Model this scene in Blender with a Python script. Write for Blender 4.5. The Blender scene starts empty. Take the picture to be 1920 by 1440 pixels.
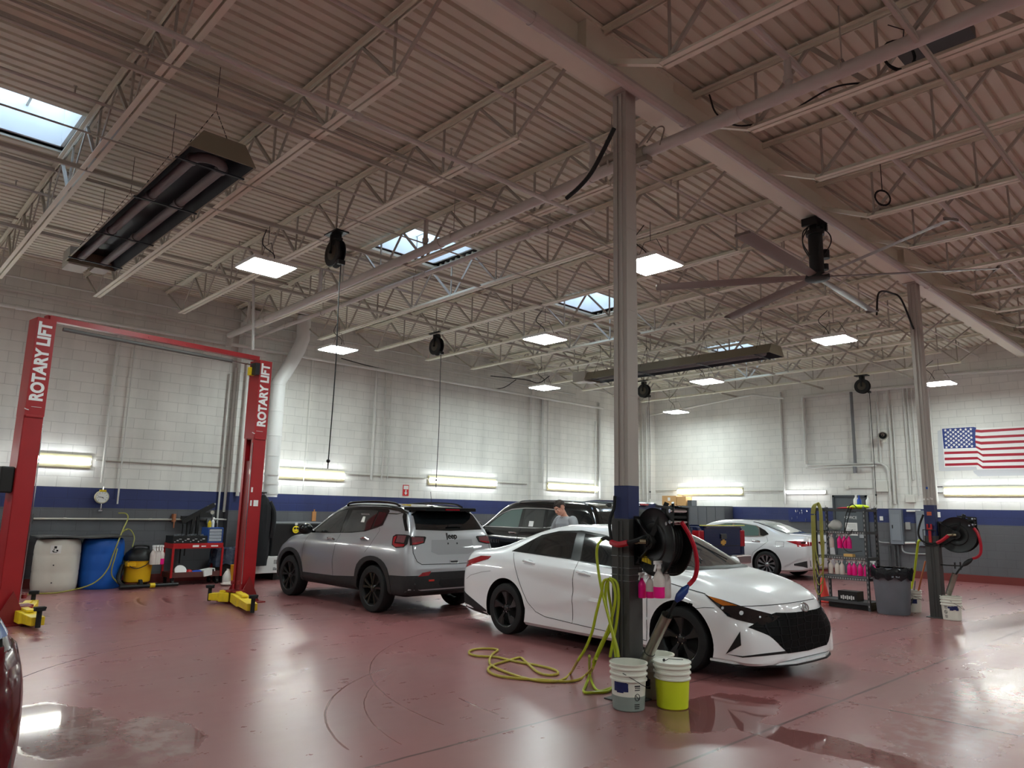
import bpy, bmesh, math, random
from mathutils import Vector, Matrix
from mathutils.bvhtree import BVHTree
random.seed(7)
PI=math.pi
scene=bpy.context.scene
COL=scene.collection
def V(*a): return Vector(a)
# ---------------------------------------------------------------- camera model (1920x1440 frame)
FPX=1357.0; CH=1.575
_p,_r,_y=math.radians(9.88),math.radians(1.2),math.radians(46.55)
FW=V(math.cos(_p)*math.cos(_y),math.cos(_p)*math.sin(_y),math.sin(_p))
_rt=FW.cross(V(0,0,1)).normalized(); _up=_rt.cross(FW)
RT=_rt*math.cos(_r)+_up*math.sin(_r); UP=-_rt*math.sin(_r)+_up*math.cos(_r)
CAM=V(0,0,CH)
def ray(x,y): return RT*((x-960)/FPX)-UP*((y-720)/FPX)+FW
def on(x,y,ax,val):
    d=ray(x,y); return CAM+d*((val-CAM[ax])/d[ax])
def pX(x,y,X): return on(x,y,0,X)
def pY(x,y,Y): return on(x,y,1,Y)
def pZ(x,y,Z): return on(x,y,2,Z)
WY=15.75; WX=21.68          # inner faces of the long left wall and of the right wall
def deck_z(y): return 6.10-0.01*abs(y-4.04)
# ---------------------------------------------------------------- materials
MATS={}
def srgb(r,g,b):
    f=lambda c:(c/255/12.92) if c/255<=.04045 else ((c/255+.055)/1.055)**2.4
    return (f(r),f(g),f(b),1)
def mat(name,col=(200,200,200),rough=.5,metal=0,emit=None,es=0,coat=0,noise=0,nscale=8,bump=0,spec=.5,alpha=1,trans=0,ior=1.45):
    if name in MATS: return MATS[name]
    m=bpy.data.materials.new(name); m.use_nodes=True; nt=m.node_tree; b=nt.nodes['Principled BSDF']
    c=srgb(*col) if max(col)>1 else tuple(col)+(1,)
    b.inputs['Base Color'].default_value=c; b.inputs['Roughness'].default_value=rough; b.inputs['Metallic'].default_value=metal
    b.inputs['Specular IOR Level'].default_value=spec; b.inputs['IOR'].default_value=ior
    b.inputs['Coat Weight'].default_value=coat; b.inputs['Coat Roughness'].default_value=.04
    b.inputs['Alpha'].default_value=alpha; b.inputs['Transmission Weight'].default_value=trans
    if emit: b.inputs['Emission Color'].default_value=srgb(*emit); b.inputs['Emission Strength'].default_value=es
    if noise or bump:
        tc=nt.nodes.new('ShaderNodeTexCoord'); n=nt.nodes.new('ShaderNodeTexNoise'); n.inputs['Scale'].default_value=nscale; n.inputs['Detail'].default_value=6
        nt.links.new(tc.outputs['Object'],n.inputs['Vector'])
        if noise:
            mx=nt.nodes.new('ShaderNodeMix'); mx.data_type='RGBA'
            mx.inputs[6].default_value=tuple(v*(1-noise) for v in c[:3])+(1,); mx.inputs[7].default_value=tuple(min(1,v*(1+noise*.6)) for v in c[:3])+(1,)
            nt.links.new(n.outputs['Fac'],mx.inputs[0]); nt.links.new(mx.outputs[2],b.inputs['Base Color'])
            mr=nt.nodes.new('ShaderNodeMapRange'); mr.inputs[3].default_value=max(0,rough-.08); mr.inputs[4].default_value=min(1,rough+.12)
            nt.links.new(n.outputs['Fac'],mr.inputs[0]); nt.links.new(mr.outputs[0],b.inputs['Roughness'])
        if bump:
            bp=nt.nodes.new('ShaderNodeBump'); bp.inputs['Strength'].default_value=bump; bp.inputs['Distance'].default_value=.01
            nt.links.new(n.outputs['Fac'],bp.inputs['Height']); nt.links.new(bp.outputs[0],b.inputs['Normal'])
    MATS[name]=m; return m
# ---------------------------------------------------------------- mesh builder
class MB:
    def __init__(s): s.v=[];s.f=[];s.m=[]
    def add(s,vs,fs,mi=0):
        o=len(s.v); s.v+= [tuple(x) for x in vs]; s.f+=[tuple(i+o for i in f) for f in fs]; s.m+=[mi]*len(fs); return s
    def box(s,c,d,mi=0,rz=0,M=None):
        hx,hy,hz=d[0]/2,d[1]/2,d[2]/2
        R=M if M is not None else Matrix.Rotation(rz,3,'Z')
        vs=[V(*c)+R@V(x*hx,y*hy,z*hz) for x in(-1,1) for y in(-1,1) for z in(-1,1)]
        return s.add(vs,[(0,1,3,2),(4,6,7,5),(0,4,5,1),(2,3,7,6),(0,2,6,4),(1,5,7,3)],mi)
    def b2(s,a,b,mi=0):
        return s.box([(a[i]+b[i])/2 for i in range(3)],[abs(b[i]-a[i]) for i in range(3)],mi)
    def bar(s,a,b,w,h,mi=0,up=(0,0,1)):
        a=V(*a);b=V(*b);d=(b-a);L=d.length
        if L<1e-6: return s
        z=d/L; u=V(*up)
        x=u.cross(z)
        if x.length<1e-4: x=V(1,0,0).cross(z)
        x.normalize(); y=z.cross(x)
        M=Matrix((x,y,z)).transposed()
        return s.box((a+b)/2,(w,h,L),mi,M=M)
    def tube(s,pts,r,n=8,mi=0,cap=True,radii=None,closed=False):
        P=[V(*p) for p in pts]; k=len(P); o=len(s.v); prev=None; rings=[]
        for i,p in enumerate(P):
            if closed: t=(P[(i+1)%k]-P[i-1])
            else: t=(P[min(i+1,k-1)]-P[max(i-1,0)])
            if t.length<1e-9: t=V(0,0,1)
            t.normalize()
            if prev is None:
                u=t.orthogonal().normalized()
            else:
                u=prev-t*prev.dot(t)
                u=u.normalized() if u.length>1e-6 else t.orthogonal().normalized()
            prev=u; w=t.cross(u); rr=radii[i] if radii else r
            rings.append([p+(u*math.cos(2*PI*j/n)+w*math.sin(2*PI*j/n))*rr for j in range(n)])
        vs=[q for R in rings for q in R]; fs=[]
        for i in range(k if closed else k-1):
            a=i*n;b=((i+1)%k)*n
            for j in range(n): fs.append((a+j,a+(j+1)%n,b+(j+1)%n,b+j))
        if cap and not closed: fs+=[tuple(range(n-1,-1,-1)),tuple((k-1)*n+j for j in range(n))]
        return s.add(vs,fs,mi)
    def cyl(s,a,b,r,n=16,mi=0,r2=None): return s.tube([a,b],r,n,mi,True,[r,r if r2 is None else r2])
    def lathe(s,prof,n=32,c=(0,0,0),M=None,mi=0):
        # prof: (radius, height[, mat])
        vs=[];fs=[];c=V(*c); mm=[]
        for p in prof:
            for j in range(n):
                q=V(p[0]*math.cos(2*PI*j/n),p[0]*math.sin(2*PI*j/n),p[1])
                if M is not None: q=M@q
                vs.append(c+q)
        for i in range(len(prof)-1):
            for j in range(n):
                s.v; fs.append((i*n+j,i*n+(j+1)%n,(i+1)*n+(j+1)%n,(i+1)*n+j)); mm.append(prof[i][2] if len(prof[i])>2 else mi)
        o=len(s.v); s.v+=[tuple(x) for x in vs]; s.f+=[tuple(k+o for k in f) for f in fs]; s.m+=mm
        return s
    def prism(s,poly,a,b,ax='z',mi=0,M=None,c=(0,0,0)):
        # extrude 2D polygon along ax from a to b
        def mk(u,v,w):
            q={'z':V(u,v,w),'y':V(u,w,v),'x':V(w,u,v)}[ax]
            if M is not None: q=M@q
            return q+V(*c)
        n=len(poly); vs=[mk(u,v,a) for u,v in poly]+[mk(u,v,b) for u,v in poly]
        fs=[tuple(range(n-1,-1,-1)),tuple(range(n,2*n))]+[(i,(i+1)%n,n+(i+1)%n,n+i) for i in range(n)]
        return s.add(vs,fs,mi)
    def sphere(s,c,r,n=16,k=10,mi=0,sc=(1,1,1),M=None):
        c=V(*c); vs=[];fs=[]
        for i in range(k+1):
            th=PI*i/k
            for j in range(n):
                q=V(r*math.sin(th)*math.cos(2*PI*j/n)*sc[0],r*math.sin(th)*math.sin(2*PI*j/n)*sc[1],r*math.cos(th)*sc[2])
                if M is not None: q=M@q
                vs.append(c+q)
        for i in range(k):
            for j in range(n): fs.append((i*n+j,(i+1)*n+j,(i+1)*n+(j+1)%n,i*n+(j+1)%n))
        return s.add(vs,fs,mi)
    def build(s,name,mats,parent=None,smooth=35,loc=None,recalc=True,bevel=0):
        me=bpy.data.meshes.new(name); me.from_pydata(s.v,[],s.f)
        if not isinstance(mats,(list,tuple)): mats=[mats]
        for m in mats: me.materials.append(m)
        me.polygons.foreach_set('material_index',s.m)
        bm=bmesh.new(); bm.from_mesh(me)
        bmesh.ops.remove_doubles(bm,verts=bm.verts,dist=1e-6)
        if recalc: bmesh.ops.recalc_face_normals(bm,faces=bm.faces)
        bm.to_mesh(me); bm.free()
        if smooth:
            me.polygons.foreach_set('use_smooth',[True]*len(me.polygons)); me.set_sharp_from_angle(angle=math.radians(smooth))
        me.update()
        o=bpy.data.objects.new(name,me); COL.objects.link(o)
        if parent is not None: o.parent=parent
        if loc is not None: o.location=loc
        if bevel:
            bv=o.modifiers.new('b','BEVEL'); bv.width=bevel; bv.segments=2; bv.limit_method='ANGLE'; bv.angle_limit=math.radians(40)
        return o
def tag(o,label=None,cat=None,group=None,kind=None):
    if label: o['label']=label
    if cat: o['category']=cat
    if group: o['group']=group
    if kind: o['kind']=kind
    return o
def thing(name,loc,label,cat,group=None,rz=0):
    o=bpy.data.objects.new(name,None); o.empty_display_size=.1; COL.objects.link(o); o.location=loc; o.rotation_euler=(0,0,rz)
    return tag(o,label,cat,group)
KIDS={}
def children(o): return [c for c in bpy.data.objects if c.parent==o]
def copy_tree(o,loc=None,rz=None,label=None,parent=None,group=None):
    c=o.copy(); COL.objects.link(c)
    if parent is not None: c.parent=parent
    for ch in children(o): copy_tree(ch,parent=c)
    if loc is not None: c.location=loc
    if rz is not None: c.rotation_euler=(0,0,rz)
    if label: c['label']=label
    if group: c['group']=group
    return c
def struct(o,label=None):
    o['kind']='structure'
    if label: o['label']=label
    return o
def spline(pts,n=8,closed=False):
    P=[V(*p) for p in pts]; k=len(P); out=[]
    rng=range(k if closed else k-1)
    for i in rng:
        p0=P[i-1] if (i>0 or closed) else P[0]*2-P[1]
        p1=P[i];p2=P[(i+1)%k]
        p3=P[(i+2)%k] if (i+2<k or closed) else p2*2-p1
        for j in range(n):
            t=j/n
            out.append(.5*((2*p1)+(p2-p0)*t+(2*p0-5*p1+4*p2-p3)*t*t+(3*p1-p0-3*p2+p3)*t**3))
    if not closed: out.append(P[-1])
    return out
def text_obj(name,s,size,mtl,M,parent=None,depth=.002,bold=0,spacing=1,sx=1):
    cu=bpy.data.curves.new('t','FONT'); cu.body=s; cu.size=size; cu.extrude=depth; cu.align_x='CENTER'; cu.align_y='CENTER'; cu.offset=bold; cu.space_character=spacing
    to=bpy.data.objects.new('t',cu); COL.objects.link(to)
    dg=bpy.context.evaluated_depsgraph_get(); dg.update()
    me=bpy.data.meshes.new_from_object(to.evaluated_get(dg)); bpy.data.objects.remove(to); bpy.data.curves.remove(cu)
    me.transform(Matrix.Diagonal((sx,1,1,1))); me.transform(M)
    me.materials.clear(); me.materials.append(mtl); me.name=name
    o=bpy.data.objects.new(name,me); COL.objects.link(o)
    if parent is not None: o.parent=parent
    return o
def frame(o,x,y,z=None):
    """4x4 matrix: origin o, local x axis, local y axis (text right / text up)."""
    x=V(*x).normalized(); y=V(*y).normalized(); z=x.cross(y)
    M=Matrix((x,y,z)).transposed().to_4x4(); M.translation=V(*o); return M
def noder(m): return m.node_tree.nodes,m.node_tree.links
# ================================================================ room materials
def wall_mat(name,axis,grime=.0):
    m=bpy.data.materials.new(name); m.use_nodes=True; N,L=noder(m); b=N['Principled BSDF']
    tc=N.new('ShaderNodeTexCoord'); sp=N.new('ShaderNodeSeparateXYZ'); L.new(tc.outputs['Object'],sp.inputs[0])
    cb=N.new('ShaderNodeCombineXYZ'); L.new(sp.outputs[axis],cb.inputs[0]); L.new(sp.outputs[2],cb.inputs[1])
    br=N.new('ShaderNodeTexBrick'); L.new(cb.outputs[0],br.inputs['Vector'])
    br.inputs['Scale'].default_value=1; br.inputs['Brick Width'].default_value=.406; br.inputs['Row Height'].default_value=.2025
    br.inputs['Mortar Size'].default_value=.006; br.inputs['Mortar Smooth'].default_value=.3; br.inputs['Bias'].default_value=0
    br.inputs['Color1'].default_value=(1,1,1,1); br.inputs['Color2'].default_value=(.96,.96,.96,1); br.inputs['Mortar'].default_value=(.76,.76,.76,1)
    ramp=N.new('ShaderNodeValToRGB'); ramp.color_ramp.interpolation='CONSTANT'
    mr=N.new('ShaderNodeMapRange'); mr.inputs[1].default_value=0; mr.inputs[2].default_value=7; L.new(sp.outputs[2],mr.inputs[0]); L.new(mr.outputs[0],ramp.inputs[0])
    e=ramp.color_ramp.elements; e[0].position=0; e[0].color=srgb(92,92,96); e[1].position=1.43/7; e[1].color=srgb(36,47,98)
    e2=e.new(1.815/7); e2.color=srgb(228,226,220)
    no=N.new('ShaderNodeTexNoise'); no.inputs['Scale'].default_value=.9; no.inputs['Detail'].default_value=8; no.inputs['Roughness'].default_value=.6; L.new(tc.outputs['Object'],no.inputs['Vector'])
    # vertical streaky grime
    mp=N.new('ShaderNodeMapping'); mp.inputs['Scale'].default_value=(2.2,2.2,.16); L.new(tc.outputs['Object'],mp.inputs[0])
    n2=N.new('ShaderNodeTexNoise'); n2.inputs['Scale'].default_value=1.1; n2.inputs['Detail'].default_value=5; L.new(mp.outputs[0],n2.inputs['Vector'])
    r2=N.new('ShaderNodeMapRange'); r2.inputs[1].default_value=.42; r2.inputs[2].default_value=.72; r2.inputs[3].default_value=1; r2.inputs[4].default_value=1-grime; L.new(n2.outputs['Fac'],r2.inputs[0])
    r1=N.new('ShaderNodeMapRange'); r1.inputs[1].default_value=.3; r1.inputs[2].default_value=.75; r1.inputs[3].default_value=1.03; r1.inputs[4].default_value=.86; L.new(no.outputs['Fac'],r1.inputs[0])
    mu=N.new('ShaderNodeMath'); mu.operation='MULTIPLY'; L.new(r1.outputs[0],mu.inputs[0]); L.new(r2.outputs[0],mu.inputs[1])
    x1=N.new('ShaderNodeVectorMath'); x1.operation='MULTIPLY'; L.new(ramp.outputs[0],x1.inputs[0]); L.new(br.outputs['Color'],x1.inputs[1])
    x2=N.new('ShaderNodeVectorMath'); x2.operation='SCALE'; L.new(x1.outputs[0],x2.inputs[0]); L.new(mu.outputs[0],x2.inputs['Scale'])
    L.new(x2.outputs[0],b.inputs['Base Color']); b.inputs['Roughness'].default_value=.55
    bp=N.new('ShaderNodeBump'); bp.inputs['Strength'].default_value=.5; bp.inputs['Distance'].default_value=.006
    ad=N.new('ShaderNodeMath'); ad.operation='MULTIPLY_ADD'; L.new(br.outputs['Fac'],ad.inputs[0]); ad.inputs[1].default_value=-1; L.new(no.outputs['Fac'],ad.inputs[2])
    L.new(ad.outputs[0],bp.inputs['Height']); L.new(bp.outputs[0],b.inputs['Normal'])
    return m
M_WL=wall_mat('painted_block_left',0,.16); M_WR=wall_mat('painted_block_right',1,.06)
def floor_mat():
    m=bpy.data.materials.new('red_epoxy_floor'); m.use_nodes=True; N,L=noder(m); b=N['Principled BSDF']
    tc=N.new('ShaderNodeTexCoord'); P=tc.outputs['Object']
    def noise(sc,det=6,vec=None,rough=.55,dist=0):
        n=N.new('ShaderNodeTexNoise'); n.inputs['Scale'].default_value=sc; n.inputs['Detail'].default_value=det; n.inputs['Roughness'].default_value=rough; n.inputs['Distortion'].default_value=dist
        L.new(vec or P,n.inputs['Vector']); return n.outputs['Fac']
    def mth(op,a,b_=None,c=None,clamp=False):
        n=N.new('ShaderNodeMath'); n.operation=op; n.use_clamp=clamp
        for i,x in enumerate((a,b_,c)):
            if x is None: continue
            if isinstance(x,(int,float)): n.inputs[i].default_value=x
            else: L.new(x,n.inputs[i])
        return n.outputs[0]
    def mr(x,a,b_,c,d):
        n=N.new('ShaderNodeMapRange'); L.new(x,n.inputs[0]); 
        for i,v in enumerate((a,b_,c,d)): n.inputs[i+1].default_value=v
        return n.outputs[0]
    sp=N.new('ShaderNodeSeparateXYZ'); L.new(P,sp.inputs[0]); X,Y=sp.outputs[0],sp.outputs[1]
    NZ=(noise(2.7,5,rough=.62),noise(1.5,5,rough=.62)); wob=noise(3.5,2); w=mth('MULTIPLY_ADD',wob,.02,-.01)
    def line(coord,c,hw):  # 1 on a line
        d=mth('ABSOLUTE',mth('ADD',mth('SUBTRACT',coord,c),w)); return mr(d,hw*.4,hw,1,0)
    def blob(cx,cy,rx,ry,soft=.5,amp=.9,sc=2.2):
        a=mth('DIVIDE',mth('SUBTRACT',X,cx),rx); c=mth('DIVIDE',mth('SUBTRACT',Y,cy),ry)
        d=mth('SQRT',mth('ADD',mth('MULTIPLY',a,a),mth('MULTIPLY',c,c)))
        nz=NZ[0] if sc>2 else NZ[1]; d=mth('ADD',d,mth('MULTIPLY_ADD',nz,amp,-amp*.5)); return mr(d,soft,1,1,0)
    def mx(*a):
        r=a[0]
        for q in a[1:]: r=mth('MAXIMUM',r,q)
        return r
    joints=mx(line(Y,4.05,.016),line(Y,2.83,.018),line(X,6.72,.016),line(X,13.5,.010),line(Y,9.45,.008),line(X,0.9,.008))
    # curved tyre and squeegee tracks
    def arc(cx,cy,r,hw,a0=None,a1=None):
        dx=mth('SUBTRACT',X,cx); dy=mth('SUBTRACT',Y,cy)
        d=mth('ABSOLUTE',mth('ADD',mth('SUBTRACT',mth('SQRT',mth('ADD',mth('MULTIPLY',dx,dx),mth('MULTIPLY',dy,dy))),r),w))
        v=mr(d,hw*.3,hw,1,0)
        if a0 is not None:
            an=mth('ARCTAN2',dy,dx); v=mth('MULTIPLY',v,mth('MULTIPLY',mr(an,a0-.03,a0,0,1),mr(an,a1,a1+.03,1,0)))
        return v
    wetarc=mx(arc(7.2,4.4,3.6,.006,1.9,3.1),arc(5.2,4.0,2.47,.009,1.95,2.95),arc(5.55,4.0,2.47,.005,2.1,3.0),arc(4.05,6.12,3.1,.009,1.4,2.6),arc(6.3,4.4,2.2,.011,2.9,3.6))
    sq=mx(arc(6.1,12.3,2.6,.02,2.6,3.85),arc(6.5,12.3,2.6,.03,2.7,3.8),arc(5.75,12.3,2.6,.02,2.65,3.8),arc(5.4,12.3,2.6,.02,2.65,3.75),arc(5.0,12.3,2.6,.025,2.7,3.75),arc(6.9,12.3,2.6,.03,2.8,3.8))
    # puddles and damp ground
    wet=mx(blob(5.55,3.35,.75,.38,.93,.8,2.5),blob(5.36,2.45,.22,.8,.9,.9,3),blob(1.45,6.15,.36,.75,.9,1.0,2.6),blob(1.95,5.5,.25,.5,.92,.7,3))
    damp=mx(blob(7.6,2.0,2.6,.55,.35,1.2,1.6),blob(12.6,3.1,4.4,.55,.3,1.3,1.2),blob(13.6,5.0,1.2,.4,.4,.8,2),blob(9.6,5.3,2.4,.8,.3,1.2,1.5),blob(7.2,9.0,1.6,.5,.4,1.2,1.7))
    wet=mx(wet,wetarc)
    streak_v=N.new('ShaderNodeMapping'); streak_v.inputs['Scale'].default_value=(.45,2.6,1); L.new(P,streak_v.inputs[0])
    st=noise(1.6,4,streak_v.outputs[0],.6)
    big=noise(.45,3); fine=noise(26,2); mid=noise(5,5,rough=.65)
    # base colour
    c1=N.new('ShaderNodeMix'); c1.data_type='RGBA'; c1.inputs[6].default_value=srgb(144,89,89); c1.inputs[7].default_value=srgb(136,93,91); L.new(mr(big,.35,.65,0,1),c1.inputs[0])
    c2=N.new('ShaderNodeMix'); c2.data_type='RGBA'; L.new(c1.outputs[2],c2.inputs[6]); c2.inputs[7].default_value=srgb(134,96,90); L.new(mth('MULTIPLY',mr(st,.45,.8,0,1),.12),c2.inputs[0])
    c3=N.new('ShaderNodeMix'); c3.data_type='RGBA'; L.new(c2.outputs[2],c3.inputs[6]); c3.inputs[7].default_value=srgb(96,52,48); L.new(mth('MULTIPLY',wet,.45),c3.inputs[0])
    specks=mr(mth('MULTIPLY',mr(fine,.68,.72,0,1),mr(mid,.60,.66,0,1)),0,1,0,.15)
    c4=N.new('ShaderNodeMix'); c4.data_type='RGBA'; L.new(c3.outputs[2],c4.inputs[6]); c4.inputs[7].default_value=srgb(60,34,32); L.new(mx(mth('MULTIPLY',joints,.8),specks),c4.inputs[0])
    # squeegee marks, plus pale wet-floor glare painted into the colour bottom left / right
    marks_glare=mx(mth('MULTIPLY',sq,1.0),blob(1.7,5.6,.5,.9,.6,1.6,3.2),mth('MULTIPLY',blob(6.9,1.9,2.2,.6,.5,1.6,2.2),.9))
    c5=N.new('ShaderNodeMix'); c5.data_type='RGBA'; L.new(c4.outputs[2],c5.inputs[6]); c5.inputs[7].default_value=srgb(176,158,150); L.new(mth('MULTIPLY',mth('MULTIPLY',marks_glare,mr(mid,.46,.58,.0,1)),.32),c5.inputs[0])
    c6=N.new('ShaderNodeMix'); c6.data_type='RGBA'; L.new(c5.outputs[2],c6.inputs[6]); c6.inputs[7].default_value=srgb(176,130,124); L.new(mth('MULTIPLY',sq,mr(mid,.35,.55,.25,.75)),c6.inputs[0])
    c7=N.new('ShaderNodeMix'); c7.data_type='RGBA'; L.new(c6.outputs[2],c7.inputs[6]); c7.inputs[7].default_value=srgb(88,34,34); L.new(mth('MULTIPLY',mx(arc(6.55,12.3,2.6,.04,2.75,3.75),arc(6.96,12.3,2.6,.06,2.85,3.75)),.7),c7.inputs[0])
    L.new(c7.outputs[2],b.inputs['Base Color'])
    r0=mth('ADD',mr(mid,.3,.7,.27,.30),mr(st,.35,.7,-.01,.03))
    ro=N.new('ShaderNodeMix'); ro.data_type='FLOAT'; L.new(wet,ro.inputs[0]); L.new(r0,ro.inputs[2]); ro.inputs[3].default_value=.05
    rd=N.new('ShaderNodeMix'); rd.data_type='FLOAT'; L.new(mth('MULTIPLY',damp,mr(st,.3,.6,.3,1)),rd.inputs[0]); L.new(ro.outputs[0],rd.inputs[2]); rd.inputs[3].default_value=.18
    L.new(rd.outputs[0],b.inputs['Roughness']); b.inputs['Specular IOR Level'].default_value=.62
    bp=N.new('ShaderNodeBump'); bp.inputs['Strength'].default_value=.06; bp.inputs['Distance'].default_value=.004
    soft=noise(3.0,1); h=mth('ADD',mth('MULTIPLY',soft,.8),mth('ADD',mth('MULTIPLY',fine,.05),mth('MULTIPLY',big,1.2)))
    
    L.new(h,bp.inputs['Height']); L.new(bp.outputs[0],b.inputs['Normal'])
    return m
M_FL=floor_mat()
M_DECK=mat('deck_paint',(216,213,196),.6,noise=.06,nscale=1.2)
M_STEEL=mat('painted_steel',(228,225,208),.5,noise=.05,nscale=5)
M_STEELD=mat('painted_steel_dull',(176,171,160),.6,noise=.12,nscale=4)
M_PIPE=mat('painted_pipe',(196,190,184),.45,noise=.08,nscale=9)
M_PIPEW=mat('painted_wall_pipe',(206,205,200),.45,noise=.08,nscale=9)
M_BLACK=mat('black_plastic',(16,16,17),.42); M_RUB=mat('black_rubber',(18,18,18),.75,noise=.2,nscale=20)
M_DKM=mat('dark_metal',(38,37,36),.5,metal=.4,noise=.2,nscale=12)
M_GREYG=mat('grey_galvanised',(128,132,134),.42,metal=.6,noise=.15,nscale=12)
M_CHR=mat('chrome',(210,210,212),.12,metal=1)
M_WHT=mat('white_plastic',(225,224,220),.45)
M_CABLE=mat('black_cable',(20,19,19),.6)
M_RED=mat('red_enamel',(176,22,26),.38,noise=.22,nscale=3,coat=.2)
M_REDD=mat('dull_red_enamel',(128,34,34),.5,noise=.25,nscale=3)
M_YEL=mat('yellow_enamel',(222,190,30),.45,noise=.3,nscale=14)
# ================================================================ shell
X0,X1,Y0,Y1=-5.0,WX,-7.0,WY
m=MB(); m.add([(X0-.3,Y0-.3,0),(X1+.3,Y0-.3,0),(X1+.3,Y1+.3,0),(X0-.3,Y1+.3,0),(X0-.3,Y0-.3,-.2),(X1+.3,Y0-.3,-.2),(X1+.3,Y1+.3,-.2),(X0-.3,Y1+.3,-.2)],[(0,1,2,3),(7,6,5,4),(0,4,5,1),(1,5,6,2),(2,6,7,3),(3,7,4,0)])
struct(m.build('floor',M_FL,smooth=0))
m=MB(); m.b2((X0-.3,WY,0),(X1+.3,WY+.25,6.4)); struct(m.build('wall_left',M_WL,smooth=0))
m=MB(); m.b2((WX,Y0-.3,0),(WX+.25,WY-.002,6.4)); struct(m.build('wall_right',M_WR,smooth=0))
m=MB(); m.b2((X0-.25,Y0-.3,0),(X0,WY-.002,6.4)); struct(m.build('wall_back',M_WR,smooth=0))
m=MB(); m.b2((X0,Y0-.25,0),(WX-.002,Y0,6.4)); struct(m.build('wall_front',M_WL,smooth=0))
M_CURB=mat('red_curb_paint',(112,44,40),.45,noise=.2,nscale=2)
m=MB(); m.b2((X0,WY-.02,0),(WX-.02,WY-.001,.17)); struct(m.build('baseboard_left',M_CURB,smooth=0))
m=MB(); m.b2((WX-.02,Y0,0),(WX-.001,WY-.02,.19)); struct(m.build('baseboard_right',M_CURB,smooth=0))
# wall piers (shallow block pilasters)
m=MB(); m.b2((6.45,WY-.22,0),(7.02,WY,5.9)); struct(m.build('trim_1',M_WL,smooth=0),'painted block pilaster behind the red lift post on the right')
m=MB(); m.b2((15.7,WY-.10,0),(16.25,WY,5.9)); struct(m.build('trim_2',M_WL,smooth=0),'shallow block pilaster on the long wall near the corner')
m=MB(); m.b2((WX-.35,WY-.42,0),(WX,WY-.001,5.9)); struct(m.build('trim_3',M_WR,smooth=0),'block pilaster filling the far corner of the hall')
# ---------------- corrugated deck with skylight openings
PITCH=.1524
def deck_prof(y0,y1):
    k0=int(math.floor(y0/PITCH)); out=[]; k=k0
    pts=[]
    while k*PITCH<y1+PITCH:
        b=k*PITCH
        pts+=[(b,0),(b+.098,0),(b+.112,.038),(b+.138,.038)]
        k+=1
    def z(y):
        for i in range(len(pts)-1):
            if pts[i][0]<=y<=pts[i+1][0]:
                t=(y-pts[i][0])/(pts[i+1][0]-pts[i][0]+1e-9); return pts[i][1]*(1-t)+pts[i+1][1]*t
        return 0
    return [(y0,z(y0))]+[p for p in pts if y0+1e-4<p[0]<y1-1e-4]+[(y1,z(y1))]
JX=[3.306+1.525*k for k in range(-5,12)]    # joist lines
xs=[X0]+[x for x in JX if x>X0+.1]+[WX]
SKY=[(JX[3],9.25,10.45),(JX[7],9.25,10.5),(JX[10],9.3,10.5),(JX[14],9.3,10.5)]
m=MB()
for i in range(len(xs)-1):
    a,b=xs[i],xs[i+1]; spans=[(Y0,WY)]
    for (sx,s0,s1) in SKY:
        if abs(sx-a)<.01: spans=[(Y0,s0),(s1,WY)]
    for (u,v) in spans:
        pr=deck_prof(u,v); n=len(pr)
        vs=[(a,y,deck_z(y)+z) for y,z in pr]+[(b,y,deck_z(y)+z) for y,z in pr]
        m.add(vs,[(j,j+1,n+j+1,n+j) for j in range(n-1)])
ceil=m.build('ceiling',M_DECK,smooth=0,recalc=False); struct(ceil)
m=MB()
# outer roof slab above the deck, open at the skylights
cuts=sorted(SKY)
for i in range(len(xs)-1):
    a,b=xs[i],xs[i+1]; spans=[(Y0-.3,WY+.25)]
    for (sx,s0,s1) in SKY:
        if abs(sx-a)<.01: spans=[(Y0-.3,s0),(s1,WY+.25)]
    for (u,v) in spans: m.b2((a if i else a-.3,u,6.16),(b if i<len(xs)-2 else b+.3,v,6.42))
struct(m.build('trim_4',mat('roof_board',(120,116,112),.8),smooth=0),'roof board above the corrugated deck')
M_GLASS=bpy.data.materials.new('skylight_glazing'); M_GLASS.use_nodes=True; N,L=noder(M_GLASS)
b=N['Principled BSDF']; b.inputs['Base Color'].default_value=(.92,.97,1,1); b.inputs['Transmission Weight'].default_value=1; b.inputs['Roughness'].default_value=.15; b.inputs['IOR'].default_value=1.1
lp=N.new('ShaderNodeBsdfTranslucent'); lp.inputs[0].default_value=(.9,.95,1,1)
mx_=N.new('ShaderNodeMixShader'); mx_.inputs[0].default_value=.35; tr=N.new('ShaderNodeBsdfTransparent'); L.new(tr.outputs[0],mx_.inputs[1]); L.new(lp.outputs[0],mx_.inputs[2]); L.new(mx_.outputs[0],N['Material Output'].inputs[0])
M_CURBW=mat('skylight_curb_paint',(222,222,220),.5)
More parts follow.
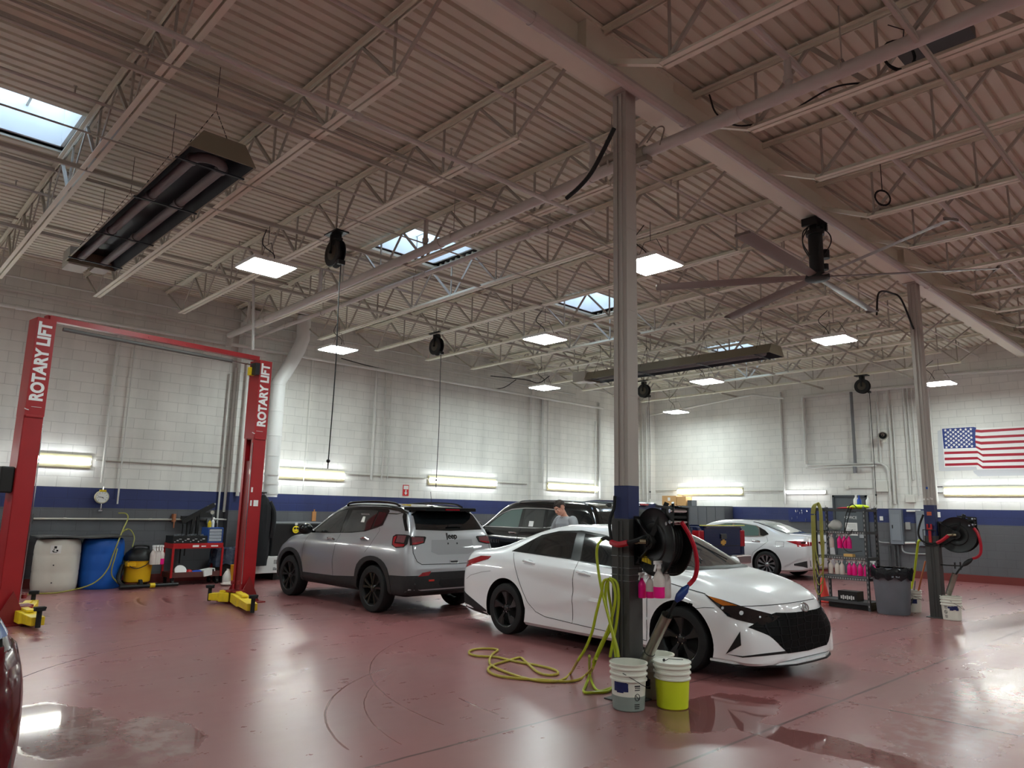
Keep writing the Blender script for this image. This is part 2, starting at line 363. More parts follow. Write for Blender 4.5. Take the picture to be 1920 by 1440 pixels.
for i,(sx,s0,s1) in enumerate(SKY):
    e=sx+1.525; r=bpy.data.objects.new('window_%d'%(i+1),None); COL.objects.link(r); r.location=((sx+e)/2,(s0+s1)/2,6.1)
    struct(r,'skylight opening in the corrugated roof deck'); dx,dy=.7625,(s1-s0)/2
    m=MB(); t=.04
    m.b2((-dx+.03,-dy,.0),(-dx+.03+t,dy,.55)); m.b2((dx-.03-t,-dy,.0),(dx-.03,dy,.55)); m.b2((-dx+.03,-dy,0),(dx-.03,-dy+t,.55)); m.b2((-dx+.03,dy-t,0),(dx-.03,dy,.55))
    m.build('curb',M_CURBW,r,smooth=0)
    m=MB()
    for q in (-.28,.28): m.b2((q-.015,-dy+t,.40),(q+.015,dy-t,.44))
    m.b2((-dx+.07,-.02,.36),(dx-.07,.02,.40))
    m.build('frame',M_STEEL,r,smooth=0)
    m=MB(); m.b2((-dx,-dy,.55),(dx,dy,.565)); m.build('pane',M_GLASS,r,smooth=0)
# ================================================================ girder, columns
g=thing('roof_girder',(X0,4.04,5.64),'deep steel roof girder resting on the two columns','girder')
m=MB(); L_=WX-X0
m.b2((0,-.13,0),(L_,.13,.022)); m.build('bottom_flange',M_STEEL,g,smooth=0)
m=MB(); m.b2((0,-.006,.022),(L_,.006,.45))
for c in (5.27,13.48): 
    m.b2((c-X0-.7,-.11,.03),(c-X0+.7,-.006,.45)); 
m.build('web',M_STEEL,g,smooth=0)
m=MB(); m.b2((0,-.13,.45),(L_,.13,.452)); m.b2((0,-.13,.42),(L_,.13,.45)); m.build('top_flange',M_STEEL,g,smooth=0)
M_COLP=mat('column_paint',(176,170,162),.5,noise=.08,nscale=3); M_BLUE=mat('column_blue',(36,46,92),.5,noise=.12,nscale=6); M_GUARD=mat('grey_column_guard',(66,65,63),.55,noise=.3,nscale=4)
def column(x,y,w,label,stripe,guard,ang=0):
    t=thing('steel_column',(x,y,0),label,'column','steel columns under the girder',rz=ang)
    h=w/2
    m=MB(); m.b2((-h,-h,stripe[1]),(h,h,5.62)); 
    for z in (2.62,3.42,4.22,5.0): m.b2((-h-.003,-h-.003,z),(h+.003,h+.003,z+.008))
    m.b2((-h-.06,-h-.06,5.62),(h+.06,h+.06,5.638))
    for s in (-.035,.02): m.b2((-h-.012,s,stripe[1]),(-h,s+.022,5.6))
    o=m.build('shaft',M_COLP,t,smooth=0)
    m=MB(); m.b2((-h-.001,-h-.001,stripe[0]),(h+.001,h+.001,stripe[1])); m.build('painted_band',M_BLUE,t,smooth=0)
    gw=h+.018; m=MB()
    m.b2((-gw,-gw,0.012),(gw,gw,stripe[0]) ); m.b2((-gw-.05,-gw-.05,0),(gw+.05,gw+.05,.012))
    for s in (-.03,.012): m.b2((-gw-.01,s,.02),(-gw,s+.018,stripe[0]-.02))
    m.build('guard',M_GUARD,t,smooth=0,bevel=.004)
    return t
C1=column(5.27,4.04,.155,'tall square steel column with black hose reel, in front of the white sedan',(1.52,1.81),1)
C2=column(13.48,4.04,.155,'tall square steel column farther back, beside the grey trash can',(1.30,1.80),1)
# ================================================================ joists
def make_joist(ya,yb,ends,label):
    """ya girder side y, yb far side; bottom chord runs ends[0]..ends[1]"""
    t=thing('roof_joist',(0,0,0),label,'roof joist','open web roof joists')
    zt=lambda y:deck_z(y)-.012
    zb=lambda y:5.40-.009*abs(y-4.04)
    m=MB()
    for s in (-1,1): 
        m.bar((s*.035,ya,zt(ya)-.03),(s*.035,yb,zt(yb)-.03),.05,.012); m.bar((s*.016,ya,zt(ya)-.045),(s*.016,yb,zt(yb)-.045),.008,.06)
    m.build('top_chord',M_STEEL,t,smooth=0)
    m=MB(); a,b=ends
    for s in (-1,1):
        m.bar((s*.037,a,zb(a)+.004),(s*.037,b,zb(b)+.004),.052,.008); m.bar((s*.014,a,zb(a)+.03),(s*.014,b,zb(b)+.03),.008,.055)
    m.build('bottom_chord',M_STEEL,t,smooth=0)
    m=MB(); d=1 if b>a else -1; n=int(round(abs(b-a)/1.22)); st=(b-a)/n
    for k in range(n):
        y0=a+st*k+.05*d; y1=y0+st/2; y2=y0+st
        m.bar((0,y0,zb(y0)+.03),(0,y1,zt(y1)-.05),.036,.03); m.bar((0,y1,zt(y1)-.05),(0,y2-.06*d,zb(y2)+.03),.014,.045)
        m.bar((.004,y0+.02*d,zb(y0)+.03),(.004,y0+.02*d,zt(y0)-.05),.022,.022)
    m.bar((0,a+.03*d,zb(a)+.04),(0,ya+.10*d,zt(ya)-.07),.028,.028); m.bar((0,b-.03*d,zb(b)+.04),(0,yb-.05*d,zt(yb)-.07),.028,.028)
    m.build('web',M_STEELD,t,smooth=0)
    return t
M_STRUT=M_STEEL
jl=make_joist(4.16,WY-.03,(5.08,14.75),''); jr=make_joist(3.92,Y0+.03,(3.28,Y0+1.0),'')
m=MB(); m.bar((0,3.29,5.43),(0,3.86,5.70),.06,.05); m.build('end_strut',M_STEEL,jr,smooth=0)
first=True
for k,x in enumerate(JX):
    if x>WX-.3 or x<-1.5: continue
    nm='between' 
    q=k-3
    lab='white open web roof joist over the bays beyond the girder, number %d'%q
    if first: A,B=jl,jr; first=False
    else: A=copy_tree(jl); B=copy_tree(jr)
    A.location.x=B.location.x=x
    A['label']='white open web roof joist running from the girder to the long left wall'
    B['label']='white open web roof joist on the near side of the girder'
    A['group']='roof joists beyond the girder'; B['group']='roof joists on the near side of the girder'
# bridging / conduit runs along X
def run_x(name,y,z,x0,x1,r,label,cat,mt=None,sq=False,group=None):
    m=MB()
    if sq: m.bar((0,0,0),(x1-x0,0,0),r*2,r*2); m.bar((0,-r,r),(x1-x0,-r,r),r*.6,r*2)
    else: m.cyl((0,0,0),(x1-x0,0,0),r,10)
    o=m.build(name,mt or M_PIPE,loc=(x0,y,z)); return tag(o,label,cat,group)
for y in (6.6,9.15,11.9):
    run_x('bridging_bar',y,5.365,-2,WX-.1,.016,'thin steel bridging bar running under the joists','bridging bar',M_STEELD,True,'bridging bars under the joists')
for y in (1.6,-1):
    run_x('bridging_bar',y,5.335,-2,WX-.1,.016,'thin steel bridging bar under the joists on the near side','bridging bar',M_STEELD,True,'bridging bars on the near side')
for y in (7.2,10.9,13.3):
    run_x('bridging_bar',y,5.95,-2,WX-.1,.014,'thin steel bridging bar between the joists up at the deck','bridging bar',M_STEELD,True,'bridging bars at the deck')
run_x('wiring_conduit',6.28,5.34,-2,14,.011,'thin grey conduit crossing below the joists','conduit',M_STEELD)
run_x('wiring_conduit',8.1,5.33,-2,9,.010,'thin conduit crossing the joists near the tube heater','conduit',M_STEELD)
# ================================================================ lamps
EXPO=1.78
M_LED=mat('led_diffuser',(255,255,255),.5,emit=(238,252,250),es=25)
M_TUBE=mat('fluorescent_tube',(255,255,255),.5,emit=(240,248,255),es=13)
M_TUBE2=mat('single_tube',(255,255,255),.5,emit=(250,252,255),es=3.2)
M_FIX=mat('fixture_white',(222,216,190),.5)
M_LENS=mat('yellowed_fixture_pan',(226,218,176),.5)
def make_highbay():
    t=thing('high_bay_light',(0,0,0),'','ceiling light','hanging panel lights')
    m=MB(); m.b2((-.31,-.31,0.012),(.31,.31,.06)); 
    for s in (-.2,.2): m.b2((s-.03,-.25,.06),(s+.03,.25,.085))
    m.build('housing',M_WHT,t,smooth=0)
    m=MB(); m.b2((-.29,-.29,0),(.29,.29,.012)); m.build('diffuser',M_LED,t,smooth=0)
    m=MB()
    for sy in (-.25,.25):
        m.tube([(0,sy,.06),(0,sy*.4,.35)],.004,5)
    m.tube([(0,-.1,.35),(0,.1,.35)],.004,5); m.tube([(0,0,.35),(0,0,.62)],.004,5)
    m.tube(spline([(.1,.1,.07),(.2,.22,.3),(.05,.3,.45),(0,.1,.6)],5),.007,6)
    m.build('hanging_cable',M_CABLE,t)
    return t
HB=make_highbay(); 
lights=[(4.12,9.35,'leftmost hanging panel light, between the heater and the black ceiling reel'),(9.75,9.4,'hanging panel light left of the big column, above the black SUV'),(15.65,9.5,'hanging panel light below the long dark tube heater'),
 (7.55,13.3,'hanging panel light near the white wall duct'),(13.75,13.25,'hanging panel light above the black pickup cab, by the wall'),(19.85,13.2,'hanging panel light nearest the far corner, right of the big column'),
 (7.62,5.42,'brightest hanging panel light, touching the right edge of the big column'),(13.35,5.4,'hanging panel light below the ceiling fan on the right'),(19.4,5.4,'hanging panel light beside the far column, above the painted flag')]
for i,(x,y,lab) in enumerate(lights):
    o=HB if i==0 else copy_tree(HB)
    o.location=(x,y,4.80); o['label']=lab
# unseen lamps of the same kind, added as fill light from behind the camera
for x,y in ((-2.4,5.4),(-2.4,13.3),(-2.2,9.4),(-2.3,1.4),(1.4,-2.0),(5.4,-1.8),(9.6,-1.8),(13.8,-1.8),(18,-1.8),(3.5,-5),(11,-5)):
    o=copy_tree(HB); o.location=(x,y,4.80); o['label']='unseen panel light added as fill from behind the camera'; o['group']='unseen fill lights added behind the camera'
def wall_light(cx,cy,cz,L,facing,label,single=False,n=2):
    """fixture on wall; facing 'Y' = on the left wall (looks to -Y), 'X' = on the right wall (looks to -X)"""
    t=thing('wall_light_fixture',(cx,cy,cz),label,'wall light','fluorescent wall lights',rz=0 if facing=='Y' else -PI/2)
    h=.055 if single else .115
    m=MB()
    if single: m.b2((-L/2,-.06,-h),(L/2,0,h))
    else:
        m.prism([(0,-.125),(0,.125),(-.035,.125),(-.075,.06),(-.045,-.0),(-.075,-.06),(-.03,-.125)],-L/2,L/2,'x')
    m.build('reflector_pan',M_LENS if not single else M_WHT,t,smooth=0)
    k=2 if not single else 1
    for j in range(k):
        z=(.038,-.038)[j] if k==2 else 0
        segs=[(-L/2+.02,-.012),(.012,L/2-.02)] if not single else [(-L/2+.02,L/2-.02)]
        for a,b in segs:
            m=MB(); m.cyl((a,-.088,z),(b,-.088,z),.02 if not single else .045,10); m.build('tube',M_TUBE2 if single else M_TUBE,t)
    return t
wall_light(1.35,WY-.001,2.32,1.75,'Y','fluorescent wall light at the left edge, behind the left lift post')
wall_light(3.2,WY-.001,2.32,1.15,'Y','short fluorescent wall light right of the left lift post')
wall_light(8.33,WY-.001,2.30,1.95,'Y','fluorescent wall light just right of the white duct')
wall_light(13.1,WY-.001,2.32,2.45,'Y','fluorescent wall light above the grey SUV and the black pickup')
wall_light(17.7,WY-.001,2.33,2.4,'Y','fluorescent wall light left of the big column')
wall_light(WX-.001,13.15,2.32,2.45,'X','two tube fluorescent light over the cardboard boxes')
wall_light(WX-.001,9.85,2.29,1.2,'X','single tube wall light left of the office door',True)
wall_light(WX-.001,4.75,2.29,2.75,'X','long fluorescent wall light under the painted flag')
# ================================================================ overhead equipment
# radiant tube heaters
M_HOOD=mat('heater_hood',(132,124,104),.5,metal=.2,noise=.15,nscale=3); M_HIN=mat('heater_inside',(30,34,40),.55,metal=.2); M_TUBEH=mat('heater_tube',(128,124,124),.6,metal=.2,noise=.2,nscale=10)
def heater(x0,x1,y0,y1,z,label):
    cx=(x0+x1)/2; w=(x1-x0)/2; t=thing('tube_heater',(cx,y0,z),label,'heater','radiant tube heaters'); L=y1-y0
    m=MB(); th=.012
    P=[(-w,0),(-w*.62,.2),(w*.62,.2),(w,0)]
    Q=[(-w+.02,0),(-w*.62+.012,.2-th),(w*.62-.012,.2-th),(w-.02,0)]
    for i in range(3):
        a,b=P[i],P[i+1]; c,d=Q[i+1],Q[i]
        m.prism([a,b,c,d],0,L,'y')
    m.prism(P,-.01,0,'y'); m.prism(P,L,L+.01,'y')
    m.build('hood',M_HOOD,t,smooth=0)
    m=MB()
    for i in range(3):
        a,b=Q[i],Q[i+1]; m.add([(a[0]*.99,.005,a[1]-.004),(b[0]*.99,.005,b[1]-.004),(b[0]*.99,L-.005,b[1]-.004),(a[0]*.99,L-.005,a[1]-.004)],[(0,1,2,3)])
    m.build('reflector',M_HIN,t,smooth=0,recalc=False)
    m=MB(); s=w*.45; r=.05
    pts=[(-s,L-.05,.075),(-s,.42,.075)]+[(-s*math.cos(a),.42-s*math.sin(a)*1.0,.075) for a in [PI*i/10 for i in range(1,10)]]+[(s,.42,.075),(s,L-.05,.075)]
    m.tube(pts,r,12)
    for yy in [.42,L*.35,L*.68]:
        for sx in (-s,s): m.cyl((sx,yy-.03,.075),(sx,yy+.03,.075),r+.012,12)
    m.build('burner_tube',M_TUBEH,t)
    for i,yy in enumerate([.3,L*.34,L*.66,L-.25]):
        m=MB(); m.bar((-w-.01,yy,-.012),(w+.01,yy,-.012),.03,.012); m.build('bracket',M_HIN,t,smooth=0)
        m=MB(); 
        for sx in (-w*.8,w*.8):
            n=12; a=V(sx,yy,.2 if abs(sx)<w*.62 else .1); b=V(0,yy,.62)
            for q in range(n): m.bar(a.lerp(b,q/n),a.lerp(b,(q+.8)/n),.008,.003,up=(1,0,0) if q%2 else (0,1,0))
        m.bar((0,yy,.62),(0,yy,1.1),.005,.005)
        m.build('hanging_chain',M_DKM,t,smooth=0)
    m=MB(); m.b2((-s-.13,L+.02,-.02),(-s+.13,L+.42,.24)); m.b2((s-.1,L+.02,0),(s+.1,L+.3,.2)); m.cyl((s,L+.3,.08),(s,L+.5,.08),.04,10)
    m.build('burner_box',mat('burner_box_paint',(170,166,156),.5),t,smooth=0)
    return t
heater(2.10,2.76,6.70,11.35,4.88,'large black tube heater hanging at the upper left between two joists')
heater(13.45,14.1,6.75,11.6,4.80,'long brown tube heater hanging right of the big column')
# ceiling fan
M_BLADE=mat('fan_blade',(122,112,106),.4,metal=.25,noise=.1,nscale=3)
t=thing('ceiling_fan',(9.54,4.04,4.80),'huge six blade ceiling fan hanging from the girder on a black motor post','ceiling fan')
m=MB(); m.lathe([(0,-.045),(.13,-.045),(.16,-.03),(.16,.02),(.10,.05),(0,.05)],32); m.build('hub',M_DKM,t)
m=MB(); m.cyl((0,0,.05),(0,0,.60),.095,20); m.cyl((0,0,.60),(0,0,.66),.12,20); m.cyl((.12,-.06,.12),(.12,-.06,.2),.05,12); m.cyl((.12,-.07,.28),(.12,-.07,.40),.06,12)
m.build('motor_post',M_BLACK,t)
m=MB(); m.b2((-.06,-.05,.66),(.06,.05,.80)); m.b2((-.17,-.11,.79),(.17,.11,.815)); m.b2((-.19,-.1,.70),(-.15,.1,.79)); m.b2((.15,-.1,.70),(.19,.1,.79)); m.build('mounting_bracket',M_DKM,t,smooth=0)
m=MB()
for q in range(5):
    a=q*1.3; m.tube(spline([(.1*math.cos(a),.1*math.sin(a),.3),(.2*math.cos(a),.2*math.sin(a),.5),(.16*math.cos(a+.4),.16*math.sin(a+.4),.68),(.05,.1,.8),(.05,.16,1.0)],6),.008,6)
m.build('wiring',M_CABLE,t)
for k in range(6):
    a=math.radians(2+60*k); M=Matrix.Rotation(a,3,'Z'); m=MB(); n=14
    vs=[]
    for i in range(n+1):
        u=i/n; r=.10+u*2.06; hw=.055+.035*min(1,u*3); dr=-.02*u; tw=math.radians(14)
        c=V(r,0,dr)
        prof=[(-hw,0),(-hw*.4,.012),(hw*.4,.016),(hw,.002),(hw*.4,-.008),(-hw*.4,-.010)]
        for (y,z) in prof: vs.append(M@(c+V(0,y*math.cos(tw)-z*math.sin(tw),y*math.sin(tw)+z*math.cos(tw))))
    fs=[]; 
    for i in range(n):
        for j in range(6): fs.append((i*6+j,i*6+(j+1)%6,(i+1)*6+(j+1)%6,(i+1)*6+j))
    fs+=[(5,4,3,2,1,0),tuple(n*6+j for j in range(6))]
    m.add(vs,fs); e=M@V(2.16,0,-.02); m.box(e,(.02,.19,.03),M=M); m.build('blade',M_BLADE,t)
# ceiling hose reels
def make_creel():
    t=thing('ceiling_hose_reel',(0,0,0),'','hose reel','black hose reels hanging from the joists')
    m=MB(); m.b2((-.10,-.17,-.02),(.10,.17,.0)); m.b2((-.05,-.06,-.10),(.05,.06,-.02)); m.b2((-.09,-.02,-.30),(-.075,.02,-.05)); m.b2((.075,-.02,-.30),(.09,.02,-.05)); m.cyl((-.10,0,-.30),(.10,0,-.30),.02,10)
    m.build('bracket',M_BLACK,t,smooth=0)
    m=MB(); R=Matrix.Rotation(PI/2,3,'Y')
    m.lathe([(0,-.055),(.19,-.06),(.20,-.05),(.195,-.04),(.13,-.035),(.13,.035),(.195,.04),(.20,.05),(.19,.06),(0,.055)],32,c=(0,0,-.30),M=R)
    m.build('drum',M_BLACK,t)
    m=MB(); m.lathe([(0,-.066),(.06,-.066),(.11,-.058),(.115,-.05)],24,c=(0,0,-.30),M=R); m.build('side_plate',mat('reel_plate',(70,62,50),.5),t)
    m=MB(); m.b2((-.05,-.20,-.50),(.05,-.14,-.44)); m.build('hose_guide',M_BLACK,t,smooth=0)
    return t
cr=make_creel()
def reel_hose(t,length,ball):
    m=MB(); m.tube(spline([(0,-.17,-.46),(0,-.172,-1.0),(.02,-.17,-length*.6),(0,-.17,-length)],8),.008,6); m.sphere((0,-.17,-ball),.025,10,8); m.build('hose',M_CABLE,t)
for i,(x,y,lab,ln,ball) in enumerate([(4.831,8.75,'black ceiling hose reel nearest the tube heater, hose hanging down',3.6,3.25),(9.406,12.35,'black ceiling hose reel in the middle, hanging beside the wall duct side panel light',3.4,3.2),(17.03,12.4,'small black ceiling hose reel just right of the big column',3.5,3.3),(20.081,7.45,'black ceiling hose reel above the metal shelf on the right',3.6,3.4)]):
    o=cr if i==0 else copy_tree(cr); o.location=(x,y,5.36); o['label']=lab
for i,(t_,ln,ball) in enumerate([(o,3.3+.05*i,3.2) for i,o in enumerate([q for q in bpy.data.objects if q.name.startswith('ceiling_hose_reel')])]):
    reel_hose(t_,ln+.0,ball)
# pipes
def pipe(name,pts,r,label,mt=None,group=None,cat='pipe',n=10,rings=None,rr=1.25):
    m=MB(); P=[V(*p) for p in pts]; o=P[0]; m.tube([p-o for p in P],r,n)
    for i,p in enumerate(P[1:-1]): m.sphere(p-o,r*1.02,10,8)
    if rings:
        for (i,u) in rings:
            c=P[i].lerp(P[i+1],u)-o; d=(P[i+1]-P[i]).normalized(); m.cyl(c-d*r*1.3,c+d*r*1.3,r*rr,n)
    ob=m.build(name,mt or M_PIPE,loc=o); tag(ob,label,cat,group); return ob
SM=thing('sprinkler_main',(5.93,4.0,5.36),'thick white sprinkler main running from the near right over to the long wall','pipe')
def lpart(name,m,mt,root,**k):
    o=m.build(name,mt,root,**k); return o
m=MB(); P=[(0,Y0+.2-4,.04),(0,0,0),(0,11,-.26),(0,11,-.50)]
m.tube(P,.062,14)
for (i,u) in ((0,.25),(0,.55),(0,.93),(1,.1),(1,.35),(1,.6),(1,.85)):
    c=V(*P[i]).lerp(V(*P[i+1]),u); d=(V(*P[i+1])-V(*P[i])).normalized(); m.cyl(c-d*.08,c+d*.08,.072,14)
m.build('main_pipe',M_PIPE,SM)
pipe('water_pipe',[(6.60,5.55,5.29),(6.60,15.3,5.22)],.036,'slimmer white pipe beside the sprinkler main under the joists',rings=[(0,.12),(0,.36),(0,.62),(0,.85)])
pipe('girder_pipe',[(X0+.1,3.84,5.585),(WX-.1,3.84,5.585)],.056,'long thick pipe running along the underside of the girder',rings=[(0,.33),(0,.415),(0,.7)],rr=1.12)
def branch(y,z,r,x1,lab,rings=()):
    t=thing('sprinkler_branch',(X0+.2,y,z),lab,'pipe','sprinkler branch pipes'); L_=x1-X0-.2
    m=MB(); m.cyl((0,0,0),(L_,0,0),r,10)
    for u in rings: m.cyl((L_*u-.04,0,0),(L_*u+.04,0,0),r*1.45,12)
    m.build('branch_pipe',M_PIPE,t)
    for k in range(-1,7):
        x=1.4+3.05*k-X0-.2
        if x>L_-.2: continue
        m=MB(); m.cyl((x,0,r),(x,0,r+.07),.009,8); m.cyl((x,0,r+.07),(x,0,r+.075),.02,10); m.build('sprinkler_head',M_STEELD,t)
branch(5.72,5.275,.028,6.45,'thicker sprinkler branch pipe with couplings, lowest at the upper left, ending by the main',(.5,.59,.72,.85,.99))
for y,z,r,lab in ((5.0,5.74,.019,'thin sprinkler branch pipe through the joists just beyond the girder'),(8.15,5.72,.017,'thin sprinkler branch pipe passing over the tube heaters'),(11.2,5.69,.017,'thin sprinkler branch pipe beyond the skylights'),(14.1,5.66,.017,'thin sprinkler branch pipe closest to the long wall'),(2.68,5.72,.034,'thick sprinkler branch pipe on the near side of the girder'),(-.4,5.72,.03,'sprinkler branch pipe over the area behind the photographer')):
    branch(y,z,r,WX-.2,lab)
    mz=5.36 if y<4 else 5.36-.0236*(y-4)
    m=MB(); m.cyl((0,y-4,mz-5.36+.05),(0,y-4,z-5.36-.01),.034,12); m.cyl((0,y-4,mz-5.36+.12),(0,y-4,mz-5.36+.17),.046,12); m.build('riser',M_PIPE,SM)
M_VAL=mat('valve_paint',(150,142,130),.5,noise=.3,nscale=14)
m=MB(); m.cyl((0,.26,-.004),(0,.58,-.012),.082,16); m.cyl((0,.37,-.07),(0,.47,-.08),.05,14); m.cyl((.0,.42,.05),(.0,.42,.14),.05,14); m.cyl((0,.29,-.04),(.0,.29,-.16),.04,12); m.cyl((-.02,.62,.09),(-.02,.86,.085),.055,16); m.b2((.03,.54,-.1),(.11,.68,-.02)); m.b2((-.1,.18,-.15),(.0,.32,-.08)); m.build('valve_body',M_VAL,SM)
m=MB()
for q in ((.05,.72),(-.04,.22)): m.tube(spline([(q[0],q[1],.08),(q[0]+.04,q[1]-.1,.22),(q[0],q[1]-.22,.16),(q[0]-.02,q[1]-.18,-.02)],8),.008,6)
m.build('wiring_loop',M_VAL,SM)
# hanging rods under pipes
for x,y,z0,z1 in ((5.93,4.72,5.44,6.05),(5.93,7.5,5.36,6.04),(5.93,10.5,5.28,6.0),(5.93,2.2,5.46,6.05),(6.6,6.3,5.33,6.04),(6.6,9.3,5.31,6.02),(6.6,12.3,5.28,6.0)):
    m=MB(); m.cyl((0,0,.08),(0,0,z1-z0),.006,6); m.lathe([(.072,-.012),(.076,-.012),(.076,.012),(.072,.012)] if x<6.5 else [(.04,-.01),(.046,-.01),(.046,.01),(.04,.01)],20,c=(0,0,0),M=Matrix.Rotation(PI/2,3,'X'))
    tag(m.build('pipe_hanger',M_STEELD,loc=(x,y,z0-.06)),'thin threaded rod hanger holding a ceiling pipe','hanger','pipe hangers')
# black box and cable coils on the near side
a=pZ(1752,85,5.62)
t=thing('junction_box',a,'black electrical box above the joists at the upper right corner','electrical box')
m=MB(); m.b2((-.14,-.28,0),(.14,.28,.10)); m.build('box_body',mat('box_dark',(58,60,60),.5),t,smooth=0); 
def coil(name,c,R,n,label,lead,tilt=0.0):
    m=MB(); pts=[]
    for i in range(n*20):
        a_=2*PI*i/20; rr=R*(1+.08*math.sin(i*.7)); pts.append((rr*math.cos(a_)*math.cos(tilt),rr*math.cos(a_)*math.sin(tilt)+.006*math.sin(i*.3),rr*math.sin(a_)))
    m.tube(pts,.006,5); m.tube(lead,.005,5); tag(m.build(name,M_CABLE,loc=c),label,'cable')
coil('cable_coil',pZ(1655,371,5.5),.10,4,'coil of dark cable hanging below a joist above the fan',[(0,0,.1),(0,0,.45)],-.6)
coil('cable_coil',pZ(1685,104,5.55),.14,4,'loose coil of black cable beside the dark box at the upper right',[(.1,0,.1),(.2,0,.35),(.1,.1,.4)],-.7)
def cable(pts,r,label,name='hanging_cable',mt=None):
    P=[V(*p) for p in pts]; o=P[0]; m=MB(); m.tube(spline([p-o for p in P],8),r,7); return tag(m.build(name,mt or M_CABLE,loc=o),label,'cable')
cable([pZ(1330,178,5.9),pZ(1345,215,5.55),pZ(1390,236,5.45),pZ(1470,215,5.48),pZ(1560,165,5.46),pZ(1640,152,5.44),pZ(1680,128,5.5)],.009,'black cable drooping along the near side joist above the girder')
cable([pX(1152,240,5.05),pX(1130,285,5.05),pX(1108,325,5.05),pX(1085,352,5.05),pX(1062,372,5.05)],.022,'black strap slanting down behind the top of the big column')
cable([(12.4,4.3,4.9),pY(1648,549,4.3),pY(1672,550,4.3),pY(1690,562,4.2),(13.40,4.06,4.8)],.016,'black cable arching from the fan side over to the far column')
cable([pY(920,705,14.9),pY(985,712,14.9),pY(1010,718,14.9),pY(1040,718,14.6),pY(960,720,15.2),pY(900,700,15.4)][:3]+[pY(1030,705,14.9)],.014,'black cable looping below the joist ends by the long wall')
cable([pY(640,672,15.6),pY(700,688,15.6),pY(790,706,15.6),pY(850,716,15.6),pY(900,726,15.6),pY(940,728,15.5),pY(968,712,15.2)],.012,'black cable sagging along the top of the long wall')
# ================================================================ things on the walls
def wpipe(a,b,r,plane,label,off=.05,mt=None,group=None,rings=None,bend=None):
    f=(lambda q:pY(q[0],q[1],WY-off)) if plane=='L' else (lambda q:pX(q[0],q[1],WX-off))
    A=f(a);B=f(b)
    if abs(A.z-B.z)>abs((A-B).xy.length): # vertical: keep it plumb
        if plane=='L': B.x=A.x=(A.x+B.x)/2
        else: B.y=A.y=(A.y+B.y)/2
    else: A.z=B.z=(A.z+B.z)/2
    return pipe('wall_pipe',[A,B],r,label,mt or M_PIPEW,group,rings=rings)
G='pipes running up the long left wall'
for a,b,r in (((222,610),(193,905),.024),((252,625),(224,945),.016),((425,700),(412,1000),.02),((227,690),(200,800),.001)):
    if r>.01: wpipe(a,b,r,'L','slim vertical conduit left of the block pilaster on the long wall',group=G)
for a,b,r,o in (((443,690),(421,960),.034,.05),((464,680),(447,930),.036,.28),((706,690),(697,900),.032,.06),((724,695),(717,900),.018,.05),((735,697),(728,900),.012,.05),((1019,745),(1015,905),.034,.15),((1029,750),(1024,905),.02,.15),((1126,756),(1124,935),.045,.07),((1117,790),(1115,930),.02,.05),((585,675),(568,920),.012,.05)):
    wpipe(a,b,r,'L','vertical white pipe on the long left wall',off=o,group=G)
for z,y,r,x0,x1 in ((5.02,WY-.30,.04,X0+.1,18.9),(5.32,WY-.28,.034,X0+.1,17.5),(5.62,WY-.12,.02,X0+.1,WX-.5)):
    pipe('wall_pipe',[(x0,y,z),(x1,y,z)],r,'long horizontal pipe high on the long wall',M_PIPEW,'horizontal pipes high on the long wall',rings=[(0,.3),(0,.5),(0,.7)])
pipe('wall_conduit',[(3.85,WY-.03,2.36),(15.6,WY-.03,2.36)],.012,'thin conduit joining the lights along the long wall',M_STEELD)
pipe('wall_conduit',[(2.95,WY-.04,1.24),(6.3,WY-.04,1.24)],.02,'grey conduit on the dark part of the left wall above the barrels',M_STEELD,rings=[(0,.15),(0,.6)])
m=MB(); m.b2((-.08,-.09,-.09),(.08,0,.09)); 
for s in (-.04,0,.045): m.cyl((s,-.045,-.09),(s,-.045,-1.1),.017,8)
tag(m.build('outlet_box',mat('dark_box_grey',(70,70,70),.5),loc=(2.86,WY-.005,1.24),smooth=0),'grey outlet box with conduits dropping behind the white barrel','electrical box')
# pressure gauge
c=pY(191,932,WY-.08); t=thing('pressure_gauge',c,'round white dial gauge on the wall above the blue barrel','gauge'); R=Matrix.Rotation(PI/2,3,'X')
m=MB(); m.lathe([(0,.02),(.115,.02),(.125,.01),(.125,-.04),(0,-.04)],32,M=Matrix.Rotation(PI/2,3,'X')); m.build('case',mat('gauge_case',(190,186,160),.4),t)
m=MB(); m.lathe([(0,.024),(.105,.024)],32,M=R); o=m.build('dial',M_WHT,t)
m=MB(); m.bar((-.07,-.027,.004),(.02,-.027,-.004),.008,.004,up=(0,1,0)); m.bar((0,-.027,0),(.03,-.027,-.03),.008,.004,up=(0,1,0))
for k in range(9):
    a_=math.radians(225-33*k); m.bar((.075*math.cos(a_),-.0265,.075*math.sin(a_)),(.092*math.cos(a_),-.0265,.092*math.sin(a_)),.006,.003,up=(0,1,0))
m.build('needle',M_BLACK,t)
m=MB(); m.b2((-.05,-.03,.10),(.06,.03,.14)); m.build('yellow_clip',M_YEL,t,smooth=0)
m=MB(); m.cyl((0,0,-.12),(0,0,-.24),.02,8); m.cyl((0,.0,.125),(0,0,.2),.018,8); m.b2((-.04,-.02,-.27),(.03,.02,-.24)); m.build('fitting',M_CHR,t)
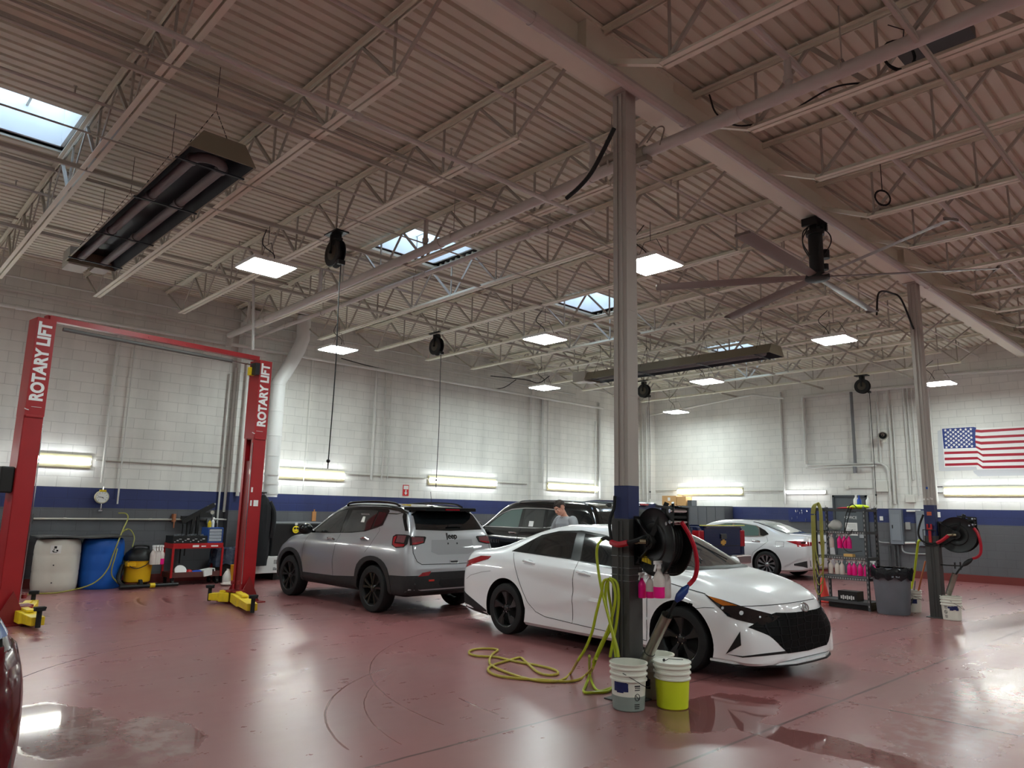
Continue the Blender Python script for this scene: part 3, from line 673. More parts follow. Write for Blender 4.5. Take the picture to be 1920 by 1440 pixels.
# fire extinguisher arrow sign
a=pY(756,909,WY-.012);b=pY(766,930,WY-.012)
t=thing('fire_sign',((a.x+b.x)/2,WY-.001,(a.z+b.z)/2),'small red and white extinguisher arrow sign on the long wall','sign'); hx=(b.x-a.x)/2; hz=(a.z-b.z)/2
m=MB(); m.b2((-hx,-.012,-hz),(hx,0,hz)); m.build('panel',mat('sign_red',(200,40,44),.5),t,smooth=0)
m=MB(); m.b2((-hx*.8,-.014,hz*.2),(hx*.8,-.0125,hz*.85)); m.b2((-hx*.2,-.014,-hz*.5),(hx*.2,-.0125,hz*.1)); m.prism([(-hx*.55,-hz*.4),(hx*.55,-hz*.4),(0,-hz*.85)],-.014,-.0125,'y'); m.build('arrow',M_WHT,t,smooth=0)
a=pY(589,968,WY-.02); m=MB(); m.b2((-.05,-.02,-.11),(.05,0,.11)); m.cyl((0,-.01,.11),(0,-.01,.16),.015,8); tag(m.build('paper_tag',mat('orange_tag',(186,130,78),.7),loc=(a.x,WY-.001,a.z),smooth=0),'small orange tag on the grey wall above the grey SUV mirror','tag')
# white exhaust duct
M_DUCT=mat('duct_white',(222,222,220),.35,noise=.04,nscale=3)
t=thing('exhaust_duct',(7.28,WY-.38,1.75),'fat white duct going down the long wall beside the right lift post','duct')
m=MB(); P=[(0,0,0),(0,0,2.55),(.16,0,2.85),(.42,-.02,3.40),(.50,-.02,3.65),(.50,-.02,4.20)]; m.tube(P,.155,28)
for z in (.06,.28,.9,1.35,1.9,2.5): m.lathe([(.156,z-.01),(.163,z-.008),(.163,z+.008),(.156,z+.01)],28)
m.build('duct_pipe',M_DUCT,t)
m=MB()
for z in (.1,.3,.5): m.lathe([(.165,z-.03),(.168,z-.03),(.168,z+.03),(.165,z+.03)],28)
m.build('end_cuff',M_DUCT,t)
# ---------------------------------------------------------------- right wall
G='pipes on the right wall'
for a,b,r,o in (((1507,745),(1511,870),.05,.09),((1466,735),(1468,945),.035,.05),((1632,736),(1640,955),.022,.05),((1643,734),(1652,870),.03,.05),((1665,728),(1676,945),.034,.05),((1673,760),(1684,945),.018,.05),((1694,724),(1707,940),.028,.05),((1700,724),(1712,900),.024,.05),((1711,728),(1720,930),.02,.05),((1742,745),(1757,945),.03,.06),((1212,760),(1213,945),.03,.40),((1204,775),(1205,945),.02,.40)):
    wpipe(a,b,r,'R','vertical white pipe on the right wall',off=o,group=G)
wpipe((1508,743),(1716,724),.05,'R','thick horizontal pipe high on the right wall behind the fourth reel',off=.09)
pipe('wall_pipe',[pX(1920,692,WX-.09),pX(1770,702,WX-.09)],.045,'thick horizontal pipe above the painted flag',M_PIPEW)
pipe('wall_pipe',[pX(1205,782,WX-.30),pX(1410,740,WX-.30),pX(1470,747,WX-.30)],.035,'white pipe bending along the top of the right wall',M_PIPEW)
q=[pX(1514,872,WX-.07),pX(1645,867,WX-.07)]; q[1].z=q[0].z
P=[q[0],q[1]]+[V(WX-.07,q[1].y-.28*math.sin(a_),q[1].z-.28+.28*math.cos(a_)) for a_ in (.4,.8,1.2,1.57)]+[V(WX-.07,q[1].y-.28,1.85)]
pipe('wall_pipe',P,.035,'white pipe curving down the right wall to the breaker panels',M_PIPEW)
pipe('wall_pipe',[V(WX-.16,q[0].y,q[0].z-.09),V(WX-.16,q[1].y,q[0].z-.09)],.03,'lower of the paired horizontal pipes left of the curved bend',M_PIPEW)
wpipe((1596,735),(1603,868),.042,'R','dark grey vent pipe between white pipes on the right wall',off=.14,mt=mat('dark_pipe',(112,112,114),.5))
a=pX(1603,880,WX-.18); m=MB(); m.cyl((0,0,-.11),(0,0,.08),.055,14); tag(m.build('vent_capsule',mat('pipe_cap_grey',(120,120,124),.5),loc=a),'short grey capsule hanging below the dark vent pipe','fitting')
pipe('wall_conduit',[(WX-.04,14.4,2.36),(WX-.04,15.3,2.36)],.014,'thin conduit left of the light over the boxes',M_STEELD)
pipe('wall_conduit',[(WX-.04,10.55,2.33),(WX-.04,11.9,2.33)],.014,'thin conduit joining the wall lights left of the office door',M_STEELD)
for z in (2.42,2.26): pipe('wall_conduit',[(WX-.04,6.15,z),(WX-.04,6.6,z)],.012,'thin conduit stubs feeding the light under the flag',M_DKM,'conduit stubs by the far column')
def wbox(name,a,b,d,mt,label,cat,extra=None,bev=.006):
    A=pX(a[0],a[1],WX-d);B=pX(b[0],b[1],WX-d); hy=abs(A.y-B.y)/2; hz=abs(A.z-B.z)/2
    t=thing(name,(WX-.001,(A.y+B.y)/2,(A.z+B.z)/2),label,cat)
    m=MB(); m.b2((-d,-hy,-hz),(0,hy,hz)); m.build('cabinet_body',mt,t,smooth=0,bevel=bev)
    if extra: extra(t,hy,hz,d)
    return t
M_EBOX=mat('cream_box',(214,212,204),.5); M_PANEL=mat('breaker_grey',(120,126,134),.45)
wbox('electrical_box',(1640,902),(1665,922),.12,M_EBOX,'larger cream box high above the breaker panels','electrical box')
wbox('electrical_box',(1697,928),(1715,942),.12,M_EBOX,'smaller cream box just left of the far column','electrical box')
def pdoor(t,hy,hz,d):
    m=MB(); m.b2((-d-.012,-hy*.75,-hz*.8),(-d,hy*.75,hz*.72)); m.build('panel_door',mat('breaker_door',(128,134,142),.45),t,smooth=0,bevel=.004)
    m=MB(); m.b2((-d-.02,hy*.45,-hz*.1),(-d-.012,hy*.6,hz*.1)); m.build('latch',M_BLACK,t,smooth=0)
wbox('breaker_panel',(1666,955),(1694,1021),.14,M_PANEL,'grey breaker panel left of the open gap','electrical panel',pdoor)
wbox('breaker_panel',(1716,957),(1738,1024),.14,M_PANEL,'grey breaker panel partly behind the far column','electrical panel',pdoor)
wbox('junction_box',(1697,979),(1707,993),.07,mat('grey_steel_box',(150,150,148),.5),'small light grey box between the two breaker panels','electrical box')
wbox('thermostat',(1757,960),(1763,970),.04,M_WHT,'little white switch box right of the far column','switch')
wbox('wall_outlet',(1649,968),(1656,976),.02,M_WHT,'white outlet plate left of the breaker panels','outlet')
wbox('conduit_box',(1585,911),(1591,918),.06,M_EBOX,'small cream conduit box above the office door','electrical box')
pipe('wall_conduit',[pX(1591,915,WX-.03),pX(1639,915,WX-.03)],.014,'thin conduit above the office door',M_PIPEW)
for a,b in (((1700,958),(1726,958)),((1697,1018),(1717,1018))): pipe('wall_conduit',[pX(*a,WX-.06),pX(*b,WX-.06)],.03,'short white conduit bridging the two breaker panels',M_WHT,'short conduits between the breaker panels')
for x in (1668,1677,1684): wpipe((x,1023),(x+3,1075),.026,'R','dark conduit below the breaker panel',mt=mat('dark_conduit',(74,76,78),.5),group='conduits below the breaker panel')
pipe('wall_conduit',spline([pX(1691,1022,WX-.05),pX(1694,1034,WX-.05),pX(1708,1038,WX-.05),pX(1738,1039,WX-.05)],5),.022,'pale conduit curving below the breaker panels',mat('pale_conduit',(150,152,152),.5))
pipe('wall_conduit',spline([pX(1644,1008,WX-.05),pX(1650,1016,WX-.05),pX(1668,1018,WX-.05)],5),.018,'pale conduit curving out of the first breaker panel',mat('pale_conduit',(150,152,152),.5))
# horn loudspeaker
a=pX(1655,815,WX-.3); t=thing('horn_speaker',a,'grey horn loudspeaker high on the right wall above the breaker panels','loudspeaker')
Rm=V(0,0,1).rotation_difference(V(-.8,-.25,-.45)).to_matrix()
m=MB(); m.lathe([(.03,-.16),(.045,-.1),(.06,-.02),(.11,.08),(.125,.085),(.12,.09),(.1,.08),(.05,0),(0,0)],24,M=Rm); m.build('horn',mat('horn_grey',(150,146,136),.5),t)
m=MB(); m.lathe([(0,.02),(.02,.05),(0,.075)],12,M=Rm); m.lathe([(.098,.078),(.05,.002)],24,M=Rm); m.build('throat',M_BLACK,t)
m=MB(); m.b2((.05,-.03,-.02),(.29,.03,.04)); m.b2((.05,-.05,-.2),(.12,.03,-.05)); m.build('mount',M_EBOX,t,smooth=0)
# office door
a=pX(1561,929,WX-.02);b=pX(1626,930,WX-.02); y1_=a.y;y0_=b.y; ztop=2.2
d=bpy.data.objects.new('door_1',None); COL.objects.link(d); d.location=(WX,(y0_+y1_)/2,0); struct(d,'dark grey office door in the right wall behind the shelf'); hw=(y1_-y0_)/2
M_DOOR=mat('door_grey',(86,92,96),.45); M_DFR=mat('door_frame_grey',(62,66,70),.45)
m=MB(); m.b2((-.03,-hw+.06,.01),(-.001,hw-.06,ztop-.06)); m.build('leaf',M_DOOR,d,smooth=0)
m=MB(); m.b2((-.06,-hw,0),(-.001,-hw+.06,ztop)); m.b2((-.06,hw-.06,0),(-.001,hw,ztop)); m.b2((-.06,-hw,ztop-.06),(-.001,hw,ztop)); m.build('door_frame',M_DFR,d,smooth=0)
m=MB(); m.b2((-.055,-hw+.15,1.0),(-.03,-hw+.27,1.1)); m.build('handle',M_CHR,d,smooth=0)
m=MB(); m.b2((-.034,-.16,1.71),(-.031,.10,1.75)); m.build('door_slot',M_BLACK,d,smooth=0)
text_obj('door_lettering','OFFICE',.11,M_WHT,frame((-.035,.0,1.56),(0,-1,0),(0,0,1)),d)
m=MB(); m.b2((-.035,-.17,1.06),(-.031,.17,1.42)); o=m.build('paper_notice',M_WHT,d,smooth=0)
m=MB(); 
for k in range(6): m.b2((-.0365,-.13,1.36-.045*k),(-.0355,.13-.04*(k%3),1.368-.045*k))
m.build('notice_text',mat('print_grey',(120,120,124),.7),d,smooth=0)
# blue pegboard with hooks
a=pX(1478,954,WX-.03);b=pX(1521,979,WX-.03)
t=thing('pegboard',(WX-.001,(a.y+b.y)/2,(a.z+b.z)/2),'blue pegboard with small hooks above the white sedan trunk','pegboard'); hy=abs(a.y-b.y)/2;hz=abs(a.z-b.z)/2
m=MB(); m.b2((-.03,-hy,-hz),(0,hy,hz)); m.build('board',mat('pegboard_blue',(34,48,108),.6),t,smooth=0)
m=MB(); 
for k in range(14):
    y=-hy*.85+1.7*hy*random.random(); z=-hz*.8+1.6*hz*random.random()
    if k<6: z=hz*.85
    m.cyl((-.03,y,z),(-.10,y,z-.01),.008,6); m.b2((-.10,y-.006,z-.06),(-.09,y+.006,z))
m.build('hook',M_CHR,t,smooth=0)
# painted flag
def fp(cx,cy,off): return pX(1740+cx/10.667,780+cy/10.667,WX-off)
FO=V(WX,fp(930,620,0).y,fp(930,620,0).z)
t=thing('painted_flag',FO,'red white and blue stars and stripes flag painted on the right wall','flag')
M_FW=mat('flag_white',(236,234,232),.55); M_FR=mat('flag_red',(166,22,46),.5,noise=.12,nscale=20); M_FB=mat('flag_blue',(36,58,128),.5,noise=.3,nscale=16); M_FG=mat('mural_grey',(196,197,200),.6)
def wallpoly(name,polys,off,mt):
    m=MB()
    for poly in polys:
        P=[fp(x,y,off)-FO for x,y in poly]; n=len(P); Q=[p+V(off-.0005,0,0) for p in P]
        m.add(P+Q,[tuple(range(n))]+[(i,(i+1)%n,n+(i+1)%n,n+i) for i in range(n)])
    return m.build(name,mt,t,smooth=0)
XR=3300
def ext(y0,y1,x0=1060,x1=1920,x=XR): return y0+(y1-y0)*(x-x0)/(x1-x0)
T1=[280,402,515,645,760,890,1000]; B1=[333,452,572,690,812,935,1053]; T2=[230,362,482,608,735,860,985]; B2=[276,412,534,660,790,915,1040]
TL=[268,385,490,590]; BL=[322,440,540,628]
wallpoly('white_field',[[(275,245),(930,210),(985,245),(XR,ext(265,215)),(XR,ext(1066,1052)),(990,1068),(960,1010),(330,1020)]],.002,M_FW)
wallpoly('painted_shadow',[[(190,300),(275,270),(330,1020),(300,1105),(215,1090)],[(330,1024),(970,1012),(975,1075),(290,1105)],[(975,1075),(1060,1072),(XR,ext(1072,1060)),(XR,ext(1205,1190)),(1000,1205),(915,1130),(900,1095)]],.0015,M_FG)
pol=[]
for k in range(4): pol.append([(945,TL[k]),(1060,T1[k]),(XR,ext(T1[k],T2[k])),(XR,ext(B1[k],B2[k])),(1060,B1[k]),(945,BL[k])])
for k in range(4,7):
    a0=[715,835,950][k-4]; c0=a0-18; xl=325+8*(k-4)
    pol.append([(xl,a0),(985,c0),(1085,T1[k]),(XR,ext(T1[k],T2[k])),(XR,ext(B1[k],B2[k])),(1100,B1[k]),(1000,c0+50),(xl,a0+50)])
wallpoly('red_stripes',pol,.004,M_FR)
wallpoly('canton',[[(280,255),(915,218),(965,232),(950,300),(945,420),(960,635),(318,655),(300,500)]],.004,M_FB)
st=[]
def star(cx,cy,r):
    return [(cx+(r if i%2==0 else r*.42)*math.sin(PI*i/5+.0),cy-(r if i%2==0 else r*.42)*math.cos(PI*i/5)) for i in range(10)]
for row in range(9):
    nst=6 if row%2==0 else 5
    for q in range(nst):
        cx=345+q*102+(0 if row%2==0 else 52)+row*3; cy=288+row*42.5-(cx-345)*.05
        st.append(star(cx,cy,34))
wallpoly('stars',st,.006,M_FW)
# ================================================================ two post lift
a0=V(1.985,11.50,0); a1=V(5.30,11.95,0); LD=(a1-a0); LL=LD.length; LA=math.atan2(LD.y,LD.x)
LF=thing('two_post_lift',a0,'red two post vehicle lift with an overhead beam and yellow arms on the left','vehicle lift',rz=LA)
def tolocal(p): return Matrix.Rotation(-LA,3,'Z')@(V(*p)-a0)
M_LRED=mat('lift_red',(158,24,30),.42,noise=.18,nscale=3,coat=.1)
M_TXT=mat('decal_white',(232,230,228),.5)
def post(x,s,name):
    m=MB(); bw=.035
    # C channel: back on the outer side, two flanges, open inwards (towards +s)
    m.b2((x-s*.13-.006,-.14,0),(x-s*.13+.006,.14,4.0)); 
    for sy in (-1,1): m.b2((x-s*.13,sy*.14-.006,0),(x+s*.09,sy*.14+.006,4.0)); m.b2((x+s*.084,sy*.14,0),(x+s*.096,sy*.08,4.0))
    p=m.build('post',M_LRED,LF,smooth=0)
    m=MB(); m.b2((x-.26,-.30,0),(x+.26,.30,.02)); 
    for sy in (-1,1): m.prism([(x-.2,.02),(x+.2,.02),(x,.42)],sy*.20-.006,sy*.20+.006,'y')
    m.build('base_plate',M_REDD,p,smooth=0)
    m=MB(); m.b2((x-s*.135,-.155,2.68),(x+s*.10,.155,4.02)); m.b2((x-s*.12,-.16,2.66),(x+s*.085,.16,2.69)); m.build('cover',M_LRED,p,smooth=0,bevel=.004)
    m=MB(); m.b2((x-s*.02,-.095,.15),(x+s*.07,.095,2.3)); m.build('carriage',M_REDD,p,smooth=0)
    m=MB(); m.cyl((x+s*.0,.05,2.3),(x+s*.0,.05,3.95),.022,10); m.tube(spline([(x+s*.1,-.14,.3),(x+s*.11,-.15,1.5),(x+s*.1,-.13,2.6)],6),.007,6); m.build('cylinder_rod',M_CHR,p)
    text_obj('lettering','ROTARY LIFT',.215,M_TXT,frame((x-s*.02,-.158,3.42),(0,0,1),(-1,0,0)),p,bold=.009,sx=.84,depth=.001)
    m=MB(); m.tube([(x-.05+.10*math.cos(a),-.158,2.78+.03*math.sin(a)+0) for a in [PI*1.1+k*.2 for k in range(5)]],.006,5); m.bar((x-.07,-.158,2.80),(x+.05,-.158,2.80),.004,.012,up=(0,1,0)); m.build('logo_mark',M_TXT,p)
    return p
pL=post(0,1,'left'); pR=post(LL,-1,'right')
m=MB(); m.b2((.02,-.02,4.0),(.10,.10,4.10)); m.bar((.05,.0,4.06),(LL-.05,.0,4.06),.10,.075); 
for k in range(5): m.cyl((1.1+.3*k,-.05,4.06),(1.1+.3*k,-.056,4.06),.012,8)
m.build('overhead_beam',M_LRED,LF,smooth=0)
m=MB(); m.cyl((.22,-.06,3.93),(LL-.55,-.04,3.93),.028,12); m.build('padded_bar',mat('bar_grey',(96,94,92),.55),LF)
m=MB(); m.cyl((LL-.56,-.04,3.93),(LL-.16,-.04,3.93),.012,10); m.build('shutoff_rod',M_CHR,LF)
m=MB(); m.b2((LL-.24,-.08,3.74),(LL-.15,-.02,3.88)); m.build('limit_switch',M_YEL,LF,smooth=0)
m=MB(); m.b2((-.30,-.12,1.66),(-.14,.12,2.0)); m.build('power_unit',M_DKM,LF,smooth=0,bevel=.02)
m=MB(); m.b2((LL-.2,-.2,3.75),(LL-.12,-.05,3.95)); m.build('limit_block',M_BLACK,LF,smooth=0)
for (x0,z0,w_,h_) in ((LL-.055,1.82,.03,.08),(LL-.055,1.60,.03,.09),(LL+.035,1.60,.085,.10)):
    m=MB(); m.b2((x0-w_/2,-.15,z0-h_/2),(x0+w_/2,-.1465,z0+h_/2)); m.build('sticker',M_TXT,LF,smooth=0)
def arm(piv,end,nm):
    A=tolocal(piv);B=tolocal(end); A.z=.11;B.z=.11; d=(B-A); L=d.length; d.normalize(); n=V(-d.y,d.x,0)
    m=MB()
    def sec(t,w,h): 
        c=A+d*L*t; return [c-n*w-V(0,0,h),c+n*w-V(0,0,h),c+n*w+V(0,0,h),c-n*w+V(0,0,h)]
    S=[sec(.02,.11,.07),sec(.45,.11,.07),sec(.5,.09,.06),sec(.93,.075,.05)]
    vs=[q for s_ in S for q in s_]; fs=[(3,2,1,0),(12,13,14,15)]
    for i in range(3): fs+=[(i*4+j,i*4+(j+1)%4,i*4+4+(j+1)%4,i*4+4+j) for j in range(4)]
    m.add(vs,fs); m.bar(A+d*.05+V(0,0,.085),A+d*L*.5+V(0,0,.085),.09,.03)
    a=m.build('arm',M_YEL,LF,smooth=0,bevel=.006)
    m=MB(); e=A+d*L*.96; m.cyl(e+V(0,0,-.07),e+V(0,0,.13),.03,12); m.cyl(e+V(0,0,.13),e+V(0,0,.16),.065,16); m.bar(e-n*.06+V(0,0,.165),e+n*.06+V(0,0,.165),.1,.02); m.build('lift_pad',M_RUB,a)
    m=MB(); m.b2((A.x-.09,A.y-.09,.19),(A.x+.09,A.y+.09,.215)); m.cyl(A+V(0,0,.2),A+V(0,0,.25),.03,10); m.build('pivot_plate',M_REDD,a,smooth=0)
arm((2.16,11.45,0),pZ(75,1152,.2),'a'); arm((2.2,11.62,0),(2.5,12.6,0),'b')
arm((5.08,11.82,0),pZ(392,1107,.2),'c'); arm((5.13,11.72,0),pZ(476,1128,.2),'d')
pipe('hanging_conduit',[pY(476,500,11.95),pY(474,656,11.95)],.022,'white conduit dropping from the ceiling to the right lift post',M_PIPEW)
# ================================================================ things along the left wall
def drum(x,y,r,h,mt,label,lab_=False):
    t=thing('plastic_drum',(x,y,0),label,'barrel','plastic drums under the rubber mat')
    m=MB(); m.lathe([(0,0),(r*.9,0),(r*.96,.03),(r*.99,.12),(r,.3),(r*.985,.33),(r,.36),(r,.6),(r*.985,.63),(r,.66),(r*.985,h-.12),(r*.93,h-.03),(r*.85,h),(0,h)],40); m.build('shell',mt,t)
    if lab_:
        m=MB(); n=8
        vs=[]; 
        for zz in (h-.24,h-.10):
            for i in range(n+1):
                a=math.radians(-120+i*3.2); vs.append(((r+.003)*math.cos(a),(r+.003)*math.sin(a),zz))
        m.add(vs,[(i,i+1,n+2+i,n+1+i) for i in range(n)]); m.build('label_sheet',M_WHT,t,recalc=False)
        m=MB(); a=math.radians(-108)
        for k,(du,dz,ww,hh) in enumerate(((.0,.035,.04,.04),(-.03,-.03,.03,.02),(.03,-.02,.03,.03),(-.02,.0,.02,.015),(0,-.05,.06,.01))):
            c=V((r+.006)*math.cos(a),(r+.006)*math.sin(a),h-.17+dz)+V(-math.sin(a),math.cos(a),0)*du; m.box(c,(.004,ww,hh),rz=a)
        m.build('label_print',M_BLACK,t,smooth=0)
        m=MB()
        for zz in (.46,.16): m.cyl((r*math.cos(a)*.99,r*math.sin(a)*.99,zz),((r+.01)*math.cos(a),(r+.01)*math.sin(a),zz),.012,8)
        m.build('valve_hole',M_BLACK,t)
    return t
drum(3.31,15.28,.365,.90,mat('drum_white',(206,200,188),.5,noise=.12,nscale=3),'dirty white plastic barrel standing left of the blue one',True)
drum(4.05,15.30,.36,.90,mat('drum_blue',(18,88,178),.45,noise=.1,nscale=3),'bright blue plastic barrel beside the white barrel')
m=MB(); n=14; vs=[]
for i in range(n+1):
    u=i/n; x=-.78+1.5*u; z=.02+.012*math.sin(u*9)+.03*max(0,u-.8)
    for (y,dz) in ((-.42,0),(.36,.0),(.36,.022),(-.42,.022)): vs.append((x,y,z+dz))
fs=[(3,2,1,0),(n*4,n*4+1,n*4+2,n*4+3)]
for i in range(n): fs+=[(i*4+j,i*4+(j+1)%4,i*4+4+(j+1)%4,i*4+4+j) for j in range(4)]
m.add(vs,fs); tag(m.build('rubber_mat',M_GUARD,loc=(3.70,15.3,.905),smooth=0),'dark grey rubber mat laid over the two barrels','mat')
# louvred cabinet at the far left edge
t=thing('louvred_cabinet',(1.75,15.3,0),'dark louvred cabinet mostly hidden behind the left lift post','cabinet')
m=MB(); m.b2((-.45,-.35,.0),(.45,.3,1.15)); m.build('cabinet_body',mat('cab_dark',(44,46,48),.5),t,smooth=0)
m=MB()
for k in range(14): m.b2((-.40,-.37,.3+.055*k),(.40,-.352,.325+.055*k))
m.build('louvre',mat('louvre_grey',(104,106,108),.5),t,smooth=0)
# yellow wet vacuum
t=thing('shop_vacuum',(pZ(257,1099,0).x-.05,15.12,0),'yellow shop vacuum with a black lid on the floor by the left wall','vacuum cleaner')
m=MB(); m.lathe([(0,.09),(.20,.09),(.225,.11),(.245,.47),(.255,.48),(.255,.50),(0,.50)],32); m.b2((-.27,-.27,.40),(-.12,-.12,.47)); m.build('tank',mat('vac_yellow',(232,180,20),.4,noise=.12,nscale=5),t)
m=MB(); m.lathe([(.26,.49),(.26,.56),(.235,.62),(.16,.70),(.08,.72),(0,.72)],32); m.tube(spline([(-.13,-.08,.69),(-.11,-.08,.76),(.11,-.08,.76),(.13,-.08,.69)],6),.018,8); m.build('lid',M_BLACK,t)
for sx,sy in ((-.02,-.26),(.2,.16),(-.2,.16)):
    m=MB(); m.cyl((sx-.02,sy,.07),(sx+.03,sy,.07),.085 if sy<0 else .05,18); m.build('wheel',M_RUB,t)
m=MB(); m.tube(spline([(-.3,-.1,.42),(-.38,-.2,.2),(-.34,-.3,.08),(-.2,-.40,.05),(.1,-.44,.05),(.62,-.40,.05)],8),.035,12); m.cyl((-.42,-.46,.052),(-.1,-.46,.052),.038,14); m.build('hose',M_BLACK,t)
m=MB(); m.cyl((.10,-.44,.055),(.19,-.44,.055),.045,14); m.build('hose_cuff',M_YEL,t)
m=MB(); m.tube(spline([(-.24,-.2,.5),(-.22,-.27,.4),(-.1,-.285,.36),(.06,-.27,.42),(.12,-.24,.5)],8),.008,6); m.build('power_cord',M_CABLE,t)
# red service cart
cx=pZ(338,1090,0).x; t=thing('service_cart',(cx,15.15,0),'red two tier service cart loaded with supplies by the left wall','cart'); W_=.48
m=MB(); m.b2((-W_,-.25,.74),(W_,.25,.755)); 
for s in (-1,1): m.b2((-W_,s*.25-.008,.70),(W_,s*.25+.008,.80)); m.b2((s*W_-.008,-.25,.70),(s*W_+.008,.25,.80))
m.build('top_tray',M_RED,t,smooth=0)
m=MB(); m.b2((-W_,-.25,.15),(W_,.25,.165))
for s in (-1,1): m.b2((-W_,s*.25-.008,.15),(W_,s*.25+.008,.25)); m.b2((s*W_-.008,-.25,.15),(s*W_+.008,.25,.25))
m.build('bottom_tray',mat('tray_brown',(92,52,46),.55,noise=.2),t,smooth=0)
for sx in (-1,1):
    for sy in (-1,1):
        m=MB(); m.b2((sx*W_-.018,sy*.25-.018,.15),(sx*W_+.018,sy*.25+.018,.72)); m.build('leg',M_RED,t,smooth=0)
        m=MB(); m.cyl((sx*(W_-.05)-.02,sy*.2,.05),(sx*(W_-.05)+.02,sy*.2,.05),.05,16); m.b2((sx*(W_-.05)-.03,sy*.2-.02,.08),(sx*(W_-.05)+.03,sy*.2+.02,.15)); m.build('caster',M_DKM,t)
m=MB(); m.b2((-.12,-.2595,.725),(.0,-.2585,.765)); m.b2((.05,-.2595,.73),(.14,-.2585,.75)); m.b2((.24,-.2595,.73),(.38,-.2585,.755)); m.build('sticker',M_TXT,t,smooth=0)
# spray bottles
M_BCL=mat('bottle_clear',(206,196,190),.35,noise=.04); M_PINK=mat('pink_fluid',(236,22,134),.35); M_BLIQ=mat('pale_fluid',(216,206,196),.35); M_TRG=mat('trigger_white',(228,228,226),.4)
def make_bottle(fill,cols,trig=True,h=.21,r=.042):
    t=thing('spray_bottle',(0,0,0),'','spray bottle')
    def body(z0,z1):
        prof=[(r*.93,0),(r,.008),(r,h*.62),(r*.92,h*.72),(r*.5,h*.88),(r*.34,h*.92),(r*.34,h)]
        def R(z):
            for i in range(len(prof)-1):
                if prof[i][1]<=z<=prof[i+1][1]+1e-9: u=(z-prof[i][1])/(prof[i+1][1]-prof[i][1]+1e-9); return prof[i][0]*(1-u)+prof[i+1][0]*u
            return prof[-1][0]
        zs=sorted(set([z0,z1]+[p[1] for p in prof if z0<p[1]<z1])); return [(0,z0)]+[(R(z),z) for z in zs]+[(0,z1)]
    if fill>0:
        m=MB(); m.lathe(body(0,h*fill),20); m.build('liquid',cols[0],t)
    if fill<1:
        m=MB(); m.lathe(body(h*fill,h),20); m.build('bottle_body',cols[1],t)
    if trig:
        m=MB(); m.cyl((0,0,h),(0,0,h+.03),.018,12); m.b2((-.05,-.012,h+.03),(.035,.012,h+.055)); m.bar((-.03,0,h+.035),(-.055,0,h-.02),.014,.008); m.build('trigger_head',M_TRG,t,smooth=0)
    return t
BP={'pink':make_bottle(.995,(M_PINK,M_BCL)),'half':make_bottle(.38,(M_PINK,M_BCL)),'low':make_bottle(.3,(M_PINK,M_BCL)),'white':make_bottle(.995,(M_BLIQ,M_BCL)),'clear':make_bottle(.05,(M_BLIQ,M_BCL))}
used={}
def bottle(kind,loc,rz,label,group,sc=1):
    if kind not in used: o=BP[kind]; used[kind]=1
    else: o=copy_tree(BP[kind])
    o.location=loc; o.rotation_euler=(0,0,rz); o['label']=label; o['group']=group; o.scale=(sc,sc,sc); return o
for i,(px,k) in enumerate(((287,'clear'),(292,'clear'),(297,'clear'),(302,'half'))):
    p=pY(px,1045,14.86); bottle(k,(p.x,14.86,.42),PI*.5,['clear spray bottle leftmost on the red cart edge','second spray bottle from the left hanging on the cart','third spray bottle from the left hanging on the cart','half pink spray bottle hanging nearest the cart leg'][i],'spray bottles hanging on the red cart',1.35)
# cart load
t=thing('tool_tray',(cx-.16,15.12,.832),'black tool tray full of small parts on top of the red cart','tray')
m=MB(); m.b2((-.34,-.2,-.03),(.32,.2,.11)); m.build('tray_body',M_BLACK,t,smooth=0)
for k in range(12):
    m=MB(); m.box((-.30+.05*k,-.205,-.0+.05*((k*7)%3)/2),(.022+.012*(k%3),.008,.012+.01*(k%2)),rz=0); m.build('small_part',mat('parts_pale',(170,170,172),.5),t,smooth=0)
for k in range(9):
    m=MB(); m.box((-.28+.065*k,-.12+.06*(k%4),.125),(.05,.035,.03),rz=k*.7); m.build('small_part',mat('parts_grey',(96,98,102),.5),t,smooth=0)
t=thing('drawer_organizer',(cx+.33,15.12,.842),'blue plastic drawer organizer on the right end of the red cart','organizer')
m=MB(); m.b2((-.15,-.18,-.04),(.15,.18,-.02)); m.b2((-.15,-.18,.24),(.15,.18,.26)); m.b2((-.15,-.18,-.02),(-.135,.18,.24)); m.b2((.135,-.18,-.02),(.15,.18,.24)); m.b2((-.135,.165,-.02),(.135,.18,.24)); m.build('case',mat('organizer_blue',(44,80,150),.5),t,smooth=0)
for k in range(4): m=MB(); m.b2((-.125,-.175,-.01+.062*k),(.125,.15,.045+.062*k)); m.build('drawer',mat('drawer_grey',(150,158,168),.5),t,smooth=0)
for i,(dx,hh,mt,lab) in enumerate(((-.05,.14,M_YEL,'yellow topped bottle on the blue organizer'),(.03,.17,M_TRG,'white bottle on the blue organizer'),(.10,.12,M_DKM,'dark small can on the blue organizer'))):
    m=MB(); m.lathe([(0,0),(.032,0),(.035,.01),(.035,hh*.7),(.014,hh*.85),(.014,hh),(0,hh)],16); tag(m.build('small_bottle',mt,loc=(cx+.30+dx,15.10+.04*i,1.103)),lab,'bottle')
m=MB(); m.sphere((0,0,.0),.1,14,8,sc=(1.6,1,.55)); m.sphere((.14,.02,.0),.08,14,8,sc=(1.3,1,.6)); tag(m.build('blue_rag',mat('rag_blue',(22,70,170),.8),loc=(cx+.05,15.0,.222)),'crumpled blue rag on the lower tray of the red cart','rag')
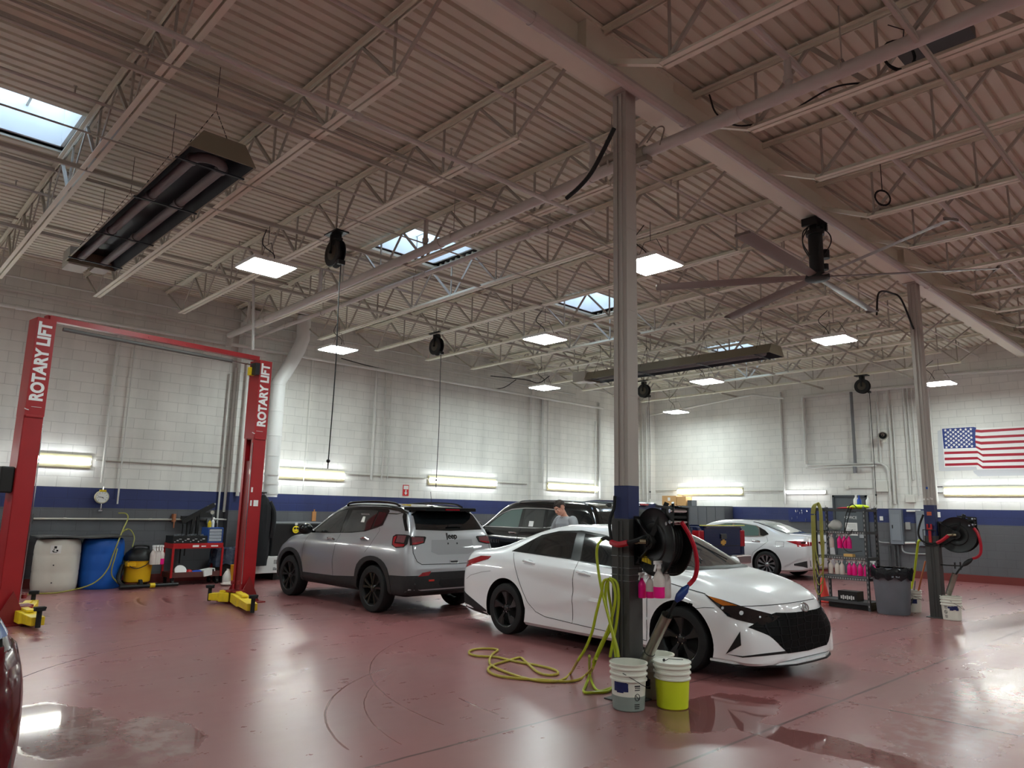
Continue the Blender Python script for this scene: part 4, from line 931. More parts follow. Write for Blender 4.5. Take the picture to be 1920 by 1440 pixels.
m=MB(); m.b2((-.12,-.1,-.02),(.12,.1,.10)); m.b2((.06,-.102,.04),(.10,-.10,.09),1); o=m.build('carton',[M_WHT,M_BLACK],loc=(cx+.24,14.98,.19),smooth=0); o.rotation_euler=(0,-.15,.2); tag(o,'small white carton on the lower tray of the red cart','box')
m=MB(); m.sphere((0,0,0),.07,14,8,sc=(1,1,.9)); tag(m.build('red_sponge',M_RED,loc=(cx-.12,14.98,.235)),'round red item on the lower tray of the red cart','sponge')
m=MB(); m.lathe([(0,-.02),(.11,-.02),(.12,0),(.11,.02),(0,.02)],24,M=Matrix.Rotation(1.1,3,'X')); tag(m.build('polishing_pad',M_WHT,loc=(cx-.28,14.98,.27)),'white round pad at the left of the lower cart tray','pad')
# bin with plastic bag
t=thing('waste_bin',(pZ(402,1090,0).x+.22,15.32,0),'dark bin overhung by a grey blue plastic bag behind the right lift post','bin')
m=MB(); m.lathe([(0,0),(.26,0),(.30,.55),(0,.55)],20); m.build('bin_body',mat('bin_dark',(54,54,52),.6),t)
m=MB(); n=36; vs=[]; prof=[(.20,.66),(.30,.70),(.34,.66),(.345,.55),(.35,.44),(.355,.34)]
for k,(r_,z_) in enumerate(prof):
    for i in range(n): 
        a=2*PI*i/n; w_=.018*math.sin(i*2.3+k)+.012*math.sin(i*5.1); vs.append(((r_+w_)*math.cos(a),(r_+w_)*math.sin(a),z_+.04*math.sin(i*1.1)*(k/5)))
m.add(vs,[(k*n+i,k*n+(i+1)%n,(k+1)*n+(i+1)%n,(k+1)*n+i) for k in range(len(prof)-1) for i in range(n)]); m.build('plastic_bag',mat('bag_blue_grey',(66,78,98),.25,noise=.3,nscale=14,bump=.6),t)
m=MB(); m.lathe([(0,0),(.085,0),(.095,.02),(.095,.15),(.05,.24),(.028,.26),(.028,.29),(0,.29)],20); m.tube(spline([(.05,0,.2),(.085,0,.25),(.03,0,.27)],6),.012,8)
tag(m.build('plastic_jug',M_WHT,loc=(pZ(420,1092,0).x-.05,14.80,0)),'white plastic jug standing left of the right lift post','jug')
m=MB(); m.sphere((0,0,.035),.12,18,8,sc=(1.5,1,.35)); m.sphere((.1,.03,.03),.09,14,8,sc=(1.4,.9,.35)); tag(m.build('white_rag',mat('rag_white',(200,190,182),.85,bump=.8,nscale=22),loc=(pZ(408,1093,0).x,14.45,-.001)),'crumpled white rag on the floor by the jug','rag')
m=MB(); m.lathe([(0,0),(.13,0),(.15,.36),(.155,.37),(.14,.37),(.12,.02),(0,.02)],24); tag(m.build('plastic_bucket',mat('bucket_yellow',(232,170,24),.45),loc=(pZ(434,1092,0).x,14.72,0)),'yellow bucket just behind the right lift post','bucket')
# jacket on a hook
jx=pY(494,930,14.7); t=thing('jacket',(jx.x,14.68,jx.z),'black jacket hanging from a hook by the white duct','jacket')
m=MB(); n=24; vs=[]; pr=[(.03,.04,.02),(.10,.09,-.05),(.19,.11,-.22),(.21,.12,-.5),(.2,.13,-.9),(.21,.14,-1.2),(.19,.12,-1.42)]
for k,(rx,ry,z_) in enumerate(pr):
    for i in range(n):
        a=2*PI*i/n; w_=1+.10*math.sin(i*3+k*.6)*(k>1); vs.append((rx*w_*math.cos(a)-.03*k/6,ry*w_*math.sin(a),z_))
m.add(vs,[(k*n+i,k*n+(i+1)%n,(k+1)*n+(i+1)%n,(k+1)*n+i) for k in range(len(pr)-1) for i in range(n)]+[tuple(range(n)),tuple(range((len(pr)-1)*n,len(pr)*n))]); m.build('body',mat('jacket_black',(20,21,24),.85,noise=.2,nscale=8),t)
m=MB(); m.tube(spline([(.12,-.02,-.12),(.22,-.04,-.35),(.22,-.05,-.7),(.20,-.03,-.85)],5),.06,10,radii=None); m.build('sleeve',mat('jacket_black',(20,21,24),.85),t)
m=MB(); m.b2((-.04,-.05,.05),(.04,.55,.08)); m.bar((0,0,.0),(0,0,.06),.012,.012); m.build('hook',M_DKM,t,smooth=0)
# black machine beside the jacket
t=thing('wheel_balancer',(pY(548,1000,15.3).x,15.36,0),'black cabinet machine with a speckled white lower panel left of the grey SUV','machine')
m=MB(); m.b2((-.62,-.36,.48),(.66,.36,1.18)); m.build('cabinet_body',M_BLACK,t,smooth=0,bevel=.02)
m=MB(); m.b2((-.62,-.37,1.18),(.66,.37,1.21)); m.build('top_rim',M_GREYG,t,smooth=0)
m=MB(); m.b2((-1.0,-.50,.16),(-.42,-.0,.50)); m.build('lower_panel',mat('panel_pale',(206,208,206),.5),t,smooth=0,bevel=.01)
m=MB()
for k in range(12): m.box((-.55+.025*(k%4)-.04,-.503,.42-.03*(k//4)),(.012,.006,.02)); m.box((-.60+.03*(k%5),-.503,.23+.02*(k//4)),(.014,.006,.012+.004*(k%5)))
m.build('panel_print',M_BLACK,t,smooth=0)
m=MB(); m.b2((-.5,-.3,0),(.6,.3,.48)); m.build('base',M_DKM,t,smooth=0)
p=pY(556,993,14.9); t=thing('smiley_sign',(p.x,14.93,p.z),'round yellow smiling face wearing sunglasses on the black machine','sign')
R=Matrix.Rotation(PI/2,3,'X')
m=MB(); m.lathe([(0,.01),(.075,.01),(.08,.0),(.075,-.01),(0,-.01)],28,M=R); m.build('face_disc',mat('smiley_yellow',(244,222,40),.45),t)
m=MB(); m.lathe([(0,.014),(.024,.014)],14,c=(-.03,0,.025),M=R); m.lathe([(0,.014),(.024,.014)],14,c=(.03,0,.025),M=R); m.bar((-.06,-.013,.04),(.06,-.013,.04),.003,.008,up=(0,1,0)); m.build('sunglasses',M_BLACK,t,smooth=0)
m=MB(); m.tube([(.045*math.cos(a),-.012,-.005+.04*math.sin(a)) for a in [PI*1.1+k*PI*.8/8 for k in range(9)]],.004,5); m.build('smile',M_BLACK,t)
m=MB(); m.b2((-.03,-.01,.10),(.03,.0,.145)); m.bar((0,0,.08),(0,0,.1),.005,.005); m.build('card_tag',M_WHT,t,smooth=0)
# tools on the rail
for i,(px,py,w_,h_,mt,lab,cat) in enumerate(((326,971,.05,.16,mat('copper_tone',(168,104,70),.5),'small copper coloured tool hanging on the dark wall rail','tool'),(391,977,.10,.10,M_GREYG,'grey metal box on the wall rail above the bin','bracket'),(62,966,.0,.0,None,'',''))):
    if mt is None: continue
    p=pY(px,py,15.68); m=MB(); m.b2((-w_/2,-.05,-h_/2),(w_/2,.06,h_/2)); m.cyl((0,-.04,-h_/2),(0,-.04,-h_/2-.12),.012,8); tag(m.build('wall_tool',mt,loc=p,smooth=0),lab,cat)
p=pY(370,968,15.4); t=thing('bumper_jack',(p.x,15.45,p.z),'black bracket tool with raised arm hanging on the dark left wall','tool')
m=MB(); m.bar((-.28,0,-.12),(.34,-.02,.24),.06,.09); m.bar((-.05,0,-.02),(-.1,0,-.5),.05,.05); m.bar((.04,0,.02),(.03,0,-.42),.05,.05); m.b2((.05,-.05,-.02),(.3,.2,.08)); m.build('arm_frame',M_DKM,t,smooth=0)
m=MB(); m.bar((.2,-.03,.2),(.36,-.03,.26),.03,.03); m.cyl((.3,-.06,.08),(.3,.03,.08),.04,10); m.build('handle',M_STEELD,t)
for i,px in enumerate((344,352)):
    p=pY(px,972,15.6); m=MB(); m.cyl((0,0,0),(0,0,-.9+.15*i),.014,8); m.b2((-.05,-.03,-.02),(.05,.03,.05)); tag(m.build('pry_bar',M_DKM,loc=p),'black long handled tool hanging from the wall rail','tool','long tools on the left wall rail')
p=pY(402,973,15.6); m=MB(); m.cyl((-.02,0,0),(.36,0,-.02),.016,10); m.cyl((-.04,0,0),(0,0,0),.035,12); tag(m.build('white_bar',M_WHT,loc=p),'short white bar with a knob on the dark rail','bar')
# hoses by the barrels
M_YH=mat('hose_olive',(150,146,70),.5,noise=.15,nscale=20); M_GH=mat('hose_green',(166,178,34),.4,noise=.12,nscale=20)
cable([pY(222,962,15.66),pY(236,963,15.6),pY(240,972,15.4),pY(232,990,15.1),pY(222,1015,14.82),pY(212,1040,14.78),pY(203,1065,14.74),pY(186,1086,14.72),pY(160,1100,14.70),pZ(110,1111,.016),pZ(70,1113,.012),pZ(50,1115,.012),pZ(20,1121,.012)],.012,'olive air hose looping past the blue barrel along the floor','air_hose',M_YH)
cable([pY(238,993,15.5),pY(228,1000,15.3),pY(217,1040,14.9),pY(209,1075,14.85),pY(222,1095,14.9)],.012,'olive air hose hanging beside the yellow vacuum','air_hose',M_YH)
cable([pY(248,1026,15.4),pY(252,1008,15.5),pY(246,995,15.6),pY(238,992,15.6),pY(230,998,15.6)],.011,'short olive hose arching above the yellow vacuum','air_hose',M_YH)
# ================================================================ buckets
def make_bucket(fillz,liq,deco,lidded=False,band=None):
    t=thing('plastic_pail',(0,0,0),'','bucket')
    r0,r1,h=.128,.148,.365; rr=lambda z:r0+(r1-r0)*z/h
    M_PL=mat('pail_plastic',(222,220,208),.4,noise=.05,nscale=5)
    M_LQ={'green':mat('pail_green',(206,216,40),.4,noise=.08,nscale=4),'grey':mat('pail_grey',(138,148,142),.4,noise=.12,nscale=4),None:M_PL}[liq]
    m=MB()
    prof=[(0,0,1),(r0-.008,0,1),(r0,.008,1)]+[(rr(fillz),fillz,0)]+[(rr(.225),.225),(rr(.225)+.012,.23),(rr(.225)+.012,.24),(rr(.24),.245),(rr(.27),.27),(rr(.27)+.012,.275),(rr(.27)+.012,.285),(rr(.28),.29),(rr(.315),.315),(rr(.315)+.012,.32),(rr(.315)+.012,.33),(rr(.33),.335),(r1,h-.012),(r1+.010,h-.01),(r1+.010,h),(r1-.004,h)]
    prof=[p if len(p)==3 else (p[0],p[1],0) for p in prof]
    prof[2]=(prof[2][0],prof[2][1],1)
    m.lathe(prof,40); 
    if lidded: m.lathe([(r1-.004,h-.002),(r1-.02,h-.006),(0,h-.004)],40)
    else: m.lathe([(r1-.004,h),(rr(.2)-.006,.2),(rr(fillz)-.006,fillz-.01 if fillz<.2 else .19)],40)
    o=m.build('pail_body',[M_PL,M_LQ],t)
    if not lidded:
        m=MB(); z=max(fillz,.02)-.012; m.lathe([(0,z),(rr(z)-.007,z)],32); m.build('liquid_surface',M_LQ,t)
    return t,rr
def pail_handle(t,rr,a,drop,front=1):
    m=MB(); z=.30; ca,sa=math.cos(a),math.sin(a); pts=[]
    for k in range(13):
        u=-1+2*k/12; x=u*rr(z)*1.06; q=math.sqrt(max(0,1-u*u)); out=rr(z)+.03+.0*q; 
        y=-(math.sqrt(max(0,(rr(z)+.03)**2-x*x)))*min(1,q*3) ; zz=z-drop*q
        pts.append((x*ca-y*sa,x*sa+y*ca,zz))
    m.tube(pts,.003,6); m.build('wire_handle',M_DKM,t)
def pail_print(t,rr,items,mt,name='printed_mark'):
    m=MB()
    for (a,z,wd,h_) in items:
        a=math.radians(a); c=V((rr(z)+.002)*math.cos(a),(rr(z)+.002)*math.sin(a),z); n=max(1,int(wd/.02)); dw=wd/n
        for k in range(n):
            aa=a+(k-(n-1)/2)*dw/rr(z); m.box(((rr(z)+.0015)*math.cos(aa),(rr(z)+.0015)*math.sin(aa),z),(.002,dw*1.02,h_),rz=aa)
    m.build(name,mt,t,smooth=0)
M_NAVY=mat('print_navy',(22,32,84),.5); M_PRN=mat('print_black',(40,40,44),.6)
def warn(t,rr,a,z):
    it=[(a+dx,z+dz,w_,h_) for dx,dz,w_,h_ in ((0,.085,.05,.010),(-6,.07,.012,.006),(4,.07,.03,.006),(0,.055,.045,.006),(0,-.055,.045,.006),(0,-.07,.045,.006),(0,-.085,.04,.006))]
    pail_print(t,rr,it,M_PRN,'warning_label')
    aa=math.radians(a); m=MB(); c=V((rr(z)+.003)*math.cos(aa),(rr(z)+.003)*math.sin(aa),z); e=V(-math.sin(aa),math.cos(aa),0)
    m.tube([c+e*.022*math.cos(q)+V(0,0,.026*math.sin(q)) for q in [2*PI*k/16 for k in range(16)]],.0025,5,closed=True); m.bar(c+e*.016+V(0,0,-.018),c-e*.016+V(0,0,.018),.003,.004); m.build('warning_symbol',M_PRN,t)
t,rr=make_bucket(.115,'grey',0); b=pZ(1176,1326,0); t.location=(b.x-.02,b.y-.03,0); t['label']='white bucket with grey water and a torn blue print, in front of the big column'
pail_print(t,rr,[(-168,.205,.06,.05),(-160,.17,.08,.03),(-172,.16,.06,.03),(-158,.225,.05,.018),(-150,.20,.03,.04),(175,.19,.05,.07)],M_NAVY); warn(t,rr,-112,.115); pail_handle(t,rr,math.radians(20),.11)
t,rr=make_bucket(.235,'green',0,True); b=pZ(1263,1330,0); t.location=(b.x+.06,b.y+.05,0); t['label']='bucket of bright yellow green liquid with a lid, foremost by the big column'
m=MB(); m.tube([(-.06,.02,.368),(.0,.03,.375),(.05,-.02,.37),(.09,-.05,.368)],.003,5); m.sphere((-.07,.03,.372),.012,8,6); m.build('lid_wire',M_DKM,t)
t2,rr=make_bucket(.1,None,0); b=pZ(1258,1302,0); t2.location=(t.location.x+.16,t.location.y+.27,0); t2['label']='white bucket standing behind the yellow green bucket'
pail_print(t2,rr,[(-178,.13,.05,.08)],M_PRN)
t,rr=make_bucket(.1,None,0); b=pZ(1716,1149,0); t.location=(b.x+.08,b.y+.06,0); t['label']='white bucket holding broom handles between the trash can and far column'
pail_print(t,rr,[(-150,.19,.09,.07)],M_NAVY); warn(t,rr,-185,.12); pail_handle(t,rr,.2,.10); B4=t.location.copy()
t,rr=make_bucket(.1,None,0); b=pZ(1791,1164,0); t.location=(b.x+.08,b.y+.06,0); t['label']='white bucket with a smeared dark print right of the far column'
pail_print(t,rr,[(-176,.20,.05,.03),(-165,.18,.05,.05),(-155,.205,.05,.03),(-148,.18,.06,.03),(-138,.20,.05,.05),(-130,.175,.04,.04)],M_NAVY); warn(t,rr,-200,.13); pail_handle(t,rr,.2,.13)
# broom and squeegee handles
m=MB(); a=V(B4.x+.0,B4.y-.02,.36); m.cyl(V(0,0,-.32),pY(1735,1052,4.3)-a,.014,10); tag(m.build('broom_handle',mat('wood_handle',(176,100,62),.6),loc=a),'wooden broom handle leaning from the white bucket to the far column','handle')
cable([pY(1728,1013,4.35),pY(1722,1016,4.4),pY(1718,1045,4.5),pY(1714,1075,4.6),pY(1708,1105,4.7),pY(1700,1130,4.75),pY(1696,1147,4.7)],.02,'bright yellow green hose hanging down beside the trash can','air_hose',mat('hose_neon',(206,226,60),.4))
cable([pY(1716,1090,4.6),pY(1712,1120,4.5),pY(1704,1142,4.45),pZ(1697,1150,.02)],.010,'thin dark cord hanging in front of the white bucket')
# ================================================================ wall mounted hose reels on the columns
def big_reel(cx,cy,cz,label,colx,coly,ang=0):
    t=thing('column_hose_reel',(cx,cy,cz),label,'hose reel','large hose reels on the columns',rz=ang)
    R=Matrix.Rotation(PI/2,3,'Y')
    for sx in (-.085,.085):
        m=MB(); s=-1 if sx<0 else 1
        m.lathe([(0,sx*1.0),(.10,sx),(.12,sx+s*.012),(.16,sx+s*.012),(.17,sx),(.27,sx),(.285,sx+s*.010),(.285,sx-s*.004),(0,sx-s*.004)],48,M=R); m.build('side_disc',M_BLACK,t)
    m=MB(); m.lathe([(.12,-.08),(.12,.08)],32,M=R)
    for k in range(6): 
        x_=-.065+.026*k; m.lathe([(.18+.014*math.cos(q),x_+.014*math.sin(q)) for q in [2*PI*i/8 for i in range(9)]],32,M=R)
    m.build('wound_hose',M_RUB,t)
    m=MB(); m.cyl((-.17,0,0),(.15,0,0),.03,14); m.cyl((-.15,0,0),(-.12,0,0),.065,16)
    for k in range(6): a=k*PI/3; m.cyl((-.125,.045*math.cos(a),.045*math.sin(a)),(-.155,.045*math.cos(a),.045*math.sin(a)),.008,6)
    m.build('hub',M_DKM,t)
    dy=coly-cy
    m=MB()
    for sx in (-.115,.112):
        for (za,zb) in ((.20,.03),(-.20,-.03)): m.bar((sx,dy-.09,za),(sx,-.02,zb),.012,.045,up=(1,0,0))
        m.bar((sx,dy-.10,-.21),(sx,dy-.10,.21),.012,.05,up=(1,0,0))
    m.b2((-.12,dy-.105,-.21),(.115,dy-.088,-.15)); m.b2((-.12,dy-.105,.15),(.115,dy-.088,.21))
    m.bar((-.13,-.02,.04),(-.02,-.10,.33),.02,.04); m.bar((.12,-.02,.04),(.04,-.10,.33),.02,.04)
    m.build('support_bracket',M_BLACK,t,smooth=0)
    m=MB(); m.b2((-.08,-.25,.20),(.08,-.18,.22)); m.b2((-.08,-.26,.14),(-.07,-.17,.29)); m.b2((.07,-.26,.14),(.08,-.17,.29)); m.bar((-.075,-.02,.30),(-.075,-.25,.28),.012,.02); m.bar((.075,-.02,.30),(.075,-.25,.28),.012,.02); m.build('guide_frame',M_DKM,t,smooth=0)
    for (y_,z_) in ((-.24,.26),(-.24,.17),(-.19,.155)):
        m=MB(); m.cyl((-.10,y_,z_),(.085,y_,z_),.016,12); m.build('roller',M_CHR,t)
    m=MB(); m.cyl((-.17,0,0),(-.21,.03,0),.02,10); m.cyl((-.21,.03,0),(-.20,.10,-.01),.018,10); m.build('swivel_joint',mat('brass_dull',(150,136,110),.4,metal=.6),t)
    return t
R1=V(5.30,3.685,1.335)
big_reel(R1.x,R1.y,R1.z,'large black hose reel on the big column, in front of the white sedan',5.27,4.00,math.radians(-19))
R2c=pX(1793,1003,13.5)
big_reel(R2c.x+.12,R2c.y,R2c.z,'large black hose reel on the far column against the grey wall',13.48,4.04)
M_RH=mat('hose_red',(168,18,38),.3)
def hose(pts,r,label,mt,name='hose'): return cable(pts,r,label,name,mt)
# feed hoses
x=R1.x-.27
hose([pX(1238,1008,5.26),pX(1215,1006,5.2),pX(1195,1013,5.1),pX(1178,1018,5.08)],.020,'black feed hose joining the reel hub on the big column',M_RUB)
hose([pX(1177,1018,5.08),pX(1160,1021,5.06),pX(1146,1017,5.08)],.026,'red sleeve of the feed hose crossing the big column',M_RH)
hose([pX(1146,1014,5.08),pX(1143,985,5.1),pX(1145,968,5.12),pX(1151,953,5.15),pX(1153,930,5.16)],.014,'black hose curving up the left edge of the big column',M_RUB)
hose([pX(1146,1012,5.1),pX(1136,1009,5.1),pX(1128,1012,5.1)],.018,'short black hose end left of the big column',M_RUB)
# red delivery hose with handpiece, resting in its steel holster
Yh=3.52
hose([pY(1278,979,Yh-.10),pY(1293,1004,Yh-.13),pY(1303,1030,Yh-.15),pY(1307,1058,Yh-.15),pY(1304,1080,Yh-.13),pY(1297,1091,Yh-.1),pY(1291,1097,Yh-.08)],.019,'glossy red hose curving down from the reel beside the white sedan hood',M_RH)
def handpiece(a,b,c,blue,label):
    t=thing('hose_handpiece',a,label,'hose nozzle'); B=b-a;Cc=c-a
    M_B=mat('swivel_blue',(30,58,120),.35) if blue else M_DKM
    m=MB(); L=B.length; d=B.normalized(); n=d.cross(V(0,1,.2)).normalized()
    m.tube([V(0,0,0),B*.15,B*.3,B*.7,B*.9,B],.02,12,radii=[.012,.022,.034,.036,.024,.014]); 
    m.build('swivel_grip',M_B,t)
    m=MB(); m.tube([B*.35+n*.03,B*.5+n*.04,B*.65+n*.03],.008,8); m.build('trigger',M_CHR,t)
    m=MB(); m.tube([B,B.lerp(Cc,.5)+V(0,0,.01),Cc],.014,10); m.build('lower_hose',M_RUB,t)
    return t
handpiece(pY(1291,1097,Yh-.08),pY(1267,1128,Yh),pY(1249,1165,Yh+.1),True,'blue swivel handpiece on the red hose, beside the white sedan fender')
def holster(a,b,r,label):
    t=thing('steel_holster',a,label,'tube'); B=b-a; m=MB(); 
    m.tube([V(0,0,0),B*.97,B],r,20,cap=False,radii=[r,r,r*1.08]); m.tube([B,B*.97,B*.3],r*.9,20,cap=False); m.build('tube',mat('brushed_steel',(150,146,136),.3,metal=.85,noise=.12,nscale=14),t,recalc=False)
    m=MB(); m.cyl(B*.2,B*.205,r*1.12,20); m.build('clamp_band',M_DKM,t); return t
holster(pY(1209,1240,3.86),pY(1251,1153,Yh+.06),.045,'slanted brushed steel holster tube leaning off the big column')
# far column hoses
X2=13.35
hose([pX(1731,965,X2),pX(1724,985,X2),pX(1722,1002,X2),pX(1729,1014,X2),pX(1744,1019,X2),pX(1758,1018,X2)],.016,'black hose loop on the left of the far column',M_RUB)
hose([pX(1757,1018,X2-.02),pX(1768,1012,X2-.02),pX(1778,1004,X2+.0)],.028,'red sleeve of the hose entering the far reel hub',M_RH)
hose([pX(1826,990,13.5),pX(1834,1002,13.5),pX(1839,1022,13.5),pX(1838,1038,13.5),pX(1831,1045,13.5),pX(1824,1047,13.5)],.022,'red hose curving down from the far reel against the grey wall',M_RH)
handpiece(pX(1824,1047,13.5),pX(1805,1061,13.45),pX(1790,1080,13.4),False,'dark swivel handpiece on the far reel hose')
holster(V(13.42,3.86,.38),pX(1791,1076,13.42),.045,'slanted steel holster tube leaning off the far column')
m=MB(); m.bar((-.02,0,0),(.0,-.28,0),.03,.02); m.bar((0,-.2,-.05),(0,-.2,.05),.02,.02); m.bar((0,-.28,-.06),(0,-.28,.06),.02,.02); tag(m.build('hose_hook',M_DKM,loc=(13.48,3.945,.84),smooth=0),'small dark hook sticking out of the far column guard','hook')
# rusty basket and red clip on far column
t=thing('wire_caddy',(13.395,4.04,1.27),'small black rack with a red tool strapped to the far column','rack')
m=MB()
for z in (-.12,.12): m.b2((-.06,-.10,z),(0,.10,z+.012)); 
m.b2((-.06,-.10,-.12),(-.05,-.09,.12)); m.b2((-.06,.09,-.12),(-.05,.10,.12)); m.build('rack_frame',M_BLACK,t,smooth=0)
m=MB(); m.b2((-.04,-.02,-.10),(-.02,.02,.16)); m.b2((-.045,-.04,.12),(-.02,-.015,.22)); m.b2((-.045,.015,.12),(-.02,.04,.22)); m.build('red_clip',M_RED,t,smooth=0)
m=MB(); m.prism([(-.06,-.1),(-.01,-.1),(-.01,.18),(-.09,.20)],-.05,.05,'x',c=(0,0,0)); tag(m.build('rusty_holder',mat('rust_brown',(92,72,50),.8,noise=.4,nscale=12),loc=(13.46,4.145,.78),smooth=0),'rusty brown metal holder on the left side of the far column','holder')
# stickers on columns
m=MB(); 
for q in range(6): m.box((0,-.06+.024*q,.012*math.sin(q*2)),(.003,.022,.02+.01*(q%2)))
o=m.build('torn_sticker',M_WHT,loc=(13.48-.079,4.04,1.90),smooth=0); tag(o,'torn white sticker remains on the far column','sticker')
m=MB(); m.b2((-.003,-.035,-.03),(0,.035,.03)); tag(m.build('orange_label',mat('label_orange',(190,92,60),.5),loc=(13.48-.0785,4.04+.0,1.66),smooth=0),'small orange label on the blue band of the far column','label')
m=MB(); m.prism([(-.04,0),(-.01,.02),(.03,.015),(.045,0),(.01,-.02),(-.02,-.014)],-.002,0,'x'); tag(m.build('blue_decal',mat('decal_blue',(40,90,180),.5),loc=(13.48-.079,4.04,2.08),smooth=0),'tiny blue decal high on the far column','sticker')
# ---------------- hanging basket with bottles on the big column
t=thing('wire_basket',(5.27,3.72,1.08),'small black wire basket hung on the big column under the reel','basket')
m=MB()
for z in (0,.06,.12): m.tube([(-.06,-.16,z),(.06,-.16,z),(.06,.16,z),(-.06,.16,z)],.003,5,closed=True)
for k in range(11): y=-.15+.03*k; m.tube([(-.06,y,.12),(-.06,y,0),(.06,y,0),(.06,y,.12)],.002,4)
m.build('wire_mesh',M_BLACK,t)
m=MB(); m.bar((-.02,.13,.09),(-.02,-.12,.03),.03,.05); tag(m.build('yellow_brush',M_YEL,loc=(5.27,3.72,1.10),smooth=0),'yellow scraper lying in the wire basket','scraper')
for i,(px,k,sc,lab) in enumerate(((1204,'pink',.8,'full pink bottle hanging closest to the big column'),(1219,'low',.85,'bottle with a little pink fluid hanging under the basket'),(1236,'half',1.12,'larger bottle one third full of pink fluid by the basket'),(1248,'clear',1.12,'cloudy empty bottle hanging at the outer end of the basket'))):
    p=pX(px,1121,(5.30,5.30,5.15,5.32)[i]); bottle(k,(p.x,p.y,p.z),0,lab,'bottles hanging on the big column basket',sc)
m=MB()
for z in (1.10,1.04,.99,1.2): m.tube([(-.10,-.10,z),(.10,-.10,z),(.10,.10,z),(-.10,.10,z)],.003,5,closed=True)
o=m.build('wire_ties',M_GREYG,loc=(5.27,4.04,0)); tag(o,'thin wires wrapped around the big column above the basket','wire')
# ---------------- green air hose hung beside the column, running on the floor
P=lambda x,y,X=5.0: pX(x,y,X)
hose([P(1128,1012,5.1),P(1121,1022),P(1119,1040),P(1122,1070),P(1127,1100),P(1134,1130),P(1142,1160),P(1150,1190),P(1157,1215),P(1160,1232)],.0125,'bright green air hose running down to the floor left of the big column',M_GH,'air_hose')
def loop(xt,bx,by,xb2,lab,X=5.0):
    hose([P(1146,1092,X-.02),P(1138,1086,X),P(xt,1100,X),P((xt+bx)/2-4,(1100+by)/2,X),P(bx,by,X)],.0125,lab,M_GH,'air_hose')
G_='green air hose loops hung on the big column'
H=[[(1141,1086),(1132,1090),(1128,1110),(1118,1150),(1110,1185),(1098,1215),(1084,1238)],
   [(1141,1086),(1136,1100),(1136,1130),(1142,1160),(1148,1185),(1152,1210),(1155,1232)],
   [(1142,1085),(1150,1095),(1154,1120),(1148,1155),(1140,1180),(1124,1215),(1112,1243)],
   [(1143,1084),(1156,1092),(1160,1120),(1157,1160),(1152,1190),(1147,1215),(1144,1232)],
   [(1140,1086),(1141,1110),(1147,1150),(1146,1175),(1134,1200),(1120,1230),(1112,1250)]]
for i,h in enumerate(H):
    o=hose([P(x_,y_,4.98+.035*i) for x_,y_ in h],.0125,'one strand of the green air hose loops hung left of the big column',M_GH,'air_hose'); o['group']=G_
F_=lambda x,y: pZ(x,y,.014)
tail=[P(1084,1238,4.98)]+[F_(x_,y_) for x_,y_ in ((1070,1262),(1056,1274),(1036,1278),(1000,1275),(960,1264),(920,1246),(922,1228),(933,1218),(905,1216),(884,1219),(880,1225),(895,1230),(930,1232),(965,1240),(1010,1248),(1040,1256),(1046,1263),(1030,1266),(1012,1262),(1000,1254),(985,1240),(975,1233),(955,1238),(925,1247),(915,1256),(930,1266),(970,1272),(1020,1275),(1060,1278),(1085,1274),(1100,1264))]+[P(1112,1252,5.0)]
hose(tail,.0125,'olive green air hose lying in loops on the red floor left of the column',mat('hose_floor',(176,160,60),.45,noise=.15,nscale=20),'air_hose')
hose([P(1118,1235,5.0),F_(1110,1256),F_(1098,1285),F_(1096,1298),F_(1120,1298),F_(1140,1296),F_(1152,1285)],.0125,'green air hose strand looping on the floor to the grey water bucket',M_GH,'air_hose')
hose([P(1105,1230,5.0),F_(1106,1262),F_(1112,1284),F_(1124,1296),F_(1146,1290)],.0125,'second green strand curling on the floor by the grey water bucket',M_GH,'air_hose')
# ================================================================ metal shelf
fr=V(13.27,5.03,0); fd=V(.08,.997,0).normalized(); SW=.90; SD=.42
sa=math.atan2(fd.y,fd.x)
t=thing('metal_shelf',fr,'dark steel storage shelf with four tiers of bottles near the right wall','shelf',rz=sa)
# local x along the front (to the left in view), local y = away from the camera is negative
M_SH=mat('shelf_steel',(70,72,74),.5,metal=.3,noise=.1,nscale=8)
HS=1.75
for lx in (0,SW):
    for ly in (0,-SD):
        m=MB(); m.b2((lx-.02,ly-.02,0),(lx+.02,ly-.016,HS)); m.b2((lx-.02,ly-.02,0),(lx-.016,ly+.02,HS)); 
        m.b2((lx-.021,ly+.016,0),(lx+.02,ly+.02,HS))
        o=m.build('post',M_SH,t,smooth=0)
        m=MB()
        for k in range(22): m.b2((lx-.008,ly+.0202,.06+.08*k),(lx+.006,ly+.0215,.10+.08*k))
        m.build('post_slots',mat('slot_pale',(150,150,148),.6),o,smooth=0)
TZ=[.13,.53,.88,1.32,1.71]
for z in TZ:
    m=MB(); m.b2((-.02,-SD-.02,z-.035),(SW+.02,-SD+.0,z+.01)); m.b2((-.02,0,z-.035),(SW+.02,.022,z+.01)); m.b2((-.02,-SD,z-.035),(0,0,z+.01)); m.b2((SW,-SD,z-.035),(SW+.02,0,z+.01)); m.b2((0,-SD,z-.004),(SW,0,z+.004))
    o=m.build('tier',M_SH,t,smooth=0)
    if z in (.53,.88,1.32):
        m=MB()
        for k in range(20): m.b2((.02+.044*k,.022,z-.028),(.045+.044*k,.0235,z-.002))
        m.build('tier_slots',mat('slot_pale',(150,150,148),.6),o,smooth=0)
def S(lx,ly,z): return fr+fd*lx+V(-fd.y,fd.x,0)*ly+V(0,0,z)
